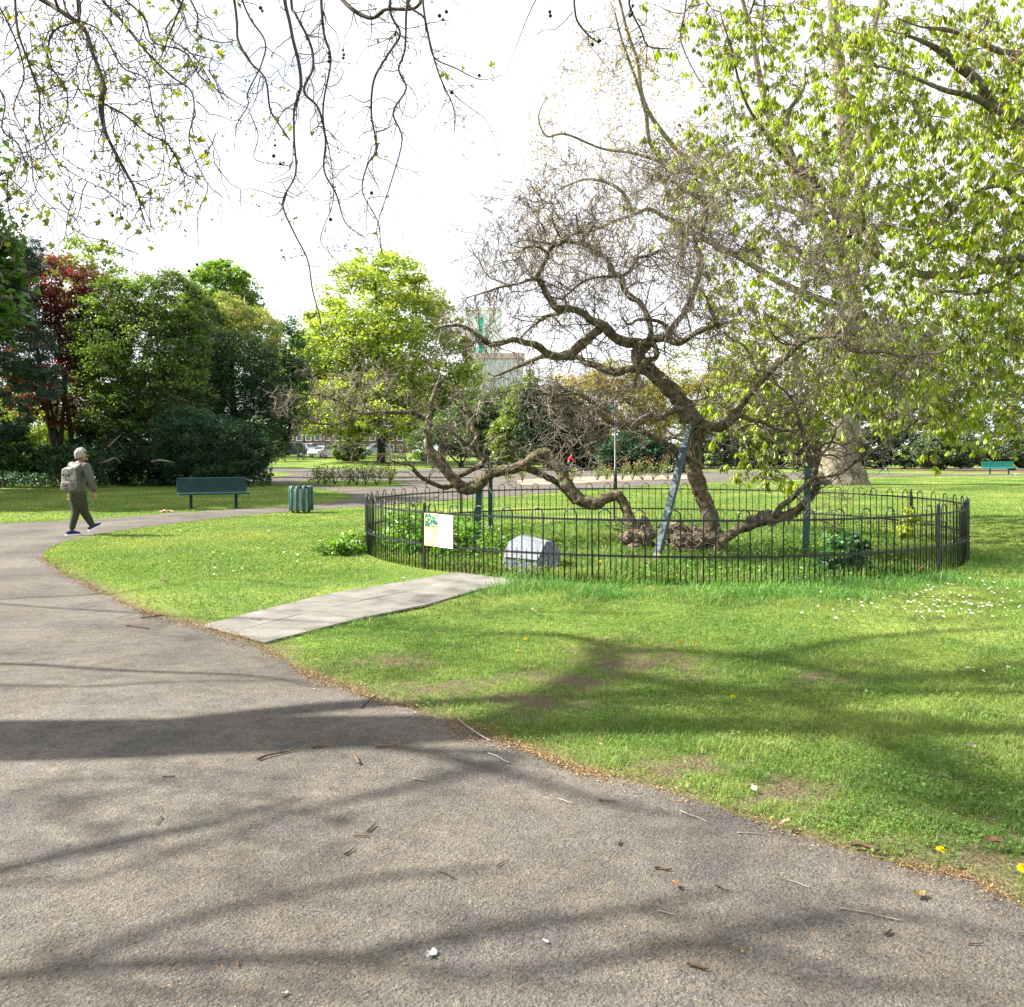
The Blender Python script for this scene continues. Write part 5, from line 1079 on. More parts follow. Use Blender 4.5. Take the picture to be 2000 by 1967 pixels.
plant('bramble', 'dark leafy bramble growing up inside the front of the fence', 'plant', (*P(1655,0,12.75)[:2],), [bw(1655,1075,38,38,12.75), bw(1630,1100,30,25,12.7), bw(1690,1105,28,24,12.7)], 900, 0.1, [(0.03,0.1,0.03), (0.05,0.14,0.04)], trunk=(0.006, 0.1), stems=5, spread=0.15, brr=0.012, parts=('stems', 'leaves'), clump=0.2, aspect=0.75)
plant('spurge', 'yellow green spurge by the fence post at the back right', 'plant', (*P(1790,0,16.9)[:2],), [bw(1785,1010,16,16,16.9), bw(1775,1040,18,14,16.9), bw(1770,1000,8,10,16.9)], 500, 0.08, [(0.32,0.38,0.04), (0.26,0.34,0.04)], trunk=(0.006, 0.15), stems=3, spread=0.08, brr=0.012, parts=('stems', 'leaves'), clump=0.25)
def rose(px, py, Y, hgt, red, lab, n=170):
    z0 = P(px, py, Y); b = np.array((z0[0], Y, 0.0)); o = empty('rose_bush', tuple(b), lab, 'rose bush', 'rose bushes in the beds')
    ns = 6; t0 = np.repeat(b[None], ns, 0); D = unit(np.stack([rng.normal(size=ns)*0.35, rng.normal(size=ns)*0.35, np.ones(ns)], 1))
    Pt, Rd = twigs(t0, D, np.full(ns, hgt)*rng.uniform(0.7, 1.1, ns), np.full(ns, 0.018), 6, 0.18); m = MB(); V, f = tubes(Pt, Rd, 4); m.add(V, [f]); m.build('stems', M['dark_bark'], o)
    p, d, r = pick_on(Pt, Rd, n, 0.35); p = p+rng.normal(size=(n, 3))*0.1; L = rng.uniform(0.07, 0.15, n); V, f = leafquads(p, rand_dirs(n), unit(rand_dirs(n)+np.array((0,0,.5))), L, L*0.7)
    hi = (p[:, 2]/hgt > 0.6)[:, None] & (rng.random((n, 1)) < red); T = np.where(hi, np.array((0.2,0.085,0.04)), np.array((0.15,0.19,0.05)))*rng.uniform(0.6, 1.3, (n, 1)); m = MB(); m.add(V, [f], np.repeat(T, 4, 0)); m.build('leaves', M['leaf'], o)
for px, Y, h, red, lab in [(622,47,1.0,0.1,'bare stemmed rose bush at the left end of the near rose bed'), (634,46,0.9,0.0,'small sparse rose bush second from the left in the near bed'), (655,47,1.1,0.3,'leaning rose bush with yellowing leaves behind the waste bin'), (682,46,1.0,0.1,'thin rose bush with upright bare stems in the near bed'), (697,46,1.0,0.0,'dark leaved rose bush just left of the ring fence'), (714,46,1.0,0.2,'rose bush peeping over the left end of the ring fence'),
    (735,46,1.1,0.3,'rose bush behind the left curve of the ring fence'), (762,46,1.2,0.2,'dense rose bush under the spray of pale twigs'), (995,50,1.0,0.5,'rose bush seen below the arched low limb'), (1020,51,1.1,0.5,'rose bush between the green props and the arched limb'), (1118,52,0.9,0.1,'low yellow green rose bush below the bicycle'), (1166,53,1.1,0.5,'rose bush between bicycle and lamp post'), (1185,54,1.0,0.9,'small red tipped rose bush just left of the lamp post'),
    (1216,54,1.3,0.5,'rose bush just right of the lamp post'), (1235,54,1.5,0.6,'tall bronze tipped rose bush second right of the lamp post'), (1255,54,1.6,0.7,'tallest bronze tipped rose bush in front of the laurel'), (1275,54,1.5,0.7,'red topped rose bush in front of the laurel'), (1305,55,1.7,0.8,'red topped rose bush beside the slanting prop')]:
    rose(px, 0, Y, h, red, lab)
# ------------------------------------------------------------------ bench
def bench(loc, rz, label, mat, length=1.9):
    o = empty('park_bench', loc, label, 'bench', 'green metal park benches', rz)
    def sheet(name, prof, th=0.02):
        prof = np.array(smooth_path(np.array(prof), 4)); n = len(prof); t = unit(np.gradient(prof, axis=0)); nn = np.stack([-t[:, 1], t[:, 0]], 1)
        m = MB(); V = []
        for x in (-length/2, length/2):
            V += [(x, *p) for p in prof]+[(x, *(p-q*th)) for p, q in zip(prof, nn)]
        k = 2*n; i = np.arange(n-1)
        fs = [np.stack([i, i+1, i+1+k, i+k], 1), np.stack([i+n+1, i+n, i+n+k, i+n+1+k], 1), np.stack([i+1, i, i+n, i+n+1], 1), np.stack([i+k, i+1+k, i+n+1+k, i+n+k], 1), np.array([[0, k, k+n, n], [n-1, 2*n-1, k+2*n-1, k+n-1]])]
        m.add(V, fs); return m.build(name, mat, o, world_coords=False)
    sheet('seat', [(0.06,0.50),(0.02,0.455),(-0.05,0.435),(-0.22,0.445),(-0.38,0.455),(-0.44,0.44),(-0.45,0.41)])
    sheet('backrest', [(0.175,0.83),(0.19,0.845),(0.17,0.86),(0.15,0.83),(0.10,0.62),(0.065,0.512)])
    for x in (-0.62, 0.62):
        m = MB(); m.box((x, -0.16, 0.21), (0.075, 0.075, 0.44)); m.box((x, -0.18, 0.418), (0.06, 0.44, 0.03)); m.box((x, -0.16, 0.01), (0.16, 0.16, 0.02)); m.build('leg', mat, o, world_coords=False)
    for x in (-length/2, length/2):
        m = MB(); m.tube([(x, *p) for p in smooth_path(np.array([(0.165,0.845),(0.085,0.56),(0.03,0.46),(-0.05,0.43),(-0.22,0.44),(-0.44,0.43)]), 4)], 0.018, 6); m.build('end_rail', mat, o, world_coords=False)
    return o
def perforated(name, c0, c1, scale):
    m, nt, out = new_mat(name); tc = nd(nt, 'ShaderNodeTexCoord'); vo = nd(nt, 'ShaderNodeTexVoronoi', Scale=scale); vo.inputs['Randomness'].default_value = 0.0
    nt.links.new(tc.outputs['Object'], vo.inputs['Vector']); n = nd(nt, 'ShaderNodeTexNoise', Scale=5.0); nt.links.new(tc.outputs['Object'], n.inputs['Vector'])
    b = nd(nt, 'ShaderNodeBsdfPrincipled', Roughness=0.5); b.inputs['Specular IOR Level'].default_value = 0.25; mu = nd(nt, 'ShaderNodeMix', data_type='RGBA', blend_type='MULTIPLY'); mu.inputs['Factor'].default_value = 0.75
    nt.links.new(ramp(nt, n.outputs['Fac'], [(0.35, c0), (0.65, c1)]), mu.inputs['A']); nt.links.new(ramp(nt, vo.outputs['Distance'], [(0.2, (0.1,0.1,0.1)), (0.3, (1,1,1))]), mu.inputs['B'])
    nt.links.new(mu.outputs['Result'], b.inputs['Base Color']); nt.links.new(b.outputs[0], out.inputs['Surface']); return m
M['bench_green'] = perforated('perforated_green_steel', (0.0005,0.022,0.02), (0.001,0.036,0.031), 38)
M['bench_teal'] = perforated('perforated_teal_steel', (0.005,0.12,0.095), (0.01,0.15,0.12), 38)
bench((-8.52, 27.4, 0), R(27), 'dark green perforated metal bench on the near lawn edge', M['bench_green'])
bench((P(1957,0,66)[0], 66.5, 0), R(-4), 'bright teal metal bench far off in front of the round bushes', M['bench_teal'], 2.15)
# bird droppings on the far bench are pale spots of paint-like dirt: scraps of white paper on its back
M['paper'] = noise_mat('crumpled_paper', [(0.4, (0.7,0.7,0.72)), (0.6, (0.85,0.85,0.85))], scale=9, rough=0.8, bump=0.3)
M['red_foil'] = noise_mat('red_wrapper', [(0.45, (0.6,0.04,0.04)), (0.55, (0.75,0.72,0.7))], scale=9, rough=0.35)
M['blue_plastic'] = noise_mat('blue_plastic', [(0.4, (0.02,0.12,0.45)), (0.6, (0.04,0.2,0.6))], scale=9, rough=0.4)
def scrap(name, label, loc, size, mat, cat, group=None):
    bm = bmesh.new(); bmesh.ops.create_grid(bm, x_segments=7, y_segments=5, size=0.5)
    for v in bm.verts:
        q = v.co.copy(); v.co.z = 0.14+0.35*mnoise.noise(Vector((q.x*2.3, q.y*2.3, loc[0]*3)))+0.15*mnoise.noise(q*6+Vector(loc)); v.co.x *= 1-0.25*abs(q.y)
    bmesh.ops.solidify(bm, geom=bm.faces[:], thickness=0.03)
    me = bpy.data.meshes.new(name); bm.to_mesh(me); bm.free(); o = link(name, me, mat); o.location = loc; o.scale = size; o.rotation_euler = (0, 0, random.uniform(0, 3)); tag(o, label, cat, group); return o
x, y = G(325, 1000.5); scrap('wrapper', 'crumpled red and white wrapper on the grass edge left of the near bench', (x, y, 0.02), (0.34, 0.2, 0.16), M['red_foil'], 'litter')
x, y = G(1983, 927); scrap('paper_scrap', 'white paper scrap on the ground under the far teal bench', (x, y, 0.0), (0.5, 0.3, 0.4), M['paper'], 'litter')
x, y = G(1727, 918); scrap('plastic_scrap', 'small blue plastic scrap on the far lawn before the hedge', (x, y, 0.0), (0.3, 0.3, 0.4), M['blue_plastic'], 'litter')

# ------------------------------------------------------------------ waste bin
M['bin_paint'] = noise_mat('weathered_green_bin_paint', [(0.3, (0.015,0.055,0.05)), (0.55, (0.04,0.105,0.095)), (0.75, (0.15,0.23,0.215))], scale=5, detail=7, rough=0.5, stretch=(3,3,0.6))
M['bin_pale'] = noise_mat('faded_bin_panel', [(0.3, (0.1,0.15,0.145)), (0.7, (0.3,0.35,0.34))], scale=6, detail=7, rough=0.6, stretch=(3,3,0.6))
M['rust'] = noise_mat('rust', [(0.3, (0.07,0.025,0.01)), (0.7, (0.2,0.08,0.03))], scale=20, rough=0.9, bump=0.4)
bx_, by_ = G(583, 1003); by_ += 0.3
binr = 0.30; bo = empty('litter_bin', (bx_, by_, 0), 'faded green fluted metal litter bin on the corner of the lawn', 'litter bin')
m = MB()
prof = [(0.26,0.06),(0.27,0.09),(0.27,0.62),(0.262,0.66)]
N = 64; aa = np.arange(N)*2*np.pi/N; V = []
for r, z in prof: V += [(r*math.cos(a), r*math.sin(a), z) for a in aa]
idx = np.arange(len(prof)*N).reshape(len(prof), N); nx = np.roll(idx, -1, 1); m.add(V, [np.stack([idx[:-1], nx[:-1], nx[1:], idx[1:]], -1).reshape(-1, 4)])
m.build('body', M['bin_pale'], bo, world_coords=False)
for q in range(10):
    a = q*2*math.pi/10+0.15; m = MB(); c, s = math.cos(a), math.sin(a)
    m.tube([(0.275*c, 0.275*s, 0.07), (0.285*c, 0.285*s, 0.10), (0.285*c, 0.285*s, 0.62), (0.27*c, 0.27*s, 0.69), (0.23*c, 0.23*s, 0.695)], [0.035, 0.042, 0.042, 0.04, 0.03], 10); m.build('flute', M['bin_paint'], bo, smooth=True, world_coords=False)
m = MB(); m.tube([(0.262*math.cos(a), 0.262*math.sin(a), 0.675) for a in np.linspace(0, 2*np.pi, 33)], 0.022, 8, cap=False); m.build('rim', M['rubber'], bo, smooth=True, world_coords=False)
m = MB(); m.tube([(0,0,0.52),(0,0,0.525)], [0.255, 0.255], 24); m.build('liner', M['rubber'], bo, world_coords=False)
for q in range(4):
    a = q*math.pi/2+0.6; m = MB(); m.box((0.22*math.cos(a), 0.22*math.sin(a), 0.035), (0.06, 0.06, 0.07)); m.build('foot', M['rust'], bo, world_coords=False)

# ------------------------------------------------------------------ lamp post with a banner sign
M['sign_green'] = noise_mat('green_sign_paint', [(0.4, (0.012,0.10,0.045)), (0.6, (0.02,0.14,0.06))], scale=4, rough=0.45)
M['sign_bright'] = noise_mat('bright_green_sign', [(0.4, (0.01,0.35,0.2)), (0.6, (0.02,0.42,0.25))], scale=4, rough=0.45)
M['white_paint'] = noise_mat('white_paint', [(0.4, (0.75,0.75,0.75)), (0.6, (0.82,0.82,0.82))], scale=6, rough=0.5)
LY = 42.0; lx = P(1202, 0, LY)[0]
lo = empty('sign_post', (lx, LY, 0), 'black park post carrying a green notice panel at its head', 'sign post')
m = MB(); m.tube([(lx, LY, -0.05), (lx, LY, 0.9), (lx, LY, 0.92), (lx, LY, 3.72), (lx, LY, 3.76)], [0.075, 0.075, 0.052, 0.05, 0.01], 12); m.build('post', M['black_iron'], lo, smooth=True)
m = MB(); m.box((lx-0.19, LY, P(0, 793, LY)[2]), (0.26, 0.03, 0.36)); pn = m.build('notice_panel', M['sign_green'], lo)
m = MB()
for q, w in enumerate((0.18, 0.14, 0.17)): m.box((lx-0.19, LY-0.017, P(0, 790, LY)[2]-q*0.05), (w, 0.003, 0.015))
m.build('lettering', M['white_paint'], lo)
m = MB(); z = P(0, 805, LY)[2]; m.add([(lx-0.27, LY-0.01, z+0.06), (lx-0.06, LY-0.01, z+0.06), (lx-0.06, LY-0.01, z-0.02), (lx-0.22, LY-0.01, z-0.12), (lx-0.27, LY+0.01, z+0.06), (lx-0.06, LY+0.01, z+0.06), (lx-0.06, LY+0.01, z-0.02), (lx-0.22, LY+0.01, z-0.12)], [np.array([[0,3,2,1],[4,5,6,7],[0,1,5,4],[1,2,6,5],[2,3,7,6],[3,0,4,7]])]); m.build('badge', M['white_paint'], lo)
m = MB(); m.add([(lx-0.2, LY-0.013, z+0.03), (lx-0.07, LY-0.013, z+0.045), (lx-0.07, LY-0.013, z-0.01), (lx-0.17, LY-0.013, z-0.08)], [np.array([[0,3,2,1]])]); m.build('badge_mark', M['sign_bright'], lo)

# ------------------------------------------------------------------ cars, park railing, buildings at the back
CP = {}
for nm, c in (('white', (0.72,0.73,0.75)), ('silver', (0.42,0.45,0.5)), ('navy', (0.012,0.02,0.06)), ('pale_blue', (0.4,0.47,0.55))):
    CP[nm] = noise_mat('car_paint_'+nm, [(0.4, c), (0.6, tuple(min(1, v*1.1) for v in c))], scale=2, rough=0.25, spec=0.6)
M['car_glass'] = noise_mat('car_glass', [(0.4, (0.02,0.03,0.04)), (0.6, (0.05,0.07,0.09))], scale=2, rough=0.08, spec=0.8)
M['chrome'] = noise_mat('steel', [(0.4, (0.4,0.4,0.42)), (0.6, (0.55,0.55,0.57))], scale=6, rough=0.3, metallic=0.8)
M['lamp_glass'] = noise_mat('lamp_glass', [(0.4, (0.6,0.62,0.65)), (0.6, (0.75,0.77,0.8))], scale=6, rough=0.15, spec=0.7)
def car(px, Y, rz, paint, label, hgt=1.5):
    o = empty('parked_car', (P(px, 0, Y)[0], Y, float(gz(Y))), label, 'car', 'cars parked behind the railing', rz)
    k = hgt/1.5
    low = [(-2.05,0.3),(-2.1,0.62),(-2.0,0.86),(-1.2,0.96),(1.6,0.98),(2.0,0.9),(2.08,0.6),(2.05,0.3)]
    cab = [(-1.25,0.96),(-0.55,1.42*k),(-0.2,1.5*k),(1.1,1.5*k),(1.5,1.4*k),(1.85,0.97)]
    def ext(pf, w0, w1, zref0, zref1):
        V = []
        for s in (-1, 1):
            for x, z in pf:
                t = min(1, max(0, (z-zref0)/(zref1-zref0))); V.append((x, s*(w0+(w1-w0)*t), z))
        n = len(pf); i = np.arange(n); j = (i+1) % n
        return V, [np.stack([i, j, j+n, i+n], 1), i[None, ::-1], (i+n)[None]]
    m = MB(); m.add(*ext(low, 0.86, 0.8, 0.3, 1.0)); m.add(*ext(cab, 0.78, 0.6, 0.96, 1.5*k)); m.build('body', CP[paint], o, world_coords=False)
    def quad(name, pts, off):
        pts = np.array(pts, float); n = np.cross(pts[1]-pts[0], pts[2]-pts[0]); n = n/np.linalg.norm(n)*off; mm = MB(); mm.add(list(pts+n)+list(pts-n), [np.array([[0,1,2,3],[7,6,5,4],[0,4,5,1],[1,5,6,2],[2,6,7,3],[3,7,4,0]])]); return mm.build(name, M['car_glass'], o, world_coords=False)
    zt = 1.42*k
    quad('windscreen', [(-1.17,-0.68,1.0),(-1.17,0.68,1.0),(-0.57,0.56,zt-0.02),(-0.57,-0.56,zt-0.02)], 0.02)
    quad('rear_window', [(1.79,-0.66,1.02),(1.79,0.66,1.02),(1.53,0.58,zt-0.08),(1.53,-0.58,zt-0.08)], 0.02)
    for s in (-1, 1):
        quad('side_window', [(-0.95,s*0.765,1.02),(0.28,s*0.765,1.02),(0.28,s*0.655,zt),(-0.4,s*0.655,zt)], 0.015)
        quad('side_window', [(0.36,s*0.765,1.02),(1.55,s*0.765,1.02),(1.25,s*0.66,zt-0.02),(0.36,s*0.655,zt)], 0.015)
        m = MB(); m.box((-2.03, s*0.58, 0.72), (0.12, 0.34, 0.14)); m.build('headlight', M['lamp_glass'], o, world_coords=False)
        m = MB(); m.box((-0.95, s*0.9, 1.0), (0.12, 0.16, 0.12)); m.build('wing_mirror', CP[paint], o, world_coords=False)
        for x in (-1.3, 1.3):
            w = MB(); w.tube([(x, s*0.70, 0.32), (x, s*0.72, 0.32), (x, s*0.87, 0.32), (x, s*0.89, 0.32)], [0.28, 0.32, 0.32, 0.28], 18); ty = w.build('wheel', M['rubber'], o, world_coords=False)
            w = MB(); w.tube([(x, s*0.885, 0.32), (x, s*0.9, 0.32)], [0.19, 0.17], 12); w.build('rim', M['chrome'], o, world_coords=False).parent = ty
    m = MB(); m.box((-2.07, 0, 0.45), (0.1, 1.3, 0.12)); m.build('bumper', M['rubber'], o, world_coords=False)
car(632, 120, R(60), 'white', 'white hatchback facing the park behind the railing')
car(566, 124, R(20), 'navy', 'dark navy car in front of the silver van like car', 1.4)
car(570, 134, R(15), 'silver', 'tall silver car at the left of the car row', 1.75)
car(612, 146, R(35), 'pale_blue', 'pale blue car second row, behind the white hatchback', 1.7)
car(596, 140, R(150), 'silver', 'silver car half hidden behind the railing posts', 1.6)
car(735, 130, R(30), 'pale_blue', 'pale blue car glimpsed right of the lime tree trunk', 1.6)
flat_poly('car_park', [(P(400,0,117)[0],117),(P(1000,0,117)[0],117),(P(1000,0,230)[0],230),(P(400,0,230)[0],230)], 0, M['asphalt'])
cpo = bpy.data.objects['car_park']
for v in cpo.data.vertices: v.co.z = float(gz(v.co.y))+0.012
ro = empty('park_railing', (P(640,0,114)[0], 114, float(gz(114))), 'tall dark metal railing between park and car park', 'fence')
zb = float(gz(114))
for i in range(7):
    xa, xb = P(515+40*i, 0, 114)[0], P(555+40*i, 0, 114)[0]; m = MB()
    for xx in np.linspace(xa, xb, 20)[:-1]: m.bar((xx, 114, zb), (xx, 114, zb+2.2), 0.045)
    for z in (0.25, 2.1): m.bar((xa, 114, zb+z), (xb, 114, zb+z), 0.06)
    m.build('railing_panel', M['black_iron'], ro)
    m = MB(); m.bar((xa, 114, zb), (xa, 114, zb+2.6), 0.08); m.build('post', M['black_iron'], ro)
for px, lab in ((582, 'pale timber stake standing left of the pair by the railing'), (592, 'pale timber stake standing right of the pair by the railing')):
    b = P(px, 0, 111); z0 = float(gz(111)); so_ = MB(); so_.bar((b[0], 111, z0), (b[0]+0.03, 111, z0+1.8), 0.11); so_.bar((b[0]-0.1, 111.06, z0+1.65), (b[0]+0.15, 111.06, z0+1.65), 0.06)
    tag(so_.build('timber_stake', M['slab']), lab, 'stake', 'tree stakes')
M['brick'] = noise_mat('brown_brick', [(0.35, (0.16,0.09,0.06)), (0.65, (0.26,0.16,0.11))], scale=3, detail=8, rough=0.9)
M['grey_wall'] = noise_mat('grey_render_wall', [(0.35, (0.4,0.4,0.42)), (0.65, (0.5,0.5,0.52))], scale=0.8, rough=0.9)
M['pale_wall'] = noise_mat('pale_tower_cladding', [(0.35, (0.8,0.81,0.84)), (0.65, (0.84,0.85,0.88))], scale=0.3, rough=0.8)
M['pink_roof'] = noise_mat('red_roof', [(0.35, (0.5,0.36,0.37)), (0.65, (0.56,0.42,0.42))], scale=2, rough=0.9)
M['green_cladding'] = noise_mat('sea_green_cladding', [(0.35, (0.0,0.42,0.33)), (0.65, (0.02,0.5,0.4))], scale=0.6, rough=0.6)
M['window_dark'] = noise_mat('dark_window_glass', [(0.4, (0.05,0.07,0.09)), (0.6, (0.1,0.13,0.16))], scale=1, rough=0.15, spec=0.7)
def building(name, label, px0, px1, Y, top_py, depth, wall, roof=None, rows=2, cols=6, roof_h=1.0):
    x0, x1 = P(px0, 0, Y)[0], P(px1, 0, Y)[0]; zt = P(0, top_py, Y)[2]; z0 = float(gz(Y)); cx = (x0+x1)/2; w = x1-x0
    o = empty(name, (cx, Y, z0), label, 'building')
    m = MB(); m.box((cx, Y+depth/2, (z0+zt)/2-0.5), (w, depth, zt-z0+1)); m.build('wall', wall, o)
    hh = (zt-z0)/rows
    for r in range(rows):
        for c in range(cols):
            xx = x0+w*(c+0.5)/cols; zz = z0+hh*(r+0.55); ww = w/cols*0.5
            f = MB(); f.box((xx, Y-0.02, zz), (ww+0.3, 0.1, hh*0.5+0.3)); fr = f.build('window', M['white_paint'], o)
            f = MB(); f.box((xx, Y-0.06, zz), (ww, 0.1, hh*0.5)); g = f.build('pane', M['window_dark'], o); g.parent = fr; g.matrix_parent_inverse = (Matrix.Translation(o.location)).inverted() @ Matrix.Identity(4); 
            g.matrix_parent_inverse = Matrix.Identity(4)
    m = MB(); m.box((cx, Y+depth/2, zt+roof_h/2), (w+0.8, depth+0.8, roof_h)); m.build('roof', roof or wall, o)
    return o
building('brick_building', 'low brown brick building behind the parked cars', 540, 790, 200, 846, 14, M['brick'], M['window_dark'], 2, 14, 0.8)
M['window_dark'] = noise_mat('hazy_window_glass', [(0.4, (0.36,0.38,0.41)), (0.6, (0.41,0.43,0.46))], scale=1, rough=0.2)  # terrace panes greyed to low contrast: distance haze put into the colour
building('terrace_building', 'pale grey building with a red roof glimpsed between the limbs', 930, 1022, 260, 700, 16, M['grey_wall'], M['pink_roof'], 6, 5, 1.4)
M['window_dark'] = noise_mat('hazy_tower_glass', [(0.4, (0.7,0.73,0.78)), (0.6, (0.75,0.78,0.82))], scale=1, rough=0.3)  # tower panes nearly as pale as the wall, colour standing in for haze
tw_ = building('tower_block', 'white tower block with a sea green stripe far behind the bare tree', 908, 978, 420, 606, 20, M['pale_wall'], None, 16, 4, 1.0)
m = MB(); x = P(939, 0, 420)[0]; m.box((x, 419.6, (P(0,620,420)[2]+P(0,700,420)[2])/2), (8*420/F, 0.5, 80*420/F)); m.build('green_stripe', M['green_cladding'], tw_)
plant('far_tree_belt', 'belt of trees along the street beyond the car park', 'tree', (P(560,0,235)[0], 235), [bw(480+45*i, 850-12*(i % 3), 40, 30, 235+3*(i % 2)) for i in range(12)], 9000, 0.9, [(0.1,0.16,0.04), (0.14,0.2,0.05)], trunk=(0.3, 2), stems=12, spread=25)
plant('far_tree_belt', 'belt of greyish trees on the skyline behind the golden budding trees', 'tree', (P(1500,0,180)[0], 180), [bw(1080+80*i, 850-18*(i % 3), 70, 60, 180+3*(i % 2)) for i in range(13)], 16000, 0.8, [(0.16,0.18,0.07), (0.1,0.14,0.05), (0.2,0.17,0.09)], trunk=(0.3, 2), stems=12, spread=30)
plant('far_tree_belt', 'belt of dark trees closing the view at the far left', 'tree', (P(100,0,90)[0], 90), [bw(-150+70*i, 800-25*(i % 2), 60, 90, 90) for i in range(9)], 22000, 0.4, [(0.05,0.09,0.03), (0.08,0.14,0.03)], trunk=(0.3, 2), stems=8, spread=12)

# ------------------------------------------------------------------ people
M['skin'] = noise_mat('skin', [(0.4, (0.32,0.17,0.11)), (0.6, (0.4,0.22,0.15))], scale=8, rough=0.55)
M['jacket'] = noise_mat('olive_grey_quilted_jacket', [(0.35, (0.06,0.062,0.052)), (0.65, (0.095,0.097,0.082))], scale=30, rough=0.6, bump=0.5, bscale=22, stretch=(0.3,0.3,1.6))
M['trousers'] = noise_mat('dark_olive_trousers', [(0.35, (0.028,0.03,0.018)), (0.65, (0.05,0.052,0.032))], scale=25, rough=0.8, bump=0.3)
M['navy_shoe'] = noise_mat('navy_shoe', [(0.4, (0.01,0.014,0.06)), (0.6, (0.02,0.025,0.09))], scale=30, rough=0.7)
M['grey_hair'] = noise_mat('grey_hair', [(0.35, (0.12,0.115,0.12)), (0.65, (0.34,0.33,0.33))], scale=40, rough=0.7, bump=0.6, bscale=60, stretch=(1,1,0.3))
M['pack_fabric'] = noise_mat('pale_backpack_fabric', [(0.35, (0.12,0.11,0.105)), (0.5, (0.22,0.21,0.205)), (0.65, (0.36,0.35,0.35))], scale=14, rough=0.85)
M['pack_pocket'] = noise_mat('brown_grey_pocket', [(0.35, (0.1,0.09,0.08)), (0.65, (0.22,0.19,0.17))], scale=22, rough=0.85)
M['pack_dark'] = noise_mat('dark_pack_trim', [(0.4, (0.015,0.014,0.02)), (0.6, (0.035,0.03,0.045))], scale=22, rough=0.8)
M['red_jacket'] = noise_mat('red_jacket', [(0.4, (0.5,0.015,0.03)), (0.6, (0.62,0.03,0.05))], scale=10, rough=0.7, bump=0.3)
M['grey_trousers'] = noise_mat('grey_trousers', [(0.4, (0.05,0.055,0.07)), (0.6, (0.09,0.095,0.11))], scale=10, rough=0.8)
M['purple_paint'] = noise_mat('purple_frame_paint', [(0.4, (0.16,0.06,0.45)), (0.6, (0.22,0.1,0.55))], scale=10, rough=0.35, spec=0.5)
def skin_mesh(name, joints, bones, mat, parent, sub=2, root=0):
    me = bpy.data.meshes.new(name); names = list(joints); me.from_pydata([joints[n][:3] for n in names], [(names.index(a), names.index(b)) for a, b in bones], [])
    o = bpy.data.objects.new(name, me); COL.objects.link(o)
    sm = o.modifiers.new('skin', 'SKIN'); sm.use_smooth_shade = True
    me.skin_vertices.new() if not me.skin_vertices else None
    for i, n in enumerate(names):
        r = joints[n][3]; r = r if isinstance(r, tuple) else (r, r); me.skin_vertices[0].data[i].radius = r; me.skin_vertices[0].data[i].use_root = (i == root)
    ss = o.modifiers.new('sub', 'SUBSURF'); ss.levels = sub; ss.render_levels = sub
    dg = bpy.context.evaluated_depsgraph_get(); ev = o.evaluated_get(dg); m2 = bpy.data.meshes.new_from_object(ev)
    bpy.data.objects.remove(o); m2.name = name
    return link(name, m2, mat, parent, world_coords=False, smooth=True)
def ellip(name, c, r, mat, parent, disp=0.0, sub=4, cut=None, fn=None):
    bm = bmesh.new(); bmesh.ops.create_icosphere(bm, subdivisions=sub, radius=1)
    for v in bm.verts:
        p = v.co.copy()
        if fn: p = fn(p)
        k = 1+disp*mnoise.noise(p*4); v.co = Vector((c[0]+p.x*r[0]*k, c[1]+p.y*r[1]*k, c[2]+p.z*r[2]*k))
    if cut: bmesh.ops.delete(bm, geom=[v for v in bm.verts if cut(v.co)], context='VERTS')
    me = bpy.data.meshes.new(name); bm.to_mesh(me); bm.free(); return link(name, me, mat, parent, world_coords=False, smooth=True)
# the walker: x to the right, y away from the camera, z up
WY = 18.75; wx = P(150, 0, WY)[0]
wk = empty('person', (wx, WY, 0), 'grey haired walker in olive jacket and trousers striding along the path with a backpack', 'person')
def J(u, v, y, r): return ((u-500)*0.001045, y, (1785-v)*0.001045, r)
hx, hy = 0.77, 0.64   # walking direction
J1 = {'pelvis': J(505,1010,0.0,(0.15,0.12)), 'belly': J(500,880,0.0,(0.14,0.11)), 'chest': J(515,640,0.01,(0.155,0.115)), 'upper': J(525,500,0.02,(0.12,0.09)), 'neck': J(545,430,0.04,0.062), 'head0': J(560,360,0.05,0.075), 'head1': J(562,290,0.055,0.098), 'head2': J(556,225,0.05,0.085),
      'lsh': J(378,500,0.10,0.05), 'lel': J(290,740,0.08,0.036), 'lwr': J(298,990,0.14,0.03), 'rsh': J(690,520,-0.06,0.05), 'rel': J(785,750,-0.06,0.036), 'rwr': J(838,985,0.0,0.03),
      'lhip': J(462,1050,0.06,0.092), 'lkn': J(478,1340,0.02,0.062), 'lan': J(430,1660,-0.06,0.042), 'rhip': J(575,1050,-0.06,0.094), 'rkn': J(600,1370,0.1,0.062), 'ran': J(690,1610,0.24,0.042)}
skin_mesh('body', J1, [('pelvis','belly'),('belly','chest'),('chest','upper'),('upper','neck'),('neck','head0'),('head0','head1'),('head1','head2'),('upper','lsh'),('lsh','lel'),('lel','lwr'),('upper','rsh'),('rsh','rel'),('rel','rwr'),('pelvis','lhip'),('lhip','lkn'),('lkn','lan'),('pelvis','rhip'),('rhip','rkn'),('rkn','ran')], M['skin'], wk)
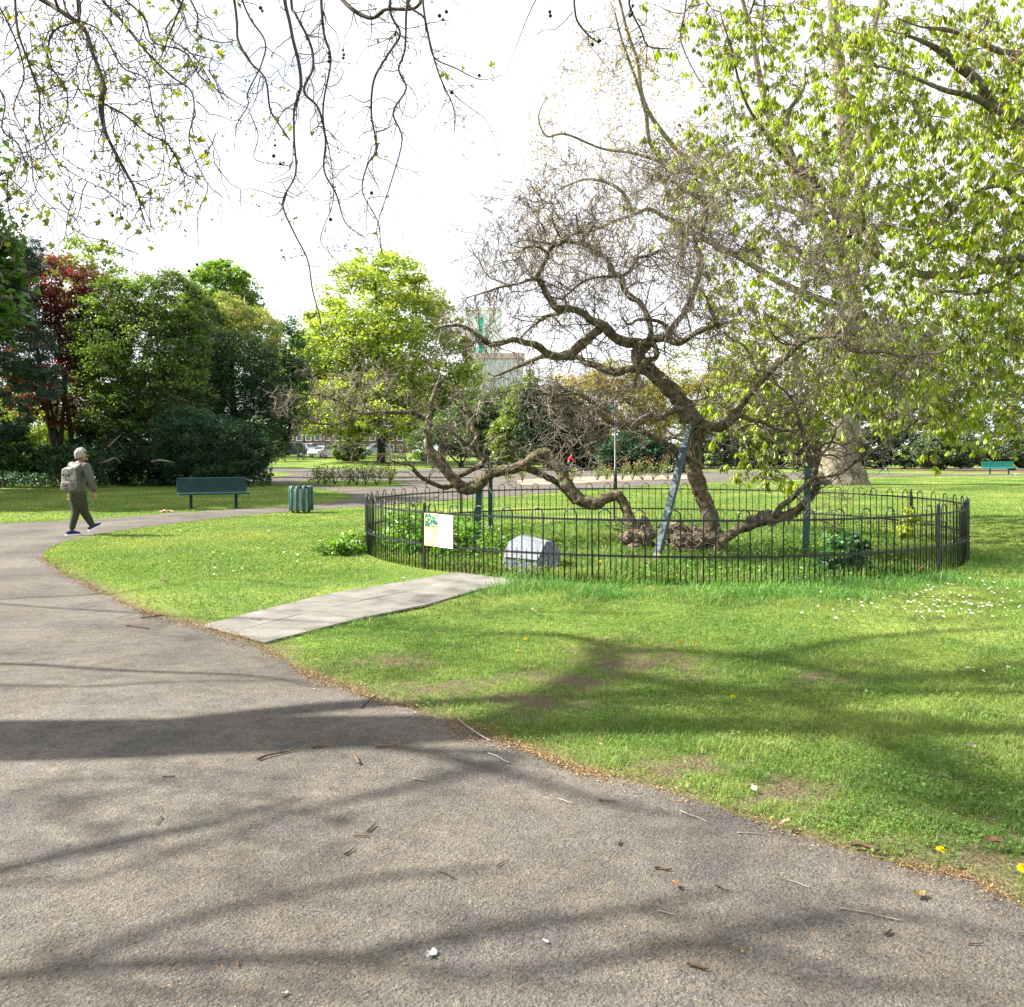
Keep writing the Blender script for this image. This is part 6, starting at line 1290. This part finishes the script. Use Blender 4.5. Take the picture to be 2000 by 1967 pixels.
# face: nose, mouth, ears, looking along the path to the right
hc = np.array(J(562,285,0.055,0)[:3]); fd = np.array((0.86, 0.5, 0)); sd_ = np.array((0.5, -0.86, 0))
def headpt(f, s, z): return hc+fd*f+sd_*s+np.array((0, 0, z))
ellip('nose', headpt(0.112,0,-0.015), (0.02,0.014,0.022), M['skin'], wk, sub=2)
ellip('chin', headpt(0.082,0,-0.085), (0.032,0.032,0.026), M['skin'], wk, sub=3)
M['lips'] = noise_mat('lips', [(0.4, (0.32,0.1,0.08)), (0.6, (0.38,0.13,0.1))], scale=10, rough=0.5)
M['eye'] = noise_mat('eye', [(0.4, (0.02,0.015,0.012)), (0.6, (0.05,0.04,0.035))], scale=10, rough=0.2)
ellip('mouth', headpt(0.1,0,-0.052), (0.012,0.022,0.006), M['lips'], wk, sub=2)
for s in (-1, 1):
    ellip('eye', headpt(0.094,s*0.034,0.012), (0.011,0.011,0.009), M['eye'], wk, sub=2); ellip('ear', headpt(-0.005,s*0.098,-0.012), (0.02,0.014,0.032), M['skin'], wk, sub=2)
# hair: short grey crop covering crown and nape, open at the face
hr_ = ellip('hair', (hc[0]-0.01, hc[1]-0.006, hc[2]+0.012), (0.118,0.116,0.128), M['grey_hair'], wk, disp=0.16, sub=4, cut=lambda c: ((np.array(c)-hc) @ fd > 0.045 and c.z < hc[2]+0.05) or c.z < hc[2]-0.085)
sol = hr_.modifiers.new('thick', 'SOLIDIFY'); sol.thickness = 0.012
J2 = {'hem': J(508,1010,0.0,(0.205,0.165)), 'hem2': J(506,960,0.0,(0.205,0.165)), 'belly': J(503,860,0.0,(0.2,0.16)), 'chest': J(518,650,0.01,(0.205,0.155)), 'upper': J(530,530,0.02,(0.185,0.13)), 'neckb': J(542,440,0.035,(0.1,0.1)), 'collar': J(550,385,0.045,(0.095,0.095)),
      'lsh': J(375,495,0.10,0.1), 'lel': J(290,740,0.08,0.075), 'lwr': J(298,990,0.14,0.058), 'rsh': J(695,515,-0.06,0.105), 'rel': J(785,750,-0.06,0.08), 'rwr': J(838,985,0.0,0.058)}
skin_mesh('jacket', J2, [('hem','hem2'),('hem2','belly'),('belly','chest'),('chest','upper'),('upper','neckb'),('neckb','collar'),('upper','lsh'),('lsh','lel'),('lel','lwr'),('upper','rsh'),('rsh','rel'),('rel','rwr')], M['jacket'], wk)
J3 = {'waist': J(506,880,0.0,(0.165,0.135)), 'pelvis': J(507,1000,0.0,(0.19,0.155)), 'lhip': J(450,1070,0.05,0.125), 'lmid': J(462,1200,0.035,0.112), 'lkn': J(476,1350,0.02,0.086), 'lcalf': J(456,1490,-0.03,0.078), 'lan': J(432,1690,-0.06,0.056),
      'rhip': J(580,1070,-0.04,0.128), 'rmid': J(590,1220,0.02,0.112), 'rkn': J(602,1370,0.1,0.085), 'rcalf': J(645,1500,0.19,0.075), 'ran': J(692,1630,0.24,0.056)}
skin_mesh('trousers', J3, [('waist','pelvis'),('pelvis','lhip'),('lhip','lmid'),('lmid','lkn'),('lkn','lcalf'),('lcalf','lan'),('pelvis','rhip'),('rhip','rmid'),('rmid','rkn'),('rkn','rcalf'),('rcalf','ran')], M['trousers'], wk)
def shoe(heel, toe, lift):
    h = np.array(heel); t = np.array(toe); d = unit(t-h); L = np.linalg.norm(t-h); sdv = unit(np.cross(d, (0,0,1))); up = np.cross(sdv, d)
    m = MB(); prof = [(-0.02,0.03,0.03),(0.03,0.042,0.045),(0.09,0.043,0.055),(0.15,0.045,0.042),(0.21,0.046,0.03),(0.26,0.035,0.022),(0.275,0.02,0.014)]
    pts = [h+d*a*L/0.27+up*(0.03+c*0.55) for a, b, c in prof]
    V = []; S = 12
    for (a, b, c), p in zip(prof, pts):
        for k in range(S):
            th = 2*math.pi*k/S; V.append(p+sdv*b*math.cos(th)+up*c*math.sin(th)*1.05)
    idx = np.arange(len(V)).reshape(-1, S); nx = np.roll(idx, -1, 1); m.add(V, [np.stack([idx[:-1], nx[:-1], nx[1:], idx[1:]], -1).reshape(-1, 4), idx[0][None, ::-1], idx[-1][None]])
    s = m.build('shoe', M['navy_shoe'], wk, smooth=True, world_coords=False)
    m = MB(); out = [(-0.03,0.036),(0.03,0.046),(0.12,0.045),(0.2,0.05),(0.26,0.04),(0.285,0.022)]
    V = [h+d*a*L/0.27+sdv*b+up*z for z in (0.0, 0.03) for a, b in out]+[h+d*a*L/0.27-sdv*b+up*z for z in (0.0, 0.03) for a, b in out]
    n = len(out); i = np.arange(n-1); m.add(V, [np.stack([i, i+1, i+1+n, i+n], 1), np.stack([i+2*n+1, i+2*n, i+3*n, i+1+3*n], 1), np.stack([i+n, i+1+n, i+1+3*n, i+3*n], 1), np.stack([i+1, i, i+2*n, i+1+2*n], 1), np.array([[0, n, 3*n, 2*n], [2*n-1, n-1, 3*n-1, 4*n-1]])])
    so2 = m.build('sole', M['white_paint'], wk, world_coords=False); so2.parent = s
shoe(J(372,1785,-0.12,0)[:3], J(548,1785,0.03,0)[:3], 0)
shoe((0.165,0.21,0.068), (0.335,0.35,0.17), 0)
# hands: palm, four fingers and a thumb, loosely curled
def hand(name, w, d0, side, parent, sc=1.0):
    w = np.array(w); d = unit(np.array(d0, float)); s = unit(np.cross(d, (0.6, 0.8, 0))); n_ = np.cross(d, s)
    jt = {'w': (*(w-d*0.02), 0.024*sc), 'p': (*(w+d*0.05*sc), (0.036*sc, 0.018*sc))}; bones = [('w','p')]
    for k, (off, L) in enumerate(((-0.027,0.062),(-0.009,0.07),(0.009,0.066),(0.027,0.052))):
        b0 = w+d*0.075*sc+s*off*sc; a = b0+d*L*0.5*sc+n_*side*0.012*sc; c = a+d*L*0.35*sc+n_*side*0.028*sc
        jt['a%d' % k] = (*b0, 0.0095*sc); jt['b%d' % k] = (*a, 0.0085*sc); jt['c%d' % k] = (*c, 0.007*sc); bones += [('p','a%d' % k), ('a%d' % k,'b%d' % k), ('b%d' % k,'c%d' % k)]
    t0 = w+d*0.025*sc-s*0.03*sc; t1 = t0+d*0.035*sc-s*0.018*sc+n_*side*0.012*sc; t2 = t1+d*0.028*sc+n_*side*0.012*sc
    jt['t0'] = (*t0, 0.012*sc); jt['t1'] = (*t1, 0.0105*sc); jt['t2'] = (*t2, 0.008*sc); bones += [('w','t0'),('t0','t1'),('t1','t2')]
    return skin_mesh(name, jt, bones, M['skin'], parent, sub=1)
hand('hand', J(299,1003,0.14,0)[:3], (0.02,0.15,-1), 1, wk); hand('hand', J(840,1000,0.0,0)[:3], (0.05,0.2,-1), 1, wk)
# backpack
bd = np.array((-0.5, -0.86, 0)); bs = np.array((0.86, -0.5, 0)); bs = np.array((0.97, -0.12, 0)); bs /= np.linalg.norm(bs); bd = np.array((bs[1], -bs[0], 0))
bc = np.array(((462-500)*0.001045, -0.02, (1785-735)*0.001045))+bd*0.17
bk = empty('backpack', (wx+bc[0], WY+bc[1], bc[2]), 'pale grey patterned backpack worn by the walker', 'backpack')
def boxy(name, c, r, mat, e=0.45, disp=0.04):
    def fn(p): return Vector([math.copysign(abs(t)**e, t) for t in p])
    bm = bmesh.new(); bmesh.ops.create_icosphere(bm, subdivisions=4, radius=1)
    for v in bm.verts:
        p = fn(v.co); k = 1+disp*mnoise.noise(p*2.2); q = bs*(c[0]+p.x*r[0]*k)+bd*(c[1]+p.y*r[1]*k)+np.array((0, 0, c[2]+p.z*r[2]*k)); v.co = Vector(q)
    me = bpy.data.meshes.new(name); bm.to_mesh(me); bm.free(); return link(name, me, mat, bk, world_coords=False, smooth=True)
boxy('main_bag', (0,0,0), (0.135,0.085,0.235), M['pack_fabric'], 0.6)
boxy('front_pocket', (0.005,0.075,-0.135), (0.125,0.045,0.095), M['pack_pocket'], 0.55)
boxy('flap', (0.0,0.06,0.135), (0.11,0.045,0.08), M['pack_fabric'], 0.6)
boxy('dark_patch', (-0.06,0.085,0.09), (0.028,0.02,0.035), M['pack_dark'], 0.8); boxy('dark_patch', (0.045,0.088,0.085), (0.02,0.02,0.04), M['pack_dark'], 0.8)
boxy('pocket_buckle', (0.01,0.122,-0.12), (0.012,0.008,0.02), M['pack_dark'], 0.6); boxy('pocket_buckle', (0.01,0.12,-0.18), (0.012,0.008,0.02), M['pack_dark'], 0.6)
m = MB(); m.tube([bs*x+bd*0.02+np.array((0,0,z)) for x, z in ((-0.03,0.22),(-0.025,0.255),(0.025,0.255),(0.03,0.22))], 0.008, 6); m.build('grab_handle', M['pack_dark'], bk, world_coords=False)
def strap(pts):
    m = MB(); q = smooth_path(np.array(pts), 5); m.tube(q, 0.017, 6); m.build('shoulder_strap', M['pack_fabric'], bk, world_coords=False)
sp = lambda u, v, y: np.array(J(u, v, y, 0)[:3])-bc
strap([sp(560,540,-0.2), sp(610,480,-0.17), sp(650,440,-0.09), sp(668,450,0.0), sp(650,560,0.13)]); strap([sp(440,540,-0.13), sp(430,470,-0.06), sp(440,430,0.04), sp(450,460,0.13), sp(450,560,0.2)])

# the child on the bicycle
CY = 64.0; cx_ = P(1116, 0, CY)[0]; wr = 0.29
bi = empty('bicycle', (cx_, CY, 0), 'purple bicycle ridden along the far path', 'bicycle')
for s in (-1, 1):
    m = MB(); m.tube([(s*0.46+wr*math.cos(a), 0, wr+wr*math.sin(a)) for a in np.linspace(0, 2*np.pi, 33)], 0.022, 6, cap=False); w = m.build('wheel', M['rubber'], bi, world_coords=False)
    m = MB(); m.tube([(s*0.46+(wr-0.03)*math.cos(a), 0, wr+(wr-0.03)*math.sin(a)) for a in np.linspace(0, 2*np.pi, 25)], 0.012, 6, cap=False)
    for a in np.linspace(0, 2*np.pi, 15)[:-1]: m.tube([(s*0.46, 0, wr), (s*0.46+(wr-0.03)*math.cos(a), 0, wr+(wr-0.03)*math.sin(a))], 0.003, 3)
    m.tube([(s*0.46,-0.05,wr),(s*0.46,0.05,wr)], 0.02, 8); r = m.build('rim', M['chrome'], bi, world_coords=False); r.parent = w
m = MB()
for a, b, rr in (((-0.46,0,wr),(-0.05,0,0.28),0.016), ((-0.46,0,wr),(-0.16,0,0.66),0.014), ((-0.05,0,0.28),(-0.18,0,0.72),0.02), ((-0.05,0,0.28),(0.3,0,0.66),0.024), ((-0.15,0,0.64),(0.29,0,0.72),0.02), ((0.28,0,0.78),(0.46,0,wr),0.02)): m.tube([a, b], rr, 8)
m.build('frame', M['purple_paint'], bi, world_coords=False)
m = MB(); m.tube([(0.28,0,0.76),(0.27,0,0.86)], 0.016, 6); m.tube([(0.2,-0.26,0.9),(0.27,-0.1,0.87),(0.27,0.1,0.87),(0.2,0.26,0.9)], 0.014, 6); m.build('handlebar', M['black_iron'], bi, world_coords=False)
m = MB(); m.tube([(-0.32,0,0.745),(-0.2,0,0.76),(-0.04,0,0.75)], [0.07,0.06,0.02], 8); m.build('saddle', M['rubber'], bi, world_coords=False)
m = MB(); m.tube([(-0.05,-0.06,0.28),(0.06,-0.08,0.16)], 0.012, 6); m.tube([(-0.05,0.06,0.28),(-0.16,0.08,0.40)], 0.012, 6); m.box((0.06,-0.13,0.155), (0.08,0.1,0.02)); m.box((-0.16,0.13,0.405), (0.08,0.1,0.02)); m.build('pedal_cranks', M['chrome'], bi, world_coords=False)
cp = empty('person', (cx_, CY, 0), 'child in a red jacket riding the purple bicycle', 'person')
K1 = {'pelvis': (-0.2,0,0.82,(0.11,0.1)), 'belly': (-0.17,0,0.95,(0.1,0.09)), 'chest': (-0.09,0,1.12,(0.115,0.1)), 'upper': (-0.04,0,1.22,0.08), 'neck': (-0.01,0,1.29,0.045), 'head0': (0.02,0,1.36,0.075), 'head1': (0.025,0,1.44,0.085), 'head2': (0.015,0,1.5,0.065),
      'ls': (-0.04,0.13,1.2,0.05), 'le': (0.08,0.19,1.02,0.037), 'lw': (0.2,0.23,0.92,0.027), 'rs': (-0.04,-0.13,1.2,0.05), 're': (0.08,-0.19,1.02,0.037), 'rw': (0.2,-0.23,0.92,0.027),
      'lh': (-0.17,0.08,0.8,0.075), 'lk': (0.1,0.1,0.68,0.05), 'la': (-0.14,0.12,0.47,0.035), 'rh': (-0.17,-0.08,0.8,0.075), 'rk': (0.13,-0.1,0.55,0.05), 'ra': (0.05,-0.12,0.22,0.035)}
KB = [('pelvis','belly'),('belly','chest'),('chest','upper'),('upper','neck'),('neck','head0'),('head0','head1'),('head1','head2'),('upper','ls'),('ls','le'),('le','lw'),('upper','rs'),('rs','re'),('re','rw'),('pelvis','lh'),('lh','lk'),('lk','la'),('pelvis','rh'),('rh','rk'),('rk','ra')]
skin_mesh('body', K1, KB, M['skin'], cp)
def fat(names, k): return {n: (*K1[n][:3], tuple(v*k for v in K1[n][3]) if isinstance(K1[n][3], tuple) else K1[n][3]*k) for n in names}
skin_mesh('jacket', fat(['belly','chest','upper','neck','ls','le','lw','rs','re','rw'], 1.3), [b for b in KB if b[0] in ('belly','chest','upper','ls','le','rs','re') and b[1] not in ('pelvis','head0')], M['red_jacket'], cp)
skin_mesh('trousers', fat(['pelvis','belly','lh','lk','la','rh','rk','ra'], 1.2), [('pelvis','belly'),('pelvis','lh'),('lh','lk'),('lk','la'),('pelvis','rh'),('rh','rk'),('rk','ra')], M['grey_trousers'], cp)
ellip('hair', (0.015,0,1.455), (0.095,0.09,0.09), M['dark_bark'], cp, 0.08, 3, cut=lambda c: (c.x > 0.06 and c.z < 1.47) or c.z < 1.4)
for yy, q in ((0.13, (-0.16,0.41)), (-0.13, (0.06,0.165))): ellip('shoe', (q[0]+0.03, yy, q[1]+0.035), (0.11,0.045,0.035), M['rubber'], cp, sub=2)
for yy in (0.24, -0.24): hand('hand', (0.18, yy, 0.925), (0.8, 0.1*(1 if yy > 0 else -1), -0.25), 1, cp, 0.8)
cap_ = None

# ------------------------------------------------------------------ small things on the ground
M['wood_bit'] = noise_mat('dry_brown_twig', [(0.35, (0.05,0.03,0.019)), (0.65, (0.14,0.088,0.055))], scale=14, rough=0.9)
M['wood_pale'] = noise_mat('bleached_twig', [(0.35, (0.17,0.145,0.12)), (0.65, (0.3,0.27,0.235))], scale=14, rough=0.9)
def fallen_twig(px, py, lpx, ang, wpx, mat, label, bend=0.1, group='fallen twigs'):
    x, y = G(px, py); k = y/F; L = lpx*k; a = R(ang); pers = (py-HOR)/F
    dx, dy = math.cos(a)*L, -math.sin(a)*lpx*k/max(pers, 0.15)*0.75
    pts = [(x-dx/2, y-dy/2), (x-dx*0.15+random.uniform(-1, 1)*bend*L, y-dy*0.15), (x+dx*0.2, y+dy*0.2+random.uniform(-1, 1)*bend*L), (x+dx/2, y+dy/2)]
    r = 0.36*wpx*k; z = r+0.008
    m = MB(); q = smooth_path(np.array([(*p, z+random.uniform(0, 0.5)*r) for p in pts]), 4); n = len(q)
    m.tube(q, r*np.linspace(1.05, 0.6, n)*(1+0.12*rng.normal(size=n)), 6)
    if lpx > 40:
        j = q[n//2]; m.tube([j, j+np.array((dx*0.12+dy*0.05, dy*0.12+dx*0.08, 0.002))], [r*0.7, r*0.35], 5)
    tag(m.build('fallen_twig', mat, smooth=True), label, 'twig', group)
tw_list = [(540,1478,62,-25,7,1,'thick brown forked twig lying just past the trunk shadow'), (268,1228,60,8,5,1,'dark twig at the left edge of the path before the paving'), (300,1207,40,-10,4,1,'thin dark twig on the grass tip left of the paving'), (630,1463,40,-5,5,1,'dark brown twig just below the trunk shadow on the path'), (755,1462,44,-8,5,1,'brown twig near the end of the trunk shadow'), (925,1430,90,40,6,2,'pale crooked stick on the soil edge where path meets lawn'), (975,1485,50,30,4,2,'pale bent twig on the path edge right of the crooked stick'), (1356,1600,52,35,4,2,'long bleached bent stick at the path edge by the bald patch'), (1700,1792,108,18,4,2,'longest bleached stick on the bottom right of the path'), (820,1527,28,10,4,2,'pale straight twig on the path below the shadow end'), (705,1638,34,8,5,1,'straight brown twig in the middle of the path'), (725,1622,20,-60,8,1,'short stubby brown twig upright in the middle of the path'), (698,1490,24,50,8,1,'stubby tan twig right of the thick forked one'), (330,1521,22,-5,5,1,'short dark twig on the path below the trunk shadow at left'), (311,1607,22,80,4,1,'short bent twig pointing away on the left of the path'), (682,1668,20,-50,6,1,'short brown twig pointing right on the middle path'), (872,1713,34,30,6,1,'tan frayed twig right of middle on the path'), (982,1690,30,-40,4,1,'dark twig on the centre right of the path'), (1295,1702,34,8,8,1,'dark knobbly twig on the right of the path'), (1410,1740,26,30,7,1,'stubby brown twig right of the folded leaf'), (1300,1788,30,20,4,2,'small pale twig left of the longest stick'), (1362,1895,40,22,10,1,'thick broken orange brown stick at the bottom of the path'), (1690,1662,46,22,13,1,'chunky tan stick half in the grass at right'), (1905,1849,34,-4,5,1,'small dark twig at the far bottom right of the path'), (1735,1828,20,-30,9,1,'short black stub at the bottom right'), (620,1783,28,5,3,2,'thin pale twig at the bottom middle of the path'), (465,1890,14,80,6,1,'short dark stub near the bottom left'), (720,1374,36,-60,6,1,'dark twig standing at the worn grass corner'), (1185,1569,34,8,5,1,'brown twig on the path below the bald soil'), (1560,1731,40,30,3,2,'thin pale twig right of the dark knobbly one'), (1107,1570,30,25,4,2,'thin pale twig on the path beside ochre crumbs'), (1470,1632,60,3,3,2,'thin straight pale stick near the grass edge'), (1210,1651,14,-60,6,1,'tiny dark stub on the upper right path'), (322,1137,24,8,4,1,'tiny dark twig on the left lawn'), (500,1213,24,10,4,1,'small brown twig lying on the paving slabs')]
for px, py, l, a, w, mt, lab in tw_list: fallen_twig(px, py, l, a, w, M['wood_bit'] if mt == 1 else M['wood_pale'], lab)
M['dead_leaf'] = leaf_mat('dead_leaf', trans=0.2, gloss=0.02, tboost=(1, 1, 1))
def dead_leaf(px, py, s, label, col=(0.3,0.18,0.1), z=0.015):
    x, y = G(px, py); bm = bmesh.new(); bmesh.ops.create_grid(bm, x_segments=8, y_segments=8, size=1)
    pa = random.uniform(0, 6)
    for v in bm.verts:
        a = math.atan2(v.co.y, v.co.x); rr = max(abs(v.co.x), abs(v.co.y)); lob = 0.86+0.14*math.cos(5*a+0.3)+0.1*math.cos(2*a+pa); v.co.x = math.cos(a)*rr*lob; v.co.y = math.sin(a)*rr*lob*0.6
        v.co.z = 0.5*math.sin(v.co.x*2+pa)*v.co.y+0.5*rr*rr*abs(math.sin(a*1.5+pa))+0.06*random.random()
    bmesh.ops.solidify(bm, geom=bm.faces[:], thickness=0.03)
    me = bpy.data.meshes.new('dead_leaf'); bm.to_mesh(me); bm.free(); at = me.attributes.new('tint', 'FLOAT_COLOR', 'POINT'); at.data.foreach_set('color', np.tile([*(c*0.55 for c in col), 1.0], len(me.vertices)).astype(np.float32))
    o = link('dead_leaf', me, M['dead_leaf']); o.location = (x, y, z); o.scale = (s*0.75, s*0.75, s*0.4); col = col; o.rotation_euler = (random.uniform(-.12, .12), random.uniform(-.12, .12), random.uniform(0, 6)); tag(o, label, 'leaf', 'dead leaves on the ground')
for px, py, s, lab, c, z in [(1940,1661,0.055,'large curled brown leaf in the grass at the right edge',(0.24,0.13,0.07),0.04), (1530,1620,0.055,'pale crumpled leaf on the path edge below the bald patch',(0.5,0.36,0.24),0.03), (1318,1738,0.035,'folded orange brown leaf on the right of the path',(0.36,0.2,0.09),0.025), (1898,1475,0.04,'greyish dead leaf in the shaded grass at right',(0.42,0.34,0.28),0.05), (1465,1545,0.03,'pale dead leaf at the edge of the bald soil',(0.5,0.38,0.22),0.03), (1800,1124,0.09,'orange brown dead leaf outside the fence at right',(0.45,0.22,0.12),0.1), (1585,1118,0.09,'pinkish dead leaf inside the fence at the front',(0.42,0.26,0.2),0.12), (1040,1200,0.07,'pale dead leaf on the lawn in front of the fence',(0.5,0.38,0.28),0.05), (756,1372,0.05,'pale curled leaf on the worn grass corner',(0.48,0.36,0.26),0.02), (1795,1757,0.045,'crumpled ochre leaf on the bottom right of the path',(0.34,0.25,0.1),0.02), (1172,1467,0.03,'yellowish leaf in the grass near the path edge',(0.45,0.36,0.16),0.04), (842,1870,0.04,'white bird dropping at the bottom centre of the path',(0.75,0.74,0.72),0.012), (555,1948,0.02,'tiny pale scrap at the bottom of the path',(0.6,0.55,0.5),0.012), (1065,1845,0.018,'tiny white flake on the path right of centre',(0.75,0.74,0.72),0.012), (1450,1865,0.012,'tiny yellow flake on the path at right',(0.6,0.4,0.08),0.012)]:  # the white bottom centre piece is a bird dropping in leaf shape
    dead_leaf(px, py, s, lab, c, z)
# drifts of crumbs and bud scales along the path edge and over the path
n = 44000; seg = rng.integers(2, 22, n); er = np.array(EDGE_R); t = rng.random((n, 1)); q = er[seg]*(1-t)+er[seg+1]*t
q = q+rng.normal(size=(n, 2))*np.array((0.10, 0.11))*(0.3+0.9*np.abs(nfield(q[:, 0:1], q[:, 1:2], 2.0)))
dens = rng.random(len(q)) < np.clip(0.55+0.7*nfield(q[:, 0], q[:, 1], 1.5, 2.0), 0.12, 1)*np.clip((q[:, 1]-2.6)/3.0, 0.35, 1); q = q[dens]
x2, y2 = screen_scatter(15000, -50, 2050, 1290, 1990); k = inpoly(x2, y2, PATHR); q = np.vstack([q, np.stack([x2[k], y2[k]], 1)])
n = len(q); nearb = np.arange(n) < dens.sum(); L = rng.uniform(0.004, 0.014, n)*np.where(rng.random(n) < 0.06, 1.8, 1)*np.where(nearb, 0.7+0.07*q[:, 1], 0.5)
V, f = leafquads(np.stack([q[:, 0], q[:, 1], np.full(n, 0.0085)+rng.random(n)*0.005], 1), unit(np.stack([rng.normal(size=n), rng.normal(size=n), 0.25*rng.normal(size=n)], 1)), unit(np.array((0,0,1.0))+0.5*rand_dirs(n)), L, L*0.5)
cc = np.array([(0.36,0.22,0.08), (0.26,0.15,0.07), (0.38,0.29,0.15), (0.08,0.05,0.03), (0.14,0.085,0.045)])[rng.integers(0, 5, n)]
mm = MB(); mm.add(V, [f], np.repeat(cc, 4, 0)); tag(mm.build('leaf_litter', M['dead_leaf']), 'golden brown bud scales and crumbs along the path edge', 'leaf litter', kind='stuff')
# dandelions and daisies
def flower_mesh(name, petals, r, col, cen, cr_, hgt):
    mb = MB(); a = np.arange(petals)*2*np.pi/petals; D = np.stack([np.cos(a), np.sin(a), 0.12+0.1*np.cos(3*a)], 1); c = np.repeat(np.array([[0, 0, hgt]]), petals, 0)
    V, f = leafquads(c, unit(D), np.repeat(np.array([[0, 0, 1.0]]), petals, 0), np.full(petals, r), np.full(petals, r*4.2/petals+r*0.1), 0.65); mb.add(V, [f], np.array(col))
    if petals > 20:
        V, f = leafquads(c+np.array((0,0,0.004)), unit(D+np.array((0,0,0.5))), np.repeat(np.array([[0, 0, 1.0]]), petals, 0), np.full(petals, r*0.65), np.full(petals, r*0.25), 0.65); mb.add(V, [f], np.array(col)*0.9)
    q = np.array([(cr_*math.cos(t), cr_*math.sin(t), hgt+0.003) for t in np.arange(8)*np.pi/4]); mb.add(np.vstack([q, [[0, 0, hgt+cr_*0.6]]]), [np.array([[i, (i+1) % 8, 8] for i in range(8)])], np.array(cen))
    V, f = tubes(np.array([[(0, 0, -0.01), (0.003, 0, hgt*0.5), (0, 0, hgt)]]), np.full((1, 3), 0.0018), 4); mb.add(V, [f], np.array((0.1,0.2,0.03)))
    me = mesh_np(name, np.concatenate(mb.V), mb.Fs, np.concatenate(mb.T)); me.materials.append(M['petal']); return me
dm = flower_mesh('dandelion', 26, 0.021, (0.66,0.54,0.012), (0.66,0.48,0.01), 0.006, 0.05)
for px, py, s, lab in [(1992,1731,1.25,'large yellow dandelion at the right edge by the path'), (1833,1690,0.95,'yellow dandelion at the lower right path edge'), (1431,1380,0.9,'yellow dandelion in the middle of the near lawn'), (1331,1268,1.0,'yellow dandelion left of a close pair in the upper lawn'), (1355,1267,0.8,'yellow dandelion right of a close pair in the upper lawn'), (1023,1262,0.9,'yellow dandelion upper of two on the left of the near lawn'), (1012,1284,0.7,'yellow dandelion lower of two on the left of the near lawn'), (1288,1105,1.5,'yellow dandelion inside the fence by the slanting prop'), (1517,1107,1.5,'yellow dandelion inside the fence near the front middle'), (1175,1117,1.4,'yellow dandelion inside the fence right of the stone'), (1590,1231,0.6,'small yellow dandelion in the lawn right of the long tuft'), (1982,1160,1.2,'yellow dandelion near the daisies at the right')]:
    x, y = G(px, py); o = bpy.data.objects.new('dandelion', dm); COL.objects.link(o); o.location = (x, y, 0.02 if y < 11 else 0.08); o.scale = (s, s, s); o.rotation_euler = (random.uniform(0.1, 0.5), random.uniform(-.2, .2), random.uniform(-.5, .5)); tag(o, lab, 'flower', 'dandelions')
ym = flower_mesh('daisy', 14, 0.012, (0.82,0.82,0.8), (0.6,0.4,0.02), 0.004, 0.045)
def daisy(px, py, s, lab):
    x, y = G(px, py); o = bpy.data.objects.new('daisy', ym); COL.objects.link(o); o.location = (x, y, 0.04); o.scale = (s, s, s); o.rotation_euler = (random.uniform(0.15, 0.7), random.uniform(-.25, .25), random.uniform(-.6, .6)); tag(o, lab, 'flower', 'daisies in the lawn')
for i in range(95):
    t = rng.random(); px = 1790+rng.normal()*75+130*t; py = 1203-24*t+rng.normal()*15
    daisy(px, py, rng.uniform(0.6, 1.35), 'small white daisy in the dense drift on the right lawn')
for i in range(40):
    daisy(rng.uniform(1560, 1990), rng.uniform(1135, 1225), rng.uniform(0.9, 1.5), 'small white daisy scattered on the lawn right of the fence front')
for i in range(26):
    daisy(rng.uniform(330, 800), rng.uniform(1035, 1150), rng.uniform(1.0, 1.6), 'small white daisy dotted about the left lawn by the bench path')
for px, py, lab in [(1893,1329,'white daisy in the open lawn, left of a pair'), (1911,1332,'white daisy in the open lawn, right of a pair'), (1967,1328,'lone white daisy at the right edge of the lawn'), (1472,1573,'lone white daisy by the path edge near the bald soil')]: daisy(px, py, 1.3, lab)
# low broad leaved weeds of the near lawn
x, y = screen_scatter(34000, 480, 2050, 1200, 1740); k = lawn_mask(x, y) & (nfield(x, y, 1.4, 4.0)+0.5*nfield(x, y, 5.0, 1.0) > -0.1) & (y < 9.5) & (rng.random(len(x)) > soil_amount(x, y)); x, y = x[k], y[k]; n = len(x)
D = rand_dirs(n); D[:, 2] = 0.25; L = 0.008+0.022*rng.random(n)**2; V, f = leafquads(np.stack([x, y, rng.uniform(0.006, 0.028, n)], 1), unit(D), unit(np.array((0,0,1.0))+0.4*rand_dirs(n)), L, L*0.75)
mm = MB(); mm.add(V, [f], np.repeat(np.array((0.09,0.175,0.03))*rng.uniform(0.5, 1.6, (n, 1)), 4, 0)); tag(mm.build('clover', M['grass']), 'low clover and broad leaved weeds in the near lawn', 'clover', kind='stuff')
